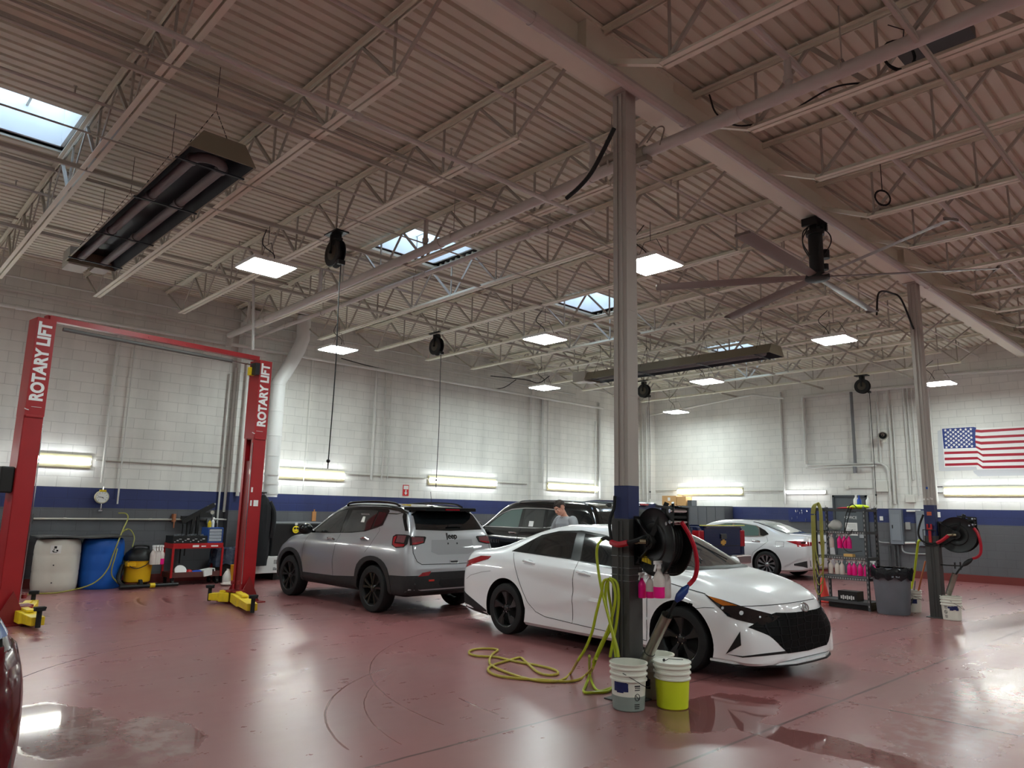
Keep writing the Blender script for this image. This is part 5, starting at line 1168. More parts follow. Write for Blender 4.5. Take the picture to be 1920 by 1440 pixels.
def shx(px): # pixel column -> local x on the shelf front
    d=ray(px,1040); A=V(d.x,d.y,0); # solve fr+fd*s = A*t
    det=A.x*(-fd.y)+A.y*fd.x; s_=(A.y*fr.x-A.x*fr.y)/( -A.y*fd.x+A.x*fd.y); return s_
for i,(px,k) in enumerate(((1558,'white'),(1573,'pink'),(1582,'pink'),(1591,'pink'))):
    bottle(k,S(shx(px),-.05,1.03),sa+PI,['cloudy white bottle hanging alone under the upper shelf','leftmost pink bottle of the upper row on the shelf','middle pink bottle of the upper row on the shelf','rightmost pink bottle of the upper row on the shelf'][i],'bottles on the upper row of the shelf')
for i,(px,k) in enumerate(((1554,'white'),(1566,'white'),(1575,'white'),(1589,'pink'),(1598,'pink'),(1609,'pink'),(1620,'pink'),(1634,'pink'))):
    bottle(k,S(shx(px),-.05,.575),sa+PI,['leftmost cloudy white bottle of the lower row','second cloudy white bottle of the lower row','third cloudy white bottle of the lower row','first pink bottle of the lower row from the left','second pink bottle of the lower row','third pink bottle of the lower row','fourth pink bottle of the lower row','rightmost pink bottle of the lower row beside the post'][i],'bottles on the lower row of the shelf')
def loose(name,px,ly,z,w_,d_,h_,mt,label,cat,shape='box',lift=0):
    lx=shx(px); m=MB()
    if shape=='box': m.b2((-w_/2,-d_/2,0),(w_/2,d_/2,h_))
    elif shape=='bottle': m.lathe([(0,0),(w_/2,0),(w_/2,h_*.65),(w_*.2,h_*.82),(w_*.2,h_),(0,h_)],18)
    elif shape=='rag': m.sphere((0,0,h_/2),w_/2,16,8,sc=(1,d_/w_,h_/w_)); m.sphere((w_*.3,.01,h_*.4),w_*.3,12,8,sc=(1.2,d_/w_,h_/w_))
    o=m.build(name,mt,loc=S(lx,ly,z+.005),smooth=35); o.rotation_euler=(0,0,sa); return tag(o,label,cat)
loose('spray_bottle',1601,-.2,1.712,.09,.09,.26,M_WHT,'white spray bottle with a pointed top on the shelf top','bottle','bottle')
loose('spray_bottle',1611,-.12,1.712,.075,.075,.24,mat('bottle_blue',(30,70,170),.4),'blue labelled bottle on top of the shelf','bottle','bottle')
loose('spray_bottle',1620,-.28,1.712,.08,.08,.24,M_WHT,'pale bottle at the back right of the shelf top','bottle','bottle')
loose('neon_cloth',1614,-.06,1.712,.34,.16,.08,mat('cloth_neon',(200,220,40),.8,bump=.8,nscale=25),'neon yellow cloth draped on the shelf top','cloth','rag')
loose('orange_cloth',1602,-.05,1.712,.12,.1,.06,mat('cloth_orange',(230,150,50),.8),'small orange cloth beside the neon cloth','cloth','rag')
loose('red_cloth',1586,-.10,1.712,.26,.12,.035,mat('cloth_red',(170,40,50),.8),'folded dark red cloth on the shelf top','cloth','rag')
loose('sponge',1590,-.05,.882,.16,.10,.05,mat('sponge_tan',(222,180,110),.8),'tan sponge lying on the middle shelf','sponge')
loose('black_crate',1583,-.15,.132,.34,.24,.16,M_BLACK,'black plastic crate on the bottom shelf','crate')
p=S(shx(1583),.022-.02,.165)
m=MB(); 
for k in range(7): m.box((-.11+.036*k,0,.0),(.022,.008,.05+.02*(k%2)))
o=m.build('white_print',M_WHT,loc=S(shx(1583),-.023,.19),smooth=0); o.rotation_euler=(0,0,sa); o.name='crate_label'; tag(o,'row of white marks on the front of the black crate','label')
loose('folded_towels',1560,-.2,1.322,.22,.16,.20,mat('towel_white',(214,210,204),.85,bump=.6,nscale=20),'pile of pale towels on the upper shelf','towels','rag')
m=MB(); m.b2((-.36,-.17,0),(.36,.17,.08)); o=m.build('floor_tray',M_BLACK,loc=S(.40,-.24,.004),smooth=0); o.rotation_euler=(0,0,sa); tag(o,'flat black tray on the floor under the shelf','tray')
# hose loops draped at the shelf left end
for k in range(4):
    xl=SW+.045-.028*k; xr=SW-.12-.022*k; zb=.20+.17*k; y_=.045+.012*k
    o=hose([S(xl,y_,1.60),S(xl+.01,y_,1.0),S(xl+.008,y_,zb+.25),S(xl-.03,y_+.01,zb+.06),S((xl+xr)/2,y_+.02,zb),S(xr+.02,y_+.01,zb+.1),S(xr,y_,zb+.4),S(xr+.01,y_,1.2),S(xr+.005,y_,1.62),S(xr+.03,y_-.01,1.75),S((xl+xr)/2,y_-.02,1.80+.008*k),S(xl-.02,y_-.01,1.75),S(xl,y_,1.62)],.010,'olive air hose loop draped over the left end of the shelf',M_YH,'air_hose'); o['group']='air hose loops on the shelf'
hose([S(.1,.03,1.74),S(.2,.04,1.80),S(.30,.05,1.6),S(.34,.05,1.3),S(.28,.05,1.5),S(.2,.04,1.74)],.008,'thin dark cord hanging over the front of the upper shelf',M_CABLE,'cord')
hose([S(.2,.04,1.36),S(.38,.05,1.12),S(.3,.06,.98),S(.05,.05,1.0)],.006,'thin cord looping between the shelf tiers',M_CABLE,'cord')
# cone
c=pX(1547,1131,13.98); t=thing('traffic_cone',(c.x,c.y+.02,0),'red orange traffic cone standing behind the left end of the shelf','traffic cone'); M_CONE=mat('cone_orange',(222,58,46),.5)
m=MB(); m.b2((-.15,-.15,0),(.15,.15,.03)); m.build('base',M_CONE,t,smooth=0,bevel=.01)
m=MB(); m.lathe([(.115,.03),(.11,.05),(.028,.46),(.022,.47),(0,.47)],28); m.build('cone_body',M_CONE,t)
# trash can
t=thing('trash_can',(13.33,4.67,0),'large grey plastic trash can with black liner between shelf and far column','trash can')
M_CAN=mat('can_grey',(112,118,126),.5,noise=.28,nscale=4)
m=MB(); h=.72; m.lathe([(0,0),(.235,0),(.25,.02),(.285,.56),(.288,.565),(.29,h-.06),(.305,h-.055),(.305,h-.01),(.31,h),(.28,h),(.25,.1),(0,.08)],40); m.build('can_body',M_CAN,t)
m=MB(); n=40; vs=[]; prof=[(.285,h+.02),(.325,h+.03),(.335,h-.06),(.33,h-.14)]
for k,(r_,z_) in enumerate(prof):
    for i in range(n):
        a=2*PI*i/n; L_=1 if (i/n*360)%360>120 and (i/n*360)%360<275 else .35; w_=.02*math.sin(i*2.1+k)
        zz=h+.03+(z_-h-.03)*L_+.03*math.sin(i*1.7)*(k>0)*L_; vs.append(((r_+w_*.6)*math.cos(a),(r_+w_*.6)*math.sin(a),zz))
m.add(vs,[(k*n+i,k*n+(i+1)%n,(k+1)*n+(i+1)%n,(k+1)*n+i) for k in range(len(prof)-1) for i in range(n)])
m.build('liner_bag',mat('liner_black',(22,22,26),.18,bump=.7,nscale=16),t)
m=MB(); 
for a in (-150,-30): 
    a=math.radians(a); m.box((.31*math.cos(a),.31*math.sin(a),h-.1),(.05,.12,.03),rz=a)
m.build('handle',M_CAN,t,smooth=0)
# ---------------- boxes on grey lockers by the right wall
a=pX(1290,950,WX-.5);b=pX(1346,952,WX-.5)
t=thing('locker_cabinet',(WX-.26,(a.y+b.y)/2,0),'row of dark grey lockers in the far corner with boxes on top','lockers'); hy=abs(a.y-b.y)/2+.25
m=MB(); m.b2((-.25,-hy,0),(.25,hy,1.84)); m.build('cabinet_body',mat('locker_grey',(78,80,84),.5),t,smooth=0)
m=MB()
for k in range(5): y=-hy+(2*hy)*(k+.5)/5; m.b2((-.262,y-hy/5+.015,.06),(-.25,y+hy/5-.015,1.80))
m.build('locker_door',mat('locker_door_grey',(86,88,92),.5),t,smooth=0)
M_CARD=mat('cardboard',(196,154,104),.75,noise=.06)
def cbox(px0,px1,py0,h,d,label,name='cardboard_box',mt=None):
    A=pX(px0,py0,WX-.45);B=pX(px1,py0,WX-.45); w_=abs(A.y-B.y); t=thing(name,(WX-.27,(A.y+B.y)/2,1.841),label,'box')
    m=MB(); m.b2((-d/2,-w_/2,0),(d/2,w_/2,h)); m.build('carton',mt or M_CARD,t,smooth=0)
    return t,w_
t,w_=cbox(1242,1268,930,.33,.4,'larger cardboard box with a white label on the lockers')
m=MB(); m.b2((-.203,-.05,.16),(-.2,.05,.27)); m.build('shipping_label',M_WHT,t,smooth=0)
t,w_=cbox(1269,1286,930,.30,.36,'smaller cardboard box right of the larger one')
t,w_=cbox(1288,1296,937,.18,.3,"dark metal mesh crate right of the cardboard boxes","mesh_crate",mat("mesh_dark",(70,72,74),.5,noise=.5,nscale=60))
# ================================================================ vehicles
import numpy as np
def mcubic(xs,ys,x):
    """monotone cubic interpolation"""
    xs=np.array(xs,float);ys=np.array(ys,float);h=np.diff(xs);d=np.diff(ys)/h;n=len(xs);m=np.zeros(n)
    m[0]=d[0];m[-1]=d[-1]
    for i in range(1,n-1):
        if d[i-1]*d[i]<=0: m[i]=0
        else: w1=2*h[i]+h[i-1];w2=h[i]+2*h[i-1]; m[i]=(w1+w2)/(w1/d[i-1]+w2/d[i])
    i=min(max(int(np.searchsorted(xs,x)-1),0),n-2); t=(x-xs[i])/h[i]
    return ((1+2*t)*(1-t)**2*ys[i]+t*(1-t)**2*h[i]*m[i]+t*t*(3-2*t)*ys[i+1]+t*t*(t-1)*h[i]*m[i+1])
def loft_body(T,step=.05,warp=None,sharp=()):
    """T rows: x,ztop,yt,zt,yb,zb,ys,zs,ym,zm,yr,zr,zbot  ->  (verts,faces)"""
    T=sorted(T); xs=[r[0] for r in T]; L=xs[-1]-xs[0]
    st=[xs[0]]
    while st[-1]<xs[-1]-1e-6:
        e=min(st[-1]-xs[0],xs[-1]-st[-1]); st.append(min(xs[-1],st[-1]+min(step,.012+e*.22)))
    st=sorted(set([round(q,5) for q in st]+[round(q,5) for q in sharp]))
    seg=[3,3,9,8,6,8,5,4]; V_=[];n=0
    for x in st:
        c=[float(mcubic(xs,[r[k] for r in T],x)) for k in range(1,13)]
        ztop,yt,zt,yb,zb,ys,zs,ym,zm,yr,zr,z0=c
        P=[(0,z0),(yr*.86,z0),(yr,zr),(ym,zm),(ys,zs),(yb,zb),(yt,zt),(yt*.55,zt+(ztop-zt)*.82),(0,ztop)]
        ring=[]
        def cr(p0,p1,p2,p3,t):
            f=lambda a,b,c_,d:.5*((2*b)+(c_-a)*t+(2*a-5*b+4*c_-d)*t*t+(3*b-a-3*c_+d)*t**3)
            return (f(p0[0],p1[0],p2[0],p3[0]),f(p0[1],p1[1],p2[1],p3[1]))
        for i in range(8):
            p1,p2=P[i],P[i+1]
            p0=P[i-1] if i>0 else p1; p3=P[i+2] if i<7 else (-P[7][0],P[7][1])
            if i==0: p0=(-p2[0],p2[1])
            if i in (0,): 
                for k in range(seg[i]): t=k/seg[i]; ring.append((p1[0]+(p2[0]-p1[0])*t,p1[1]+(p2[1]-p1[1])*t))
                continue
            # damp tangents at rocker and at belt so the edges stay crisp
            if i in (1,): p0=(p1[0]-.02,p1[1])
            if i in (2,): p0=(p1[0]-.0,p1[1]-.1)
            for k in range(seg[i]): ring.append(cr(p0,p1,p2,p3,k/seg[i]))
        ring.append((0,ztop))
        if warp: ring=[(max(0,warp(x,y,z)[0]),warp(x,y,z)[1]) for y,z in ring]
        full=[(x,-y,z) for y,z in ring]+[(x,y,z) for y,z in ring[-2:0:-1]]
        n=len(full); V_+=full
    F_=[]
    for i in range(len(st)-1):
        for j in range(n): F_.append((i*n+j,i*n+(j+1)%n,(i+1)*n+(j+1)%n,(i+1)*n+j))
    F_.append(tuple(range(n-1,-1,-1))); F_.append(tuple((len(st)-1)*n+j for j in range(n)))
    return V_,F_
M_TIRE=mat('tyre_rubber',(20,20,21),.7,noise=.15,nscale=12); M_WELL=mat('wheel_well',(8,8,8),.9)
M_GLS=mat('car_glass',(18,22,24),.06,spec=.7,coat=.6); M_GLSG=mat('car_glass_green',(74,96,92),.06,spec=.7,coat=.6)
M_TRIM=mat('gloss_trim',(12,12,13),.22); M_CLAD=mat('cladding_black',(34,33,34),.6,noise=.08,nscale=20); M_SEAM=mat('panel_gap',(12,12,12),.8)
M_TAIL=mat('tail_lamp_red',(150,10,22),.15,coat=.7,noise=.35,nscale=30); M_TAILC=mat('tail_lamp_clear',(104,62,66),.12,coat=.6,noise=.5,nscale=40); M_AMB=mat('lamp_amber',(170,92,22),.2,coat=.6,noise=.3,nscale=30)
M_LAMPD=mat('lamp_dark',(20,21,24),.06,coat=1); M_LAMPL=mat('lamp_lens',(190,195,200),.05,coat=1); M_SILV=mat('silver_rim',(176,178,182),.28,metal=.8); M_RIMB=mat('black_rim',(26,26,28),.32,coat=.15); M_RBAR=mat('rim_barrel_black',(6,6,6),.6); M_BRUSH=mat('rim_edge',(170,172,176),.2,metal=1)
def paint(name,c,rough=.28,metal=0,coat=.8): return mat(name,c,rough,metal=metal,coat=coat,spec=.5)
class Car:
    def __init__(s,name,origin,heading,label,T,body_mat,wb,ytrack,R,Rarch,step=.05,warp=None,arch_y=.34,extra_cut=None,group=None,sharp=(),low=None):
        s.root=thing(name,origin,label,'car',group,rz=heading); s.wb=wb
        s.M=Matrix.Translation(V(*origin))@Matrix.Rotation(heading,4,'Z'); s.Mi=s.M.inverted()
        vs,fs=loft_body(T,step,warp,sharp); me=bpy.data.meshes.new('body'); me.from_pydata(vs,[],fs)
        bm=bmesh.new(); bm.from_mesh(me); bmesh.ops.remove_doubles(bm,verts=bm.verts,dist=1e-5); bmesh.ops.dissolve_degenerate(bm,edges=bm.edges,dist=1e-5); bmesh.ops.recalc_face_normals(bm,faces=bm.faces); bm.to_mesh(me)
        s.bvh=BVHTree.FromBMesh(bm); bm.free()
        me.materials.append(body_mat); me.materials.append(M_WELL)
        o=bpy.data.objects.new('body',me); COL.objects.link(o); o.parent=s.root; s.body=o
        # wheel arch cut
        cut=MB(); ym=max(r[8] for r in T)+.1
        for ax in (0,wb):
            for sy in (-1,1): cut.cyl((ax,sy*(ym-arch_y-.1),R),(ax,sy*(ym+.2),R),Rarch,48)
        if extra_cut: extra_cut(cut)
        co_=cut.build('cutter',[M_WELL],smooth=0)
        md=o.modifiers.new('b','BOOLEAN'); md.object=co_; md.operation='DIFFERENCE'; md.solver='EXACT'
        try: md.material_mode='TRANSFER'
        except Exception: pass
        o.parent=None
        dg=bpy.context.evaluated_depsgraph_get(); dg.update(); m2=bpy.data.meshes.new_from_object(o.evaluated_get(dg)); o.modifiers.clear(); o.data=m2; o.parent=s.root
        bpy.data.objects.remove(co_)
        # well material on faces inside the arches
        wi=[i for i,mm in enumerate(m2.materials) if mm==M_WELL]; wi=wi[0] if wi else 0
        for p in m2.polygons:
            c=p.center
            for ax in (0,wb):
                if (c.x-ax)**2+(c.z-R)**2<(Rarch+.004)**2 and abs(c.y)<ym-.1+.2 and abs(p.normal.x*(c.x-ax)+p.normal.z*(c.z-R))>0.2*Rarch and abs(math.hypot(c.x-ax,c.z-R)-Rarch)<.02: p.material_index=wi
                elif (c.x-ax)**2+(c.z-R)**2<(Rarch-.01)**2 and abs(abs(c.y)-(ym-arch_y-.1))<.02: p.material_index=wi
            if p.normal.z<-.9 and c.z<.4: p.material_index=wi
        if low:
            m2.materials.append(low[1]); li=len(m2.materials)-1
            for p in m2.polygons:
                if p.center.z<low[0] and p.material_index!=wi: p.material_index=li
        m2.name='body'; m2.polygons.foreach_set('use_smooth',[True]*len(m2.polygons)); m2.set_sharp_from_angle(angle=math.radians(32))
    def proj(s,u,v,mode):
        if mode=='px':
            o=s.Mi@CAM; d=(s.Mi.to_3x3()@ray(u,v)).normalized()
        elif mode=='L': o,d=V(u,3,v),V(0,-1,0)
        elif mode=='R': o,d=V(u,-3,v),V(0,1,0)
        elif mode=='F': o,d=V(8,u,v),V(-1,0,0)
        elif mode=='B': o,d=V(-4,u,v),V(1,0,0)
        elif mode=='T': o,d=V(u,v,4),V(0,0,-1)
        h=s.bvh.ray_cast(o,d)
        if h[0] is None:
            # closest point of the body to the ray
            best=None; q=o+d*2
            for k in range(60):
                q=o+d*(k*.25); r=s.bvh.find_nearest(q)
                if r[0] is not None and (best is None or r[3]<best[3]): best=r
            return best[0],best[1]
        return h[0],(h[1] if h[1].dot(d)<0 else -h[1])
    def patch(s,name,poly,mode,mt,off=.003,grid=None,mirror=False,parent=None,inner=None,skirt=None):
        grid=grid or (6 if mode=='px' else .06)
        bm=bmesh.new(); vs=[bm.verts.new((p[0],p[1],0)) for p in poly]; bm.faces.new(vs)
        for ax in (0,1):
            lo=min(p[ax] for p in poly);hi=max(p[ax] for p in poly); c=math.ceil(lo/grid)*grid
            while c<hi:
                no=(1,0,0) if ax==0 else (0,1,0); co=(c,0,0) if ax==0 else (0,c,0)
                bmesh.ops.bisect_plane(bm,geom=bm.verts[:]+bm.edges[:]+bm.faces[:],plane_co=co,plane_no=no,dist=1e-6); c+=grid
        bmesh.ops.triangulate(bm,faces=[f for f in bm.faces if len(f.verts)>4])
        bm.verts.index_update()
        P=[s.proj(v.co.x,v.co.y,mode) for v in bm.verts]
        V1=[p+n*off for p,n in P]; F1=[tuple(v.index for v in f.verts) for f in bm.faces]; 
        E1=[(e.verts[0].index,e.verts[1].index) for e in bm.edges if len(e.link_faces)==1]; bm.free()
        # consistent winding outwards
        out=[]
        for f in F1:
            n=(V1[f[1]]-V1[f[0]]).cross(V1[f[2]]-V1[f[0]])
            out.append(f if n.dot(P[f[0]][1])>0 else f[::-1])
        k=len(V1)
        if off>.0045 or skirt:
            V1+= [p-n*.01 for p,n in P]; out+=[(a,b,b+k,a+k) for a,b in E1]
        res=[]
        for sy in ((1,-1) if mirror else (1,)):
            m=MB(); m.add([(q.x,q.y*sy,q.z) for q in V1],[f if sy>0 else f[::-1] for f in out])
            o=m.build(name,mt,parent or s.root,smooth=40,recalc=False); res.append(o)
        return res[0]
    def seam(s,pts,mode,w=.007,mirror=False,mt=None,name='panel_gap',off=.0025,parent=None):
        k=1.0
        P=[]
        for i in range(len(pts)-1):
            a,b=V(*pts[i],0),V(*pts[i+1],0); n=max(1,int((b-a).length/(.05 if mode!='px' else 5)))
            P+=[a.lerp(b,j/n) for j in range(n)]
        P.append(V(*pts[-1],0)); Q=[s.proj(p.x,p.y,mode) for p in P]
        vs=[];n=len(Q)
        for i in range(n):
            t=(Q[min(i+1,n-1)][0]-Q[max(i-1,0)][0]); sd=t.cross(Q[i][1]); sd=sd.normalized()*w/2 if sd.length>1e-9 else V(0,0,w/2)
            c=Q[i][0]+Q[i][1]*off; vs+=[c-sd,c+sd]
        for sy in ((1,-1) if mirror else (1,)):
            m=MB(); m.add([(q.x,q.y*sy,q.z) for q in vs],[(2*i,2*i+1,2*i+3,2*i+2) for i in range(n-1)]); m.build(name,mt or M_SEAM,parent or s.root,smooth=60,recalc=False)
    def wheel(s,x,y,R,w,spokes,rim_mat,style='blade',rr=None):
        sy=1 if y>0 else -1; rr=rr or R*.70; hw=w/2
        Mx=Matrix(((1,0,0),(0,0,-1),(0,1,0)))  # lathe axis z -> y
        def L(prof,n=48): m=MB(); m.lathe([(p[0],p[1]*-sy if True else p[1])+tuple(p[2:]) for p in prof],n,c=(x,y,R),M=Mx); return m
        t=L([(rr,-hw*.8),(rr*1.03,-hw*.95),(R*.90,-hw),(R*.965,-hw*.93),(R,-hw*.72),(R*1.0,0),(R,hw*.72),(R*.965,hw*.93),(R*.90,hw),(rr*1.03,hw*.95),(rr,hw*.8)],56)
        # tread grooves
        tire=t.build('wheel',M_TIRE,s.root)
        # barrel and back
        m=L([(rr,-hw*.8),(rr*.96,-hw*.5),(rr*.94,hw*.55),(rr*.96,hw*.8),(rr*1.02,hw*.93),(rr*1.03,hw*.9)],48)
        m.lathe([(0,-hw*.1*-sy),(rr*.9,-hw*.1*-sy)],32,c=(x,y,R),M=Mx); m.build('rim_barrel',M_RBAR if rim_mat!=M_SILV else mat('rim_dark',(40,40,42),.4,metal=.5),tire,recalc=False)
        m=MB(); yo=y+sy*hw
        def pt(r,a,d): return (x+r*math.cos(a),yo+sy*d,R+r*math.sin(a))
        for k in range(spokes):
            a=2*PI*k/spokes+.3
            if style=='blade': ws=[(.20,.62,-.035),(.55,.46,-.02),(.97,.62,-.012)]; offs=[0,.04,.14]
            elif style=='split': ws=[(.20,.40,-.03),(.6,.24,-.02),(.97,.22,-.012)]; offs=[0,0,0]
            else: ws=[(.22,.34,-.03),(.6,.26,-.02),(.97,.34,-.01)]; offs=[0,.06,.14]
            for br in ((-1,1) if style=='split' else (0,)):
                ring=[]
                for (f,wd,d),of in zip(ws,offs):
                    ca=a+of+br*(.08+.17*f)
                    h_=wd/2
                    ring.append([pt(rr*f,ca-h_,d-.018),pt(rr*f,ca-h_*.7,d),pt(rr*f,ca+h_*.7,d),pt(rr*f,ca+h_,d-.018)])
                vs=[q for r_ in ring for q in r_]; fs=[]
                for i in range(len(ring)-1): fs+=[(i*4+j,i*4+j+1,i*4+5+j,i*4+4+j) for j in range(3)]
                m.add(vs,fs)
        m.build('spokes',rim_mat,tire,smooth=25,recalc=False)
        m=MB(); m.lathe([(0,-.012*-sy*-1 if False else 0),(rr*.12,0),(rr*.2,.012),(rr*.26,.035)],20,c=(x,yo-sy*.02,R),M=Matrix(((1,0,0),(0,0,-sy),(0,1,0))));
        m.build('hub',rim_mat,tire,recalc=False)
        m=MB()
        for k in range(5):
            a=2*PI*k/5+.3; m.cyl(pt(rr*.2,a,-.03),pt(rr*.2,a,-.012),.008,8)
        m.build('lug_nut',M_BRUSH,tire)
        if rim_mat!=M_SILV or style=='turbine':
            m=L([(rr*1.0,hw*.93),(rr*1.035,hw*.96),(rr*1.03,hw*.93)],48); m.build('rim_lip',M_BRUSH if rim_mat==M_SILV else M_RIMB,tire,recalc=False)
        return tire
    def wheels(s,yf,R,w,spokes,rim,style):
        for ax in (0,s.wb):
            for sy in (-1,1): s.wheel(ax,sy*yf,R,w,spokes,rim,style)
    def box_on(s,name,u,v,mode,d,mt,rot=0,off=0,parent=None,mirror=False,bev=.008):
        p,n=s.proj(u,v,mode); res=None
        z=n; x=V(1,0,0)-z*z.x; x=x.normalized() if x.length>.3 else V(0,1,0); y=z.cross(x)
        for sy in ((1,-1) if mirror else (1,)):
            m=MB(); M_=Matrix((x,y,z)).transposed(); m.box(p+n*(d[2]/2+off),d,M=M_); 
            if sy<0: m.v=[(a,-b,c) for a,b,c in m.v]
            res=m.build(name,mt,parent or s.root,smooth=0,bevel=bev)
        return res
    def mirror_part(s,x,y,z,mt_body,mt_low,sc=1):
        for sy in (-1,1):
            m=MB(); n=10
            for k in (0,):
                m.sphere((x,sy*(y+.10*sc),z),.115*sc,16,10,sc=(.62,1.0,.68))
            m.b2((x-.03,sy*(y-.06),z-.07),(x+.05,sy*(y+.04),z-.03))
            o=m.build('side_mirror',mt_body,s.root)
            m=MB(); m.sphere((x,sy*(y+.10*sc),z-.012),.117*sc,16,10,sc=(.60,.97,.66)); 
            m.v=[(a,b,min(c,z-.02)) for a,b,c in m.v]; m.build('mirror_base',mt_low,o)
# ---------------------------------------------------------------- white sedan
ET=[(-1.06,.70,.46,.69,.56,.66,.62,.58,.64,.50,.62,.38,.32),(-1.03,.79,.52,.78,.66,.74,.72,.64,.74,.52,.70,.34,.29),(-.985,.96,.56,.95,.70,.89,.78,.73,.80,.55,.77,.30,.27),(-.94,1.015,.585,1.005,.73,.95,.82,.78,.84,.57,.82,.28,.25),(-.85,1.035,.60,1.02,.75,.975,.845,.82,.865,.58,.85,.26,.22),
(-.6,1.065,.60,1.045,.77,1.0,.865,.85,.885,.59,.865,.24,.20),(-.3,1.12,.605,1.10,.79,1.02,.88,.87,.905,.6,.885,.22,.19),(0,1.215,.62,1.185,.80,1.03,.885,.88,.912,.6,.89,.21,.18),(.3,1.305,.62,1.27,.80,1.025,.885,.875,.912,.6,.89,.20,.17),(.6,1.375,.605,1.335,.80,1.015,.885,.87,.912,.6,.89,.20,.17),
(1.0,1.42,.59,1.375,.80,1.0,.885,.86,.91,.58,.89,.20,.17),(1.4,1.42,.585,1.37,.80,.98,.885,.85,.91,.57,.89,.20,.17),(1.75,1.385,.59,1.325,.80,.96,.885,.84,.91,.56,.89,.20,.17),(2.05,1.295,.635,1.215,.80,.945,.885,.83,.91,.56,.89,.20,.17),(2.3,1.19,.67,1.09,.80,.93,.885,.82,.91,.55,.89,.20,.17),
(2.55,1.06,.70,.975,.795,.90,.885,.80,.91,.55,.885,.20,.17),(2.7,.985,.70,.95,.785,.88,.88,.78,.91,.55,.88,.20,.17),(3.0,.935,.62,.905,.765,.83,.865,.72,.90,.54,.87,.20,.17),(3.25,.88,.53,.85,.70,.75,.82,.66,.87,.48,.85,.20,.16),(3.42,.82,.46,.79,.62,.68,.74,.58,.82,.44,.82,.19,.16),
(3.52,.76,.40,.735,.52,.62,.62,.53,.72,.40,.74,.19,.17),(3.58,.70,.32,.68,.42,.58,.50,.49,.60,.38,.62,.2,.18),(3.615,.62,.22,.61,.30,.54,.36,.47,.42,.38,.46,.23,.20)]
def ewarp(x,y,z):
    if y>.5 and .1<x<2.45 and .28<z<1.0:
        l1=.895-.135*(x-.25); t=l1-z; f=0
        fade=min(1,(x-.1)/.3)*min(1,(2.45-x)/.25)
        if 0<t<.12: f=.022*(t/.12)
        elif t>=.12:
            l2=.42+.28*(x-.73) if x>.73 else .42; l2=min(l2,l1-.14)
            if z>l2: f=.022*max(0,(z-l2)/max(.02,(l1-.12-l2)))
            elif z>.30: f=.016*max(0,min((l2-z)/.08,(z-.30)/.05,1))
        y=y-f*fade
    return y,z
M_EW=paint('sedan_white',(236,236,238),.25)
E_=Car('white_sedan',(7.56,7.05,0),math.radians(-92.3),'white four door sedan with black wheels behind the big column',ET,M_EW,2.72,.80,.317,.385,step=.045,warp=ewarp)
E_.wheels(.795,.318,.21,5,M_RIMB,'blade')
DLO=[(0,1.04),(.22,1.16),(.43,1.265),(.72,1.325),(1.1,1.345),(1.5,1.305),(1.85,1.215),(2.2,1.07),(2.38,.965),(2.36,.935),(1.68,.945),(1.08,1.0),(.39,1.028)]
E_.patch('window_trim',DLO,'R',M_TRIM,.003,mirror=True)
E_.patch('rear_window',[(.42,1.045),(.44,1.16),(.50,1.25),(.64,1.295),(.85,1.31),(1.04,1.312),(1.08,1.012)],'R',M_GLS,.005,mirror=True,skirt=False)
E_.patch('front_window',[(1.24,.995),(1.18,1.312),(1.5,1.278),(1.83,1.19),(2.12,1.065),(2.24,.985),(2.24,.955),(1.68,.965)],'R',M_GLS,.005,mirror=True,skirt=False)
E_.patch('quarter_window',[(.07,1.055),(.24,1.155),(.33,1.20),(.30,1.045)],'R',M_TRIM,.005,mirror=True,skirt=False)
E_.patch('windshield',[(1.83,0),(1.84,.40),(1.88,.545),(2.2,.60),(2.50,.645),(2.62,.45),(2.66,0),(2.62,-.45),(2.50,-.645),(2.2,-.60),(1.88,-.545),(1.84,-.40)],'T',mat('windshield_glass',(52,54,56),.05,coat=.8,spec=.8),.004)
E_.patch('rear_glass',[(-.42,0),(-.40,.45),(-.2,.53),(.3,.53),(.52,.48),(.56,0),(.52,-.48),(.3,-.53),(-.2,-.53),(-.40,-.45)],'T',M_GLS,.004)
E_.patch('cowl',[(2.64,0),(2.60,.5),(2.53,.66),(2.57,.68),(2.68,.5),(2.72,0),(2.68,-.5),(2.57,-.68),(2.53,-.66),(2.60,-.5)],'T',M_BLACK,.004)
E_.seam([(.06,1.02),(.14,.92),(.18,.85),(.25,.72),(.34,.58),(.44,.45),(.58,.345),(.75,.305),(1.21,.285)],'R',mirror=True); E_.seam([(1.22,.985),(1.21,.285),(2.30,.245),(2.32,.7),(2.36,.93)],'R',mirror=True)
E_.seam([(2.60,.66),(2.85,.60),(3.05,.60),(3.20,.56)][:2],'T',mirror=True); E_.seam([(2.42,.88),(2.57,.855),(2.80,.815),(2.99,.785)],'R',.009,mirror=True); E_.seam([(2.92,.64),(3.02,.66),(3.12,.665)],'R',.005,mirror=True)
E_.seam([(1389,1137),(1410,1136.6),(1440,1135),(1473,1132),(1500,1128),(1526,1123)],'px',.008)
E_.seam([(-.86,.62),(-.75,.68),(-.5,.74),(-.30,.77)],'R',.004,mirror=True)
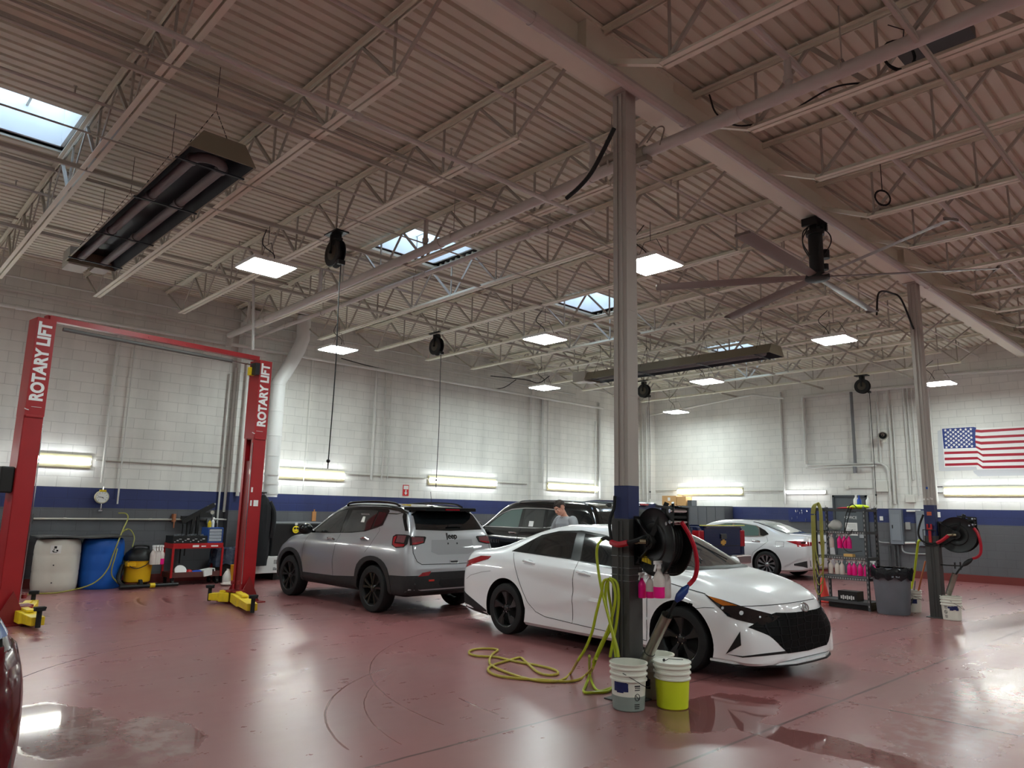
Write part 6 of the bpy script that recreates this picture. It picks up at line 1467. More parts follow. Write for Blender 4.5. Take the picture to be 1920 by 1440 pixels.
# photo-traced outlines laid on the body surface
q2=lambda x,y:(1220+x/5.333,1060+y/5.333); q1=lambda x,y:(880+x/6,970+y/6)
E_.patch('headlamp',[q2(*p) for p in ((535,283),(580,310),(690,340),(830,385),(905,412),(1010,440),(1150,475),(1290,512),(1230,560),(1120,600),(1000,580),(860,545),(770,510),(715,455),(640,385),(580,330))],'px',M_LAMPD,.006,mirror=True)
E_.patch('turn_lens',[q2(*p) for p in ((575,310),(690,345),(800,388),(860,408),(720,405),(650,370))],'px',M_AMB,.010,mirror=True)
for cx_,cy_,r_ in ((905,480,22),(1090,520,10),(720,430,14)):
    E_.patch('lamp_projector',[q2(cx_+r_*math.cos(a),cy_+r_*math.sin(a)) for a in [k*PI/5 for k in range(10)]],'px',M_LAMPL,.010,grid=9,mirror=True)
M_GRL=bpy.data.materials.new('grille_black'); M_GRL.use_nodes=True; N,L=noder(M_GRL); b=N['Principled BSDF']; b.inputs['Roughness'].default_value=.6; b.inputs['Specular IOR Level'].default_value=.08
tc=N.new('ShaderNodeTexCoord'); mp=N.new('ShaderNodeMapping'); mp.inputs['Scale'].default_value=(.01,7,15); L.new(tc.outputs['Object'],mp.inputs[0]); vo=N.new('ShaderNodeTexVoronoi'); vo.feature='DISTANCE_TO_EDGE'; vo.inputs['Scale'].default_value=1; vo.inputs['Randomness'].default_value=.35; L.new(mp.outputs[0],vo.inputs['Vector'])
mr_=N.new('ShaderNodeMapRange'); mr_.inputs[1].default_value=.04; mr_.inputs[2].default_value=.10; mr_.inputs[3].default_value=1; mr_.inputs[4].default_value=0; L.new(vo.outputs['Distance'],mr_.inputs[0])
mxx=N.new('ShaderNodeMix'); mxx.data_type='RGBA'; mxx.inputs[6].default_value=(.004,.004,.004,1); mxx.inputs[7].default_value=(.011,.011,.012,1); L.new(mr_.outputs[0],mxx.inputs[0]); L.new(mxx.outputs[2],b.inputs['Base Color'])
bp=N.new('ShaderNodeBump'); bp.inputs['Distance'].default_value=.02; L.new(mr_.outputs[0],bp.inputs['Height']); L.new(bp.outputs[0],b.inputs['Normal'])
E_.patch('grille',[(-.78,.515),(-.60,.60),(-.46,.64),(-.2,.632),(0,.63),(.2,.632),(.46,.64),(.60,.60),(.78,.515),(.62,.44),(.50,.34),(.40,.265),(0,.25),(-.40,.265),(-.50,.34),(-.62,.44)],'F',M_GRL,.006,grid=.05)
E_.patch('side_intake',[q2(*p) for p in ((895,660),(755,885),(905,800))],'px',M_BLACK,.005,mirror=True)
E_.patch('lip_line',[q2(*p) for p in ((760,886),(920,908),(1140,880),(1380,852),(1560,820),(1730,785),(1732,800),(1560,845),(1380,878),(1140,905),(920,922))],'px',M_BLACK,.004)
m=MB(); 
P_=[(3.05,-.86),(3.3,-.84),(3.46,-.72),(3.585,-.52),(3.65,-.30),(3.66,0),(3.65,.30),(3.585,.52),(3.46,.72),(3.3,.84),(3.05,.86),(3.05,.5),(3.3,0),(3.05,-.5)]
m.prism(P_,.165,.185,'z'); o=m.build('front_splitter',M_EW,E_.root,smooth=0)
m=MB(); m.prism([(x_*1.004,y_*1.01) for x_,y_ in P_],.150,.165,'z'); m.build('splitter_edge',M_BLACK,E_.root,smooth=0)
# emblem: slanted letter in a ring
p,n=E_.proj(0,.665,'F'); zz=n; yy=V(0,1,0); up_=zz.cross(V(0,1,0)).normalized(); 
if up_.z<0: up_=-up_
m=MB(); c=p+n*.008; m.tube([c+V(0,1,0)*.072*math.cos(a)+up_*.042*math.sin(a) for a in [k*PI/12 for k in range(24)]],.006,8,closed=True)
for s_ in (-1,1): m.tube([c+V(0,1,0)*(s_*.026+.010)+up_*.026,c+V(0,1,0)*(s_*.024)+up_*0,c+V(0,1,0)*(s_*.026-.010)-up_*.026],.006,6)
m.tube([c+V(0,-.024,0)+up_*.006,c+V(0,.024,0)-up_*.004],.005,6); m.build('front_emblem',M_CHR,E_.root)
# tail lamp, rear diffuser corner, handles, mirror
E_.patch('tail_lamp',[(-1.06,.80),(-.98,.84),(-.60,.945),(-.36,.955),(-.40,.915),(-.62,.86),(-.82,.80),(-.98,.745),(-1.06,.74)],'R',M_TAIL,.006,mirror=True)
E_.patch('tail_lamp_bar',[(-.74,.80),(.74,.80),(.74,.85),(-.74,.85)],'B',M_TAIL,.006)
E_.patch('rear_diffuser',[(-1.06,.52),(-.90,.44),(-.60,.33),(-.385,.255),(-.385,.19),(-.7,.21),(-1.06,.28)],'R',M_CLAD,.006,mirror=True)
for hx,hz in ((.42,.925),(1.38,.86)):
    E_.patch('handle_recess',[(hx-.10,hz-.02),(hx-.02,hz+.035),(hx+.06,hz+.02),(hx+.08,hz-.03)],'R',mat('recess_shade',(205,206,210),.3,coat=.8),.002,mirror=True)
    for sy in (-1,1):
        p,n=E_.proj(hx,hz,'L' if sy>0 else 'R'); m=MB(); t_=V(1,0,-.12).normalized(); m.tube([p-t_*.11+n*.004,p-t_*.08+n*.028,p+n*.034,p+t_*.08+n*.028,p+t_*.11+n*.004],.013,8); m.build('door_handle',M_EW,E_.root)
E_.mirror_part(2.20,.86,.985,M_EW,M_BLACK)
m=MB(); m.prism([(-.12,1.355),(.10,1.36),(-.08,1.42),(-.12,1.42)],-.012,.012,'y',c=(.62,0,.02)); m.build('shark_fin',M_BLACK,E_.root,smooth=0)
for sy in (-1,1):
    m=MB(); p0_,n0=E_.proj(2.56,sy*.25,'T'); p1_,n1=E_.proj(2.10,sy*.05+.1,'T'); m.tube([p0_+n0*.02,p1_+n1*.015],.008,6); m.build('wiper',M_BLACK,E_.root)
E_.patch('hood_crease',[(2.75,.36),(3.0,.35),(3.25,.31),(3.25,.304),(3.0,.343),(2.75,.353)],'T',M_EW,.004,mirror=True)
# ---------------------------------------------------------------- grey SUV
KT=[(-.90,.66,.60,.65,.68,.63,.73,.58,.75,.50,.73,.42,.38),(-.87,.80,.68,.79,.75,.76,.80,.67,.82,.55,.80,.38,.34),(-.84,.98,.70,.97,.78,.93,.84,.80,.86,.60,.84,.37,.32),(-.80,1.14,.72,1.13,.80,1.05,.86,.90,.88,.64,.86,.36,.30),(-.75,1.26,.70,1.25,.80,1.14,.87,.94,.89,.66,.87,.36,.29),
(-.65,1.40,.665,1.385,.785,1.20,.88,.97,.90,.68,.875,.35,.28),(-.55,1.51,.64,1.49,.775,1.225,.885,.985,.905,.70,.88,.35,.28),(-.42,1.585,.63,1.555,.77,1.235,.885,.99,.908,.70,.88,.35,.28),(-.2,1.61,.63,1.575,.775,1.225,.885,.99,.908,.70,.88,.35,.28),(.3,1.635,.63,1.595,.785,1.185,.885,.985,.908,.70,.88,.35,.28),
(.8,1.64,.63,1.595,.79,1.15,.885,.98,.908,.70,.88,.35,.28),(1.2,1.625,.63,1.58,.795,1.125,.885,.98,.908,.70,.88,.35,.28),(1.5,1.57,.635,1.515,.80,1.11,.885,.975,.908,.70,.88,.35,.28),(1.8,1.44,.665,1.375,.805,1.10,.885,.97,.908,.70,.88,.35,.28),(2.1,1.28,.70,1.21,.81,1.09,.885,.965,.908,.70,.88,.35,.28),
(2.3,1.17,.73,1.12,.81,1.07,.885,.955,.908,.70,.88,.35,.28),(2.42,1.11,.73,1.08,.805,1.04,.885,.94,.905,.70,.88,.35,.28),(2.8,1.075,.68,1.05,.79,.98,.87,.89,.90,.68,.87,.35,.27),(3.1,1.03,.61,1.01,.74,.92,.83,.82,.87,.62,.84,.33,.26),(3.3,.97,.52,.95,.66,.86,.74,.75,.80,.58,.78,.31,.25),(3.42,.88,.45,.87,.57,.78,.64,.68,.70,.54,.70,.3,.25),(3.48,.74,.38,.73,.48,.68,.54,.61,.58,.5,.58,.32,.28)]
M_KG=paint('suv_grey',(158,157,160),.32,metal=.45)
K_=Car('grey_suv',(7.24,9.74,0),math.radians(90.6),'metallic grey SUV with a black roof and black wheels, rear end toward the camera',KT,M_KG,2.636,.78,.350,.425,step=.045,low=(.40,M_CLAD))
K_.wheels(.785,.350,.23,5,M_RIMB,'split')
K_.patch('black_roof',[(-.66,0),(-.66,.56),(-.54,.66),(-.3,.69),(.2,.695),(.9,.70),(1.3,.69),(1.42,.66),(1.44,.5),(1.47,0),(1.44,-.5),(1.42,-.66),(1.3,-.69),(.9,-.70),(.2,-.695),(-.3,-.69),(-.54,-.66),(-.66,-.56)],'T',paint('roof_black',(16,17,18),.2),.004,grid=.1)
K_.patch('window_trim',[(2.12,1.115),(1.95,1.235),(1.68,1.39),(1.45,1.50),(1.2,1.555),(.8,1.575),(.3,1.57),(0,1.555),(-.08,1.52),(-.02,1.30),(.10,1.262),(.42,1.19),(.8,1.155),(1.5,1.125)],'L',M_TRIM,.004,mirror=True)
K_.patch('roof_side_trim',[(1.90,1.30),(1.72,1.42),(1.45,1.545),(1.2,1.60),(.8,1.618),(.3,1.612),(0,1.60),(-.3,1.58),(-.54,1.50),(-.46,1.49),(-.3,1.52),(0,1.545),(.3,1.555),(.8,1.56),(1.2,1.54),(1.45,1.485),(1.70,1.37),(1.88,1.26)],'L',MATS['roof_black'],.0045,mirror=True)
K_.patch('front_window',[(1.98,1.145),(1.66,1.36),(1.42,1.475),(1.20,1.515),(1.12,1.515),(1.16,1.145)],'L',M_GLS,.007,mirror=True)
K_.patch('rear_window',[(1.06,1.15),(.98,1.52),(.4,1.525),(.22,1.515),(.28,1.235),(.5,1.19)],'L',M_GLS,.007,mirror=True)
K_.patch('quarter_window',[(.19,1.50),(.02,1.495),(-.035,1.47),(.02,1.325),(.12,1.285),(.22,1.27)],'L',M_GLS,.007,mirror=True)
K_.patch('rear_pillar_trim',[(-.44,1.50),(-.52,1.48),(-.60,1.36),(-.71,1.235),(-.64,1.235),(-.54,1.34),(-.46,1.44)],'L',M_TRIM,.005,mirror=True)
K_.patch('windshield',[(1.5,0),(1.47,.45),(1.5,.57),(1.8,.62),(2.2,.68),(2.34,.5),(2.40,0),(2.34,-.5),(2.2,-.68),(1.8,-.62),(1.5,-.57),(1.47,-.45)],'T',M_GLS,.005)
k4=lambda x,y:(690+x/6.26,930+y/6.26); k3=lambda x,y:(510+x/6.26,930+y/6.26)
K_.patch('rear_glass',[(-.66,1.255),(-.60,1.49),(-.5,1.525),(0,1.535),(.5,1.525),(.60,1.49),(.66,1.255),(0,1.235)],'B',M_GLS,.005)
m=MB(); 
sp_=[(-.66,-.60),(-.78,-.50),(-.80,0),(-.78,.50),(-.66,.60),(-.40,.64),(-.40,-.64)]
m.prism(sp_,1.535,1.59,'z'); m.build('spoiler',M_TRIM,K_.root,smooth=0,bevel=.008)
m=MB(); m.b2((-.805,-.14,1.55),(-.798,.14,1.568)); m.build('brake_light_bar',M_TAIL,K_.root,smooth=0)
m=MB(); 
for sy in (-1,1):
    m=MB(); m.tube(spline([(1.25,sy*.62,1.60),(1.1,sy*.625,1.645),(.4,sy*.63,1.665),(-.1,sy*.63,1.645),(-.28,sy*.63,1.60)],6),.018,8); m.build('roof_rail',M_TRIM,K_.root)
m=MB(); m.sphere((-.33,.05,1.60),.04,12,8,sc=(1.3,1,.5)); m.tube([(-.33,.05,1.61),(-.28,.04,1.84)],.004,6); m.build('antenna',M_BLACK,K_.root)
m=MB(); m.b2((-.40,-.03,1.605),(-.28,-.10,1.62)); tag(m.build('yellow_cloth',M_YEL,loc=K_.M@V(0,0,.01),smooth=0),'small yellow item left on the roof of the grey SUV','cloth'); 
# tail lamps
LP=[(290,500),(330,480),(480,478),(700,490),(712,502),(685,560),(540,588),(500,610),(390,618),(330,590),(300,540)]
K_.patch('tail_lamp',[(-.405,1.145),(-.46,1.175),(-.66,1.18),(-.76,1.175),(-.78,1.05),(-.74,1.0),(-.58,.985),(-.47,1.02)],'L',M_TRIM,.008,mirror=True)
K_.patch('lamp_red',[(-.44,1.135),(-.50,1.15),(-.52,1.05),(-.74,1.045),(-.74,1.01),(-.58,.998),(-.485,1.03)],'L',M_TAIL,.013,mirror=True)
K_.patch('lamp_clear',[(-.52,1.16),(-.72,1.165),(-.73,1.06),(-.54,1.065)],'L',M_TAILC,.013,mirror=True)
for sy in (-1,1):
    f=lambda P:[(sy*a,b) for a,b in P]
    K_.patch('tailgate_lamp',f([(.78,1.165),(.52,1.155),(.50,1.14),(.545,1.06),(.70,1.03),(.80,1.03)]),'B',M_TRIM,.007)
    K_.patch('tailgate_lamp_red',f([(.76,1.15),(.55,1.14),(.56,1.075),(.70,1.045),(.77,1.045)]),'B',M_TAILC,.011); K_.patch('lamp_strip',f([(.76,1.065),(.57,1.085),(.57,1.07),(.70,1.042),(.77,1.04)]),'B',M_TAIL,.014)
    K_.patch('rear_reflector',f([(.62,.64),(.46,.655),(.50,.595),(.70,.585)]),'B',M_TAIL,.008)
    K_.patch('tow_hook',f([(.50,.535),(.40,.535),(.40,.51),(.50,.51)]),'B',mat('hook_red',(200,50,40),.4),.014)
K_.patch('rear_cladding',[(-.86,.60),(-.5,.60),(-.46,.64),(.46,.64),(.5,.60),(.86,.60),(.88,.33),(.5,.30),(-.5,.30),(-.88,.33)],'B',M_CLAD,.005)
K_.patch('rear_cladding_side',[(-.44,.585),(-.90,.60),(-.90,.34),(-.52,.32),(-.45,.33)],'L',M_CLAD,.006,mirror=True)
K_.patch('license_recess',[(-.40,1.105),(.40,1.105),(.43,.93),(.30,.885),(-.30,.885),(-.43,.93)],'B',mat('suv_grey_recess',(140,139,142),.35,metal=.45,coat=.8),.003)
K_.patch('plate_recess',[(-.28,.53),(.28,.53),(.30,.46),(.25,.42),(-.25,.42),(-.30,.46)],'B',M_BLACK,.009)
K_.patch('tailgate_handle',[(-.09,.80),(.09,.80),(.08,.755),(-.08,.755)],'B',M_CHR,.008); K_.patch('handle_slot',[(-.07,.79),(.07,.79),(.06,.765),(-.06,.765)],'B',M_BLACK,.012)
for q in (-.09,.09): K_.patch('plate_bolt',[(q-.012,1.06),(q+.012,1.06),(q+.012,1.035),(q-.012,1.035)],'B',M_BLACK,.006)
K_.seam([(-.77,1.17),(-.76,.92),(-.70,.80),(-.62,.755),(0,.745),(.62,.755),(.70,.80),(.76,.92),(.77,1.17)],'B',.010)
p,n=K_.proj(0,1.155,'B'); text_obj('tailgate_lettering','Jeep',.125,M_TRIM,frame(p+n*.004,(0,-1,0),(-n.z if n.x<0 else 0,0,1) if False else (.25,0,1)),K_.root,bold=.003)
for sy in (1,-1):
    Z=[.425*1.0]
for ax,nm in ((0,'rear'),(2.636,'front')):
    R0,R1_=.427,.50; pts=[]
    A_=[math.radians(a) for a in range(-14,195,11)]
    def sq(a,r): 
        k=1/max(abs(math.cos(a)),abs(math.sin(a)))**.28; return (ax+r*k*math.cos(a),.35+r*min(k,1.05)*math.sin(a)*.98)
    outer=[sq(a,R1_) for a in A_]; inner=[(ax+R0*math.cos(a),.35+R0*math.sin(a)) for a in A_]
    K_.patch('wheel_arch_flare',outer+inner[::-1],'L',M_CLAD,.012,mirror=True)
K_.patch('sill_cladding',[(.44,.50),(1.1,.46),(2.22,.445),(2.22,.27),(1.1,.27),(.50,.27),(.42,.40)],'L',M_CLAD,.008,mirror=True)
K_.seam([(2.10,1.10),(2.16,.9),(2.18,.46)],'L',.006,mirror=True); K_.seam([(1.13,1.13),(1.12,.9),(1.16,.7),(1.14,.46)],'L',.008,mirror=True); K_.seam([(.05,1.26),(.02,1.22),(.10,1.0),(.22,.88)],'L',.006,mirror=True)
K_.seam([(1.2,1.05),(1.0,1.055),(.42,1.07)],'L',.004,mirror=True,mt=M_KG)
for hx,hz in ((1.31,1.03),(.32,1.075)):
    for sy in (-1,1):
        p,n=K_.proj(hx,hz,'L' if sy>0 else 'R'); m=MB(); m.tube([p-V(.11,0,0)+n*.0,p-V(.08,0,-.0)+n*.03,p+n*.036,p+V(.08,0,0)+n*.03,p+V(.11,0,0)],.016,8); m.build('door_handle',M_CHR,K_.root)
K_.mirror_part(1.95,.88,1.19,M_TRIM,M_BLACK,1.15)
m=MB(); p,n=K_.proj(.03,1.29,'B'); m.tube([p+n*.03+V(0,.02,0),p+n*.035+V(0,-.16,.01),p+n*.03+V(0,-.26,-.0)],.014,6); m.build('rear_wiper',M_BLACK,K_.root)
K_.patch('window_sticker',[(.62,1.33),(.52,1.33),(.53,1.42),(.60,1.42)],'L',M_WHT,.010); p,n=K_.proj(.58,1.45,'L')
p,n=K_.proj(-.74,1.0,'L')
m=MB()
for k in range(7): 
    p,n=K_.proj(.45+.035*k,1.455,'L'); m.bar(p+n*.009+V(-.012,0,-.012),p+n*.009+V(.012,0,.014),.004,.003)
m.build('chalk_mark',M_BCL,K_.root)
# ---------------------------------------------------------------- black crossover
def suvT(L0,L1,H,W,zr=.36):
    w=W/2; k=H/1.79
    return [(-L0,.70,w*.62,.69,w*.72,.66,w*.78,.6,w*.8,.5,w*.78,.42,.36),(-L0+.04,.95,w*.72,.94,w*.8,.9,w*.86,.75,w*.88,.58,.86*w,.38,.32),(-L0+.10,1.18*k,w*.74,1.17*k,w*.84,1.08,w*.9,.9,w*.92,.62,w*.9,.37,.30),(-L0+.20,1.38*k,w*.73,1.37*k,w*.85,1.18,w*.94,.98,w*.95,.66,w*.93,.36,.28),(-L0+.34,1.60*k,w*.70,1.58*k,w*.85,1.20,w*.955,1.0,w*.97,.68,w*.95,.36,.27),(-L0+.48,1.71*k,w*.69,1.68*k,w*.85,1.20,w*.96,1.0,w*.98,.7,w*.96,.36,.27),
    (-.2,1.76*k,w*.69,1.715*k,w*.86,1.19,w*.965,1.0,w*.99,.7,w*.965,.36,.27),(.8,1.79*k,w*.69,1.735*k,w*.865,1.17,w*.965,1.0,w*.99,.7,w*.965,.36,.27),(1.6,1.765*k,w*.69,1.71*k,w*.87,1.155,w*.965,.99,w*.99,.7,w*.965,.36,.27),(1.95,1.68*k,w*.695,1.61*k,w*.875,1.145,w*.965,.99,w*.99,.7,w*.965,.36,.27),(2.3,1.46*k,w*.74,1.38*k,w*.88,1.14,w*.965,.98,w*.99,.7,w*.965,.36,.27),(2.6,1.25*k,w*.79,1.18,w*.88,1.10,w*.965,.97,w*.99,.7,w*.965,.36,.27),
    (2.75,1.17,w*.79,1.13,w*.875,1.07,w*.96,.95,w*.985,.7,w*.96,.36,.27),(L1-.75,1.13,w*.74,1.10,w*.85,1.02,w*.94,.9,w*.97,.68,w*.95,.34,.26),(L1-.35,1.06,w*.62,1.03,w*.74,.94,w*.84,.82,w*.9,.6,w*.88,.32,.25),(L1-.12,.95,w*.5,.93,w*.6,.84,w*.68,.74,w*.74,.55,w*.74,.3,.25),(L1,.75,w*.4,.74,w*.5,.68,w*.56,.6,w*.6,.5,w*.6,.32,.28)]
M_TB=paint('crossover_black',(9,10,12),.16)
T_=Car('black_crossover',(12.5,10.68,0),math.radians(90),'black three row crossover parked behind the grey SUV, seen over the white sedan roof',suvT(1.13,4.06,1.79,2.0),M_TB,3.07,.86,.38,.44,step=.08)
T_.wheels(.86,.38,.25,6,M_SILV,'blade')
dl2=dl=[(2.46,1.175),(2.2,1.36),(1.95,1.50),(1.65,1.60),(1.2,1.635),(.6,1.635),(.25,1.61),(.06,1.55),(.02,1.44),(.12,1.30),(.30,1.215),(.8,1.185)]
T_.patch('window_chrome',dl,'L',M_CHR,.004,mirror=True)
sh=lambda P,k:[(1.25+(x-1.25)*(1-.03*k),1.39+(z-1.39)*(1-.09*k)) for x,z in P]
T_.patch('window_trim',sh(dl,1),'L',M_TRIM,.007,mirror=True)
T_.patch('front_window',[(2.32,1.20),(2.1,1.37),(1.85,1.50),(1.62,1.575),(1.30,1.60),(1.27,1.60),(1.30,1.195)],'L',M_GLSG,.010,mirror=True)
T_.patch('rear_window',[(1.17,1.60),(.55,1.60),(.52,1.205),(1.17,1.20)],'L',M_GLS,.010,mirror=True)
T_.patch('rear_quarter_window',[(.45,1.60),(.28,1.575),(.13,1.525),(.09,1.43),(.18,1.31),(.34,1.235),(.45,1.215)],'L',M_GLS,.010,mirror=True)
T_.patch('cargo_window',[(-.08,1.60),(-.5,1.58),(-.72,1.54),(-.86,1.30),(-.3,1.27),(-.02,1.36),(-.12,1.48)],'L',M_GLS,.004,mirror=True)
T_.patch('rear_glass',[(-.62,1.28),(-.56,1.58),(.56,1.58),(.62,1.28)],'B',M_GLS,.004)
T_.patch('windshield',[(2.0,0),(1.98,.5),(2.05,.62),(2.5,.72),(2.62,.5),(2.68,0),(2.62,-.5),(2.5,-.72),(2.05,-.62),(1.98,-.5)],'T',M_GLS,.004)
T_.patch('window_sticker',[(.98,1.22),(.84,1.22),(.84,1.34),(.98,1.34)],'L',M_WHT,.013)
T_.seam([(1.22,1.18),(1.22,.45)],'L',mirror=True); T_.seam([(2.45,1.15),(2.42,.45)],'L',mirror=True); T_.seam([(.2,1.2),(.1,1.0),(.35,.7)],'L',mirror=True)
for hx in (1.42,.32):
    for sy in (-1,1):
        p,n=T_.proj(hx,1.06,'L' if sy>0 else 'R'); m=MB(); m.tube([p-V(.12,0,0),p-V(.09,0,0)+n*.03,p+V(.09,0,0)+n*.03,p+V(.12,0,0)],.018,8); m.build('door_handle',M_CHR,T_.root)
p,n=T_.proj(2.1,.86,'L'); text_obj('door_lettering','TRAVERSE',.10,M_CHR,frame(p+n*.006,(-1,0,0),(0,0,1)),T_.root,bold=.002,spacing=1.5)
T_.mirror_part(2.42,.98,1.20,M_TB,M_BLACK,1.25)
for sy in (-1,1):
    m=MB(); m.tube(spline([(1.5,sy*.66,1.74),(1.3,sy*.665,1.79),(.3,sy*.67,1.80),(-.4,sy*.67,1.77),(-.6,sy*.67,1.71)],6),.016,8); m.build('roof_rail',M_GREYG,T_.root)
m=MB(); m.prism([(-.14,0),(.10,0),(-.08,.07),(-.13,.07)],-.015,.015,'y',c=(-.55,0,1.70)); m.build('shark_fin',M_BLACK,T_.root,smooth=0)
T_.patch('tail_lamp',[(-.98,.90),(-1.06,1.05),(-.80,1.06),(-.66,.98)],'L',M_TAIL,.006,mirror=True)
# ---------------------------------------------------------------- blue pickup
SO=V(15.15,10.05,0); M_SB=paint('pickup_blue',(16,26,62),.22)
w=1.0
def cabT(): 
    return [(.98,1.30,.80,1.28,.88,1.20,.96,1.0,.985,.72,.96,.42,.36),(1.00,1.55,.78,1.53,.87,1.24,.96,1.0,.985,.72,.96,.42,.36),(1.06,1.79,.72,1.745,.87,1.25,.96,1.0,.985,.72,.96,.42,.36),(1.3,1.87,.72,1.81,.87,1.25,.96,1.0,.985,.72,.96,.42,.36),(2.0,1.885,.72,1.82,.87,1.24,.96,1.0,.985,.72,.96,.42,.36),(2.5,1.85,.72,1.78,.88,1.23,.96,1.0,.985,.72,.96,.42,.36),(2.85,1.68,.75,1.59,.89,1.22,.96,1.0,.985,.72,.96,.42,.36),(3.15,1.42,.80,1.33,.89,1.20,.96,1.0,.985,.72,.96,.42,.36),(3.35,1.26,.82,1.22,.89,1.17,.96,1.0,.985,.72,.96,.42,.36),(3.8,1.23,.80,1.20,.88,1.14,.95,.98,.98,.72,.955,.40,.35),(4.3,1.18,.76,1.16,.86,1.08,.93,.92,.96,.68,.94,.38,.33),(4.52,1.10,.70,1.08,.80,1.0,.86,.86,.9,.64,.88,.36,.32),(4.6,.92,.62,.91,.70,.86,.76,.78,.8,.6,.78,.38,.34)]
S_=Car('blue_pickup',SO,math.radians(90),'dark blue pickup truck showing its tailgate behind the white sedan',cabT(),M_SB,3.64,.86,.40,.47,step=.09)
m=MB()
for sy in (-1,1):
    m.prism([(-1.16,.62),(-1.16,1.24),(-1.10,1.30),(.96,1.32),(.96,.46)]+[(.47*math.cos(a),.40+.47*math.sin(a)) for a in [math.radians(q) for q in range(8,173,11)]]+[(-.55,.48),(-1.0,.52)],sy*.86,sy*.975,'y')
m.b2((.90,-.86,.62),(.96,.86,1.32)); m.b2((-1.10,-.86,.60),(.90,.86,.66)); m.build('cargo_bed',M_SB,S_.root,smooth=0,bevel=.015)
m=MB(); m.b2((-1.17,-.775,.68),(-1.11,.775,1.31)); m.b2((-1.20,-.775,1.27),(-1.12,.775,1.31)); tgate=m.build('tailgate',M_SB,S_.root,smooth=0,bevel=.012)
m=MB(); m.b2((-1.175,-.74,.86),(-1.17,.74,.88)); m.build('tailgate_crease',M_SEAM,tgate,smooth=0)
for sy in (-1,1):
    m=MB(); m.b2((-1.175,sy*.79,.84),(-.98,sy*.985,1.22)); m.build('tail_lamp',M_TAIL,S_.root,smooth=0,bevel=.02)
m=MB(); m.b2((-1.20,-.12,1.03),(-1.17,.12,1.14)); m.build('tailgate_handle',M_BLACK,tgate,smooth=0,bevel=.01)
# bow tie emblem
E8=[(-.13,.0),(-.11,.045),(-.05,.045),(-.05,.075),(.06,.075),(.055,.045),(.125,.045),(.13,0),(.11,-.045),(.05,-.045),(.05,-.075),(-.06,-.075),(-.055,-.045),(-.125,-.045)]
m=MB(); m.prism([(-a*.85,b*.85+.95) for a,b in E8],-1.182,-1.17,'x'); m.build('tailgate_emblem',mat('emblem_gold',(196,150,64),.35,metal=.6),tgate,smooth=0)
text_obj('tailgate_lettering','SILVERADO',.075,M_CHR,frame((-1.176,.46,.75),(0,-1,0),(0,0,1)),tgate,spacing=1.25,bold=.001)
m=MB(); m.b2((-1.33,-.98,.46),(-1.14,-.28,.66)); m.b2((-1.33,.28,.46),(-1.14,.98,.66)); m.b2((-1.31,-.28,.47),(-1.16,.28,.58)); m.build('rear_bumper',mat('bumper_silver',(170,160,160),.25,metal=.8),S_.root,smooth=0,bevel=.03)
m=MB(); m.b2((-1.335,-.17,.50),(-1.31,.17,.62)); m.build('plate_recess',M_BLACK,S_.root,smooth=0)
m=MB(); m.b2((.99,-.16,1.755),(1.035,.16,1.80)); m.build('cab_brake_light',M_TAIL,S_.root,smooth=0,bevel=.01)
S_.patch('cab_rear_glass',[(-.60,1.32),(-.56,1.66),(.56,1.66),(.60,1.32)],'B',M_GLS,.004)
S_.patch('side_window',[(1.15,1.28),(1.18,1.70),(1.6,1.73),(2.3,1.72),(2.7,1.58),(3.08,1.30),(3.1,1.26)],'L',M_GLS,.004,mirror=True)
S_.wheels(.86,.40,.27,6,M_SILV,'blade')
a=S_.M@V(-1.16,0,1.318); m=MB(); m.b2((-.90,-.035,0),(.95,.035,.018)); tag(m.build('yellow_level',mat('level_yellow',(214,206,90),.5),loc=a,smooth=0),'long pale yellow strip lying along the top of the blue tailgate','strip')
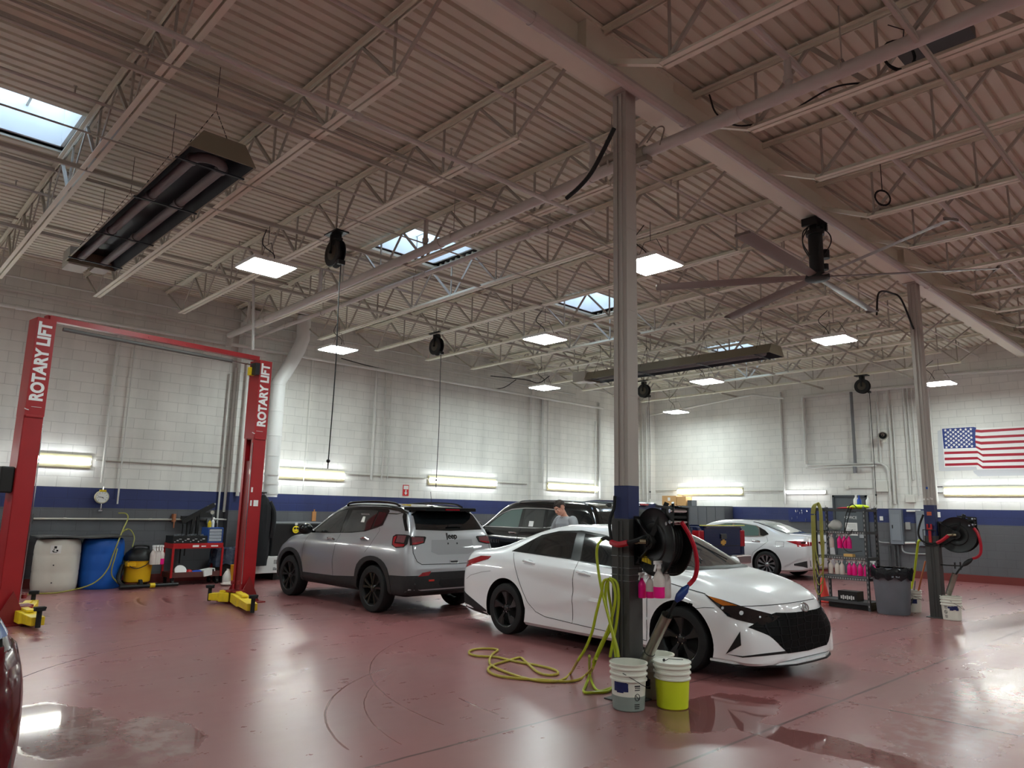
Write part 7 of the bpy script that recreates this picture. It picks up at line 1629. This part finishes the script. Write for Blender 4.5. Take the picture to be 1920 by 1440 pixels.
# ---------------------------------------------------------------- silver sedan
AT=[]
for r in ET:
    r=list(r); x=r[0]; x=x*1.035 if x<0 else x*1.04; r[0]=x
    if x>-1.0:
        r[1]+=.03 if x>-.2 else .085*min(1,(x+1.0)/.08) if False else .03
    AT.append(tuple(r))
AT=[(-1.10,.74,.52,.73,.62,.69,.66,.60,.68,.50,.66,.38,.32),(-1.07,.86,.60,.85,.70,.79,.76,.66,.78,.53,.76,.34,.29),(-1.03,1.05,.64,1.04,.75,.96,.81,.78,.83,.57,.81,.3,.26),(-.97,1.10,.65,1.09,.77,1.0,.84,.82,.86,.58,.84,.28,.24),(-.75,1.12,.65,1.105,.79,1.01,.87,.84,.89,.6,.87,.25,.21),(-.45,1.14,.65,1.12,.81,1.01,.89,.85,.915,.6,.89,.23,.19),(-.2,1.22,.63,1.19,.82,1.01,.90,.85,.925,.6,.90,.22,.18),
(.1,1.33,.62,1.29,.82,1.0,.90,.85,.925,.6,.90,.22,.18),(.45,1.41,.60,1.37,.82,.99,.90,.84,.925,.6,.90,.22,.18),(.9,1.445,.59,1.40,.82,.975,.90,.84,.925,.58,.90,.22,.18),(1.3,1.44,.59,1.39,.82,.965,.90,.83,.925,.58,.90,.22,.18),(1.7,1.39,.61,1.33,.82,.955,.90,.83,.925,.57,.90,.22,.18),(2.1,1.25,.66,1.17,.82,.94,.90,.82,.925,.57,.90,.22,.18),(2.45,1.08,.71,1.0,.82,.92,.90,.80,.925,.56,.90,.22,.18),
(2.65,1.0,.71,.96,.81,.89,.895,.78,.92,.55,.895,.22,.18),(3.0,.95,.64,.92,.79,.85,.88,.74,.91,.54,.88,.21,.17),(3.35,.88,.54,.85,.72,.77,.83,.66,.88,.5,.86,.2,.17),(3.55,.80,.45,.78,.6,.68,.7,.58,.78,.45,.78,.2,.17),(3.65,.72,.36,.70,.48,.62,.56,.53,.62,.42,.64,.21,.18),(3.70,.62,.26,.61,.34,.56,.4,.5,.45,.4,.48,.24,.2)]
M_AW=paint('sedan_pearl',(206,206,208),.25,metal=.15)
A_=Car('silver_sedan',(18.78,9.26,0),math.radians(90),'pearl silver sedan with bright alloy wheels parked by the far wall',AT,M_AW,2.825,.80,.335,.395,step=.08)
A_.wheels(.82,.335,.215,10,M_SILV,'turbine')
dl=[(-.02,1.085),(.10,1.19),(.35,1.30),(.8,1.355),(1.25,1.35),(1.6,1.29),(2.0,1.13),(2.25,.98),(1.4,.985),(.5,1.005),(.12,1.03)]
A_.patch('window_chrome',dl,'L',M_CHR,.004,mirror=True)
A_.patch('rear_quarter_trim',[(-.02,1.10),(.10,1.19),(.28,1.27),(.20,1.06),(.12,1.045)],'L',M_TRIM,.006,mirror=True)
A_.patch('rear_window',[(.25,1.05),(.27,1.20),(.38,1.295),(.8,1.335),(1.0,1.335),(1.03,1.02)],'L',M_GLSG,.008,mirror=True)
A_.patch('front_window',[(1.10,1.02),(1.07,1.335),(1.3,1.325),(1.6,1.26),(1.95,1.12),(2.1,1.01)],'L',M_GLSG,.008,mirror=True)
A_.patch('rear_glass',[(-.58,0),(-.56,.48),(-.4,.56),(.25,.53),(.32,.48),(.34,0),(.32,-.48),(.25,-.53),(-.4,-.56),(-.56,-.48)],'T',mat('rear_glass_pale',(110,126,122),.05,coat=.8),.005)
A_.patch('rear_glass_trim',[(-.50,.57),(-.3,.59),(.2,.575),(.5,.55),(.5,.57),(.2,.605),(-.3,.625),(-.52,.62)],'T',M_TRIM,.004,mirror=True)
A_.patch('windshield',[(1.78,0),(1.8,.5),(2.3,.62),(2.55,.5),(2.62,0),(2.55,-.5),(2.3,-.62),(1.8,-.5)],'T',M_GLS,.004)
A_.patch('tail_lamp',[(-.52,.945),(-.75,.955),(-1.09,.95),(-1.09,.87),(-1.0,.83),(-.82,.82),(-.80,.87),(-.66,.91)],'L',M_TAIL,.008,mirror=True)
A_.patch('lamp_smoke',[(-.90,.935),(-1.085,.935),(-1.085,.90),(-.9,.90)],'L',M_LAMPD,.012,mirror=True)
A_.patch('lamp_inner',[(.80,.95),(.50,.93),(.52,.86),(.80,.84)],'B',M_TAIL,.008); A_.patch('lamp_inner',[(-.80,.95),(-.50,.93),(-.52,.86),(-.80,.84)],'B',M_TAIL,.008)
A_.patch('fuel_door',[(-.25,.93),(-.47,.93),(-.48,.80),(-.26,.80)],'L',M_SEAM,.002); A_.patch('fuel_flap',[(-.255,.924),(-.464,.924),(-.473,.806),(-.266,.806)],'L',M_AW,.004)
A_.seam([(.02,1.03),(-.05,.92),(.10,.80),(.35,.62),(.45,.35)],'L',mirror=True); A_.seam([(1.07,1.0),(1.06,.3)],'L',mirror=True)
A_.patch('bumper_trim',[(-.72,.40),(-1.08,.50),(-1.08,.30),(-.95,.34),(-.72,.36)],'L',M_CLAD,.005,mirror=True)
A_.seam([(-.45,.33),(-.72,.47),(-1.0,.58),(-1.09,.58)],'L',.02,mt=M_AW,off=.012,mirror=True,name='bumper_crease')
p,n=A_.proj(.28,.90,'L'); m=MB(); m.tube([p-V(.11,0,0),p-V(.08,0,0)+n*.03,p+V(.08,0,0)+n*.03,p+V(.11,0,0)],.015,8); m.build('door_handle',M_CHR,A_.root)
A_.mirror_part(2.05,.88,1.02,M_AW,M_BLACK)
# ---------------------------------------------------------------- dark red vehicle at the left edge
M_RP=paint('dark_red_paint',(66,34,38),.25)
R_=Car('red_suv',(-.33,3.95,0),math.radians(90),'dark red vehicle corner with a tall red lamp at the bottom left edge',suvT(1.13,4.06,1.70,1.96),M_RP,3.07,.84,.37,.43,step=.07)
R_.wheels(.84,.37,.24,5,M_SILV,'blade')
R_.patch('window_trim',sh(dl2,0),'L',M_TRIM,.004,mirror=True); R_.patch('rear_glass',[(-.66,1.20),(-.60,1.50),(.60,1.50),(.66,1.20)],'B',M_GLS,.004)
for sy in (-1,1):
    R_.patch('tail_lamp',[(sy*a,b) for a,b in ((.93,1.13),(.70,1.12),(.66,.95),(.68,.68),(.80,.62),(.90,.66),(.95,.85))],'B',M_TRIM,.006)
    R_.patch('lamp_lens',[(sy*a,b) for a,b in ((.90,1.10),(.73,1.09),(.69,.95),(.71,.71),(.80,.66),(.87,.69),(.91,.85))],'B',mat('lamp_deep_red',(84,6,14),.15,coat=.3,noise=.3,nscale=30),.012)
R_.patch('side_lamp',[(-.86,1.10),(-1.08,1.06),(-1.11,.80),(-1.04,.66),(-.92,.80)],'R',mat('lamp_deep_red',(84,6,14),.15),.006,mirror=True)
R_.patch('window_strip',[(-1.0,1.16),(-.6,1.19),(1.9,1.17),(1.9,1.14),(-.6,1.155),(-1.0,1.12)],'R',mat('rail_blue',(40,70,130),.25),.006,mirror=True)
R_.patch('bumper_chrome',[(-.75,.54),(.75,.54),(.75,.46),(-.75,.46)],'B',M_CHR,.01)
# ================================================================ person
def ell(m,secs,n=24,mi=0):
    """loft of ellipses: (centre, rx(forward), ry(side)[, tilt])"""
    vs=[];k=len(secs)
    for s_ in secs:
        c,rx,ry=s_[:3]; tl=s_[3] if len(s_)>3 else 0
        for j in range(n):
            a=2*PI*j/n; x=rx*math.cos(a); vs.append((c[0]+x*math.cos(tl),c[1]+ry*math.sin(a),c[2]-x*math.sin(tl)))
    fs=[(i*n+j,i*n+(j+1)%n,(i+1)*n+(j+1)%n,(i+1)*n+j) for i in range(k-1) for j in range(n)]+[tuple(range(n-1,-1,-1)),tuple((k-1)*n+j for j in range(n))]
    m.add(vs,fs,mi)
def remesh(o,vox,it=4,fac=.5):
    a=o.modifiers.new('r','REMESH'); a.mode='VOXEL'; a.voxel_size=vox; a.use_smooth_shade=True
    b=o.modifiers.new('s','SMOOTH'); b.iterations=it; b.factor=fac
    par=o.parent; o.parent=None
    dg=bpy.context.evaluated_depsgraph_get(); dg.update(); me=bpy.data.meshes.new_from_object(o.evaluated_get(dg)); mats=[q for q in o.data.materials]; o.modifiers.clear(); o.data=me
    if not me.materials:
        for q in mats: me.materials.append(q)
    o.parent=par; me.polygons.foreach_set('use_smooth',[True]*len(me.polygons)); return o
M_SKIN=mat('skin',(206,150,128),.5,noise=.06,nscale=30); M_HAIR=mat('hair_dark',(40,26,20),.6,noise=.3,nscale=60,bump=.6); M_SHIRT=mat('shirt_grey',(150,152,156),.85,noise=.06,nscale=30,bump=.25); M_PANT=mat('trousers_dark',(40,44,54),.85)
PR=thing('person',(9.07,8.185,0),'man in grey t-shirt with short dark hair looking down behind the white sedan','person',rz=math.radians(172))
HT=math.radians(30); HC=V(.155,0,1.625)
HM=Matrix.Rotation(HT,3,'Y')
def hp(x,y,z): return HC+HM@V(x,y,z)
def arm(m,sy,r=1,upto=3):
    J=[(.02,sy*.17,1.425),(.04,sy*.235,1.34),(.08,sy*.275,1.16),(.20,sy*.23,1.11),(.36,sy*.16,1.08)]
    R_=[.062,.056,.043,.038,.027]; J=J[:upto+2];R_=R_[:upto+2]
    m.tube(spline(J,5),.05,14,radii=[float(np.interp(i/(5*(len(J)-1)),[k/(len(J)-1) for k in range(len(J))],R_))*r for i in range(5*(len(J)-1)+1)])
    for j,q in zip(J[:1],R_[:1]): m.sphere(j,q*r,14,10)
m=MB()
ell(m,[((0,0,.86),.11,.16),((0,0,.95),.125,.175),((0,0,1.05),.115,.155),((.0,0,1.15),.115,.155),((.02,0,1.28),.125,.175),((.03,0,1.37),.12,.185),((.03,0,1.43),.095,.165),((.045,0,1.475),.065,.085),((.07,0,1.52),.055,.057),((.10,0,1.57),.055,.055),((.125,0,1.61),.05,.05)])
arm(m,1);arm(m,-1)
for sy in (-1,1):
    m.tube(spline([(0,sy*.09,.92),(.02,sy*.10,.70),(.03,sy*.105,.50),(.0,sy*.105,.30),(-.01,sy*.105,.09)],4),.07,14,radii=list(np.interp(np.linspace(0,1,17),[0,.5,.62,.75,1],[.09,.062,.06,.056,.04])))
    m.tube([(-.05,sy*.105,.05),(.03,sy*.11,.045),(.14,sy*.12,.03),(.19,sy*.12,.025)],.04,12,radii=[.035,.04,.036,.02])
    # hands: palm, four unequal curled fingers, thumb
    w=V(.36,sy*.16,1.08); m.sphere(w+V(.05,-sy*.02,-.01),.04,12,8,sc=(1.15,.95,.5))
    for k,(L_,dy) in enumerate(((.070,.028),(.080,.010),(.074,-.009),(.056,-.026))):
        b=w+V(.085,-sy*.02+sy*dy,-.012); m.tube([b-V(.03,0,0),b,b+V(L_*.5,0,-.012),b+V(L_*.8,0,-.035),b+V(L_*.85,0,-.055)],.008,8,radii=[.009,.009,.0085,.008,.006])
    b=w+V(.035,-sy*.05,-.01); m.tube([b,b+V(.03,-sy*.025,-.01),b+V(.055,-sy*.030,-.022)],.01,8,radii=[.013,.011,.008])
# head: skull, jaw, nose, brow, ears, lips
def hs(c,r,sc,q=None): m.sphere(hp(*c),r,20,14,sc=sc,M=HM)
hs((-.012,0,.03),.1,(.96,.78,.92)); hs((.012,0,-.03),.085,(.92,.80,1.0)); hs((.045,0,-.075),.045,(.85,1.0,.75)); hs((.058,0,.035),.06,(.55,1.0,.5))
m.tube([hp(.082,0,.02),hp(.100,0,-.012),hp(.108,0,-.032),hp(.088,0,-.04)],.012,10,radii=[.008,.0105,.0125,.009]); 
for sy in (-1,1):
    hs((.098,sy*.011,-.034),.009,(1,1,.8)); hs((.07,sy*.034,-.02),.028,(.6,.8,.8)); m.sphere(hp(-.002,sy*.076,-.006),.026,14,10,sc=(.7,.3,1.15),M=HM)
    hs((.078,sy*.030,.028),.012,(.7,1.8,.5))
m.tube([hp(.086,-.02,-.060),hp(.094,0,-.058),hp(.086,.02,-.060)],.006,8); m.tube([hp(.083,-.018,-.070),hp(.090,0,-.070),hp(.083,.018,-.070)],.0065,8)
body=remesh(m.build('body',M_SKIN,PR),.0065,3,.5)
for sy in (-1,1):
    m=MB(); m.sphere(hp(.080,sy*.030,.008),.010,12,8); m.build('eye',M_WHT,body); m=MB(); m.tube([hp(.088,sy*.016,.030),hp(.090,sy*.03,.036),hp(.080,sy*.05,.030)],.004,6); m.build('eyebrow',M_HAIR,body); m=MB(); m.tube([hp(.088,sy*.018,.006),hp(.090,sy*.03,.009),hp(.083,sy*.044,.005)],.004,6); m.build('eyelid',M_SKIN,body)
m=MB(); m.tube([hp(.088,-.020,-.0645),hp(.0945,0,-.0635),hp(.088,.020,-.0645)],.0025,6); m.build('mouth_line',mat('lip_shade',(150,80,72),.5),body)
# hair cap with an uneven edge
m=MB(); n=40;k=14; vs=[]
for i in range(k+1):
    th=PI*.60*i/k
    for j in range(n):
        a=2*PI*j/n; front=.5+.5*math.cos(a); lim=1.0-.36*front**2-.06*math.sin(a*5)-(.16 if abs(math.sin(a))>.93 else 0); t_=th*lim
        rr=.104+.006*math.sin(a*7+i)+.003*front*(1-i/k)
        vs.append(hp(-.012+rr*.97*math.sin(t_)*math.cos(a),rr*.80*math.sin(t_)*math.sin(a),.03+rr*.96*math.cos(t_)))
fs=[(i*n+j,(i+1)*n+j,(i+1)*n+(j+1)%n,i*n+(j+1)%n) for i in range(k) for j in range(n)]
m.add(vs,fs); hair=m.build('hair',M_HAIR,PR); so=hair.modifiers.new('s','SOLIDIFY'); so.thickness=.008; so.offset=-1
# shirt and trousers follow the body
m=MB()
ell(m,[((0,0,.88),.135,.185),((0,0,.96),.14,.19),((0,0,1.06),.135,.175),((.0,0,1.15),.135,.172),((.02,0,1.28),.142,.192),((.03,0,1.37),.135,.20),((.03,0,1.435),.108,.178),((.043,0,1.478),.078,.10),((.05,0,1.492),.070,.085)])
arm(m,1,1.28,1); arm(m,-1,1.28,1)
for sy in (-1,1): m.tube([(.04,sy*.235,1.34),(.062,sy*.258,1.25),(.07,sy*.265,1.20)],.07,14,radii=[.072,.068,.066])
sh_=remesh(m.build('t_shirt',M_SHIRT,PR),.009,5,.5)
m=MB(); m.tube([(.118,-.03,1.475),(.128,0,1.44),(.118,.03,1.475)],.006,8); m.tube([(.126,0,1.44),(.135,0,1.40)],.006,6); m.build('collar_placket',mat('shirt_trim',(110,84,76),.8),sh_)
m=MB(); ell(m,[((0,0,.97),.132,.18),((0,0,.90),.135,.185),((0,0,.82),.12,.18)])
for sy in (-1,1): m.tube(spline([(0,sy*.09,.90),(.02,sy*.10,.70),(.03,sy*.105,.50),(.0,sy*.105,.30),(-.01,sy*.105,.10)],4),.09,14,radii=list(np.interp(np.linspace(0,1,17),[0,.5,.7,1],[.105,.085,.078,.07])))
remesh(m.build('trousers',M_PANT,PR),.010,4,.5)
for sy in (-1,1):
    m=MB(); ell(m,[((.05,sy*.11,0),.14,.05),((.05,sy*.11,.02),.145,.052),((.04,sy*.11,.06),.12,.05),((-.01,sy*.11,.10),.06,.045)]); m.build('shoe',M_BLACK,PR)
# ================================================================ world, camera, render look
w=bpy.data.worlds.new('World'); scene.world=w; w.use_nodes=True; N,L=w.node_tree.nodes,w.node_tree.links
bg=N['Background']; bg.inputs[0].default_value=(.50,.68,.92,1); bg.inputs[1].default_value=1.6
cd=bpy.data.cameras.new('camera'); cd.sensor_width=36; cd.lens=FPX/1920*36; cd.clip_end=200; cd.clip_start=.05
co=bpy.data.objects.new('camera',cd); COL.objects.link(co)
Mx=Matrix((RT,UP,-FW)).transposed().to_4x4(); Mx.translation=CAM; co.matrix_world=Mx; scene.camera=co
scene.view_settings.view_transform='Standard'; scene.view_settings.look='None'; scene.view_settings.gamma=1; scene.view_settings.use_curve_mapping=False
scene.view_settings.exposure=EXPO

cy=scene.cycles; cy.max_bounces=6; cy.diffuse_bounces=4; cy.glossy_bounces=3; cy.transmission_bounces=4; cy.transparent_max_bounces=6; cy.caustics_reflective=False; cy.caustics_refractive=False
cy.sample_clamp_indirect=4; cy.use_adaptive_sampling=True; cy.adaptive_threshold=.05; cy.use_light_tree=True; cy.use_denoising=True
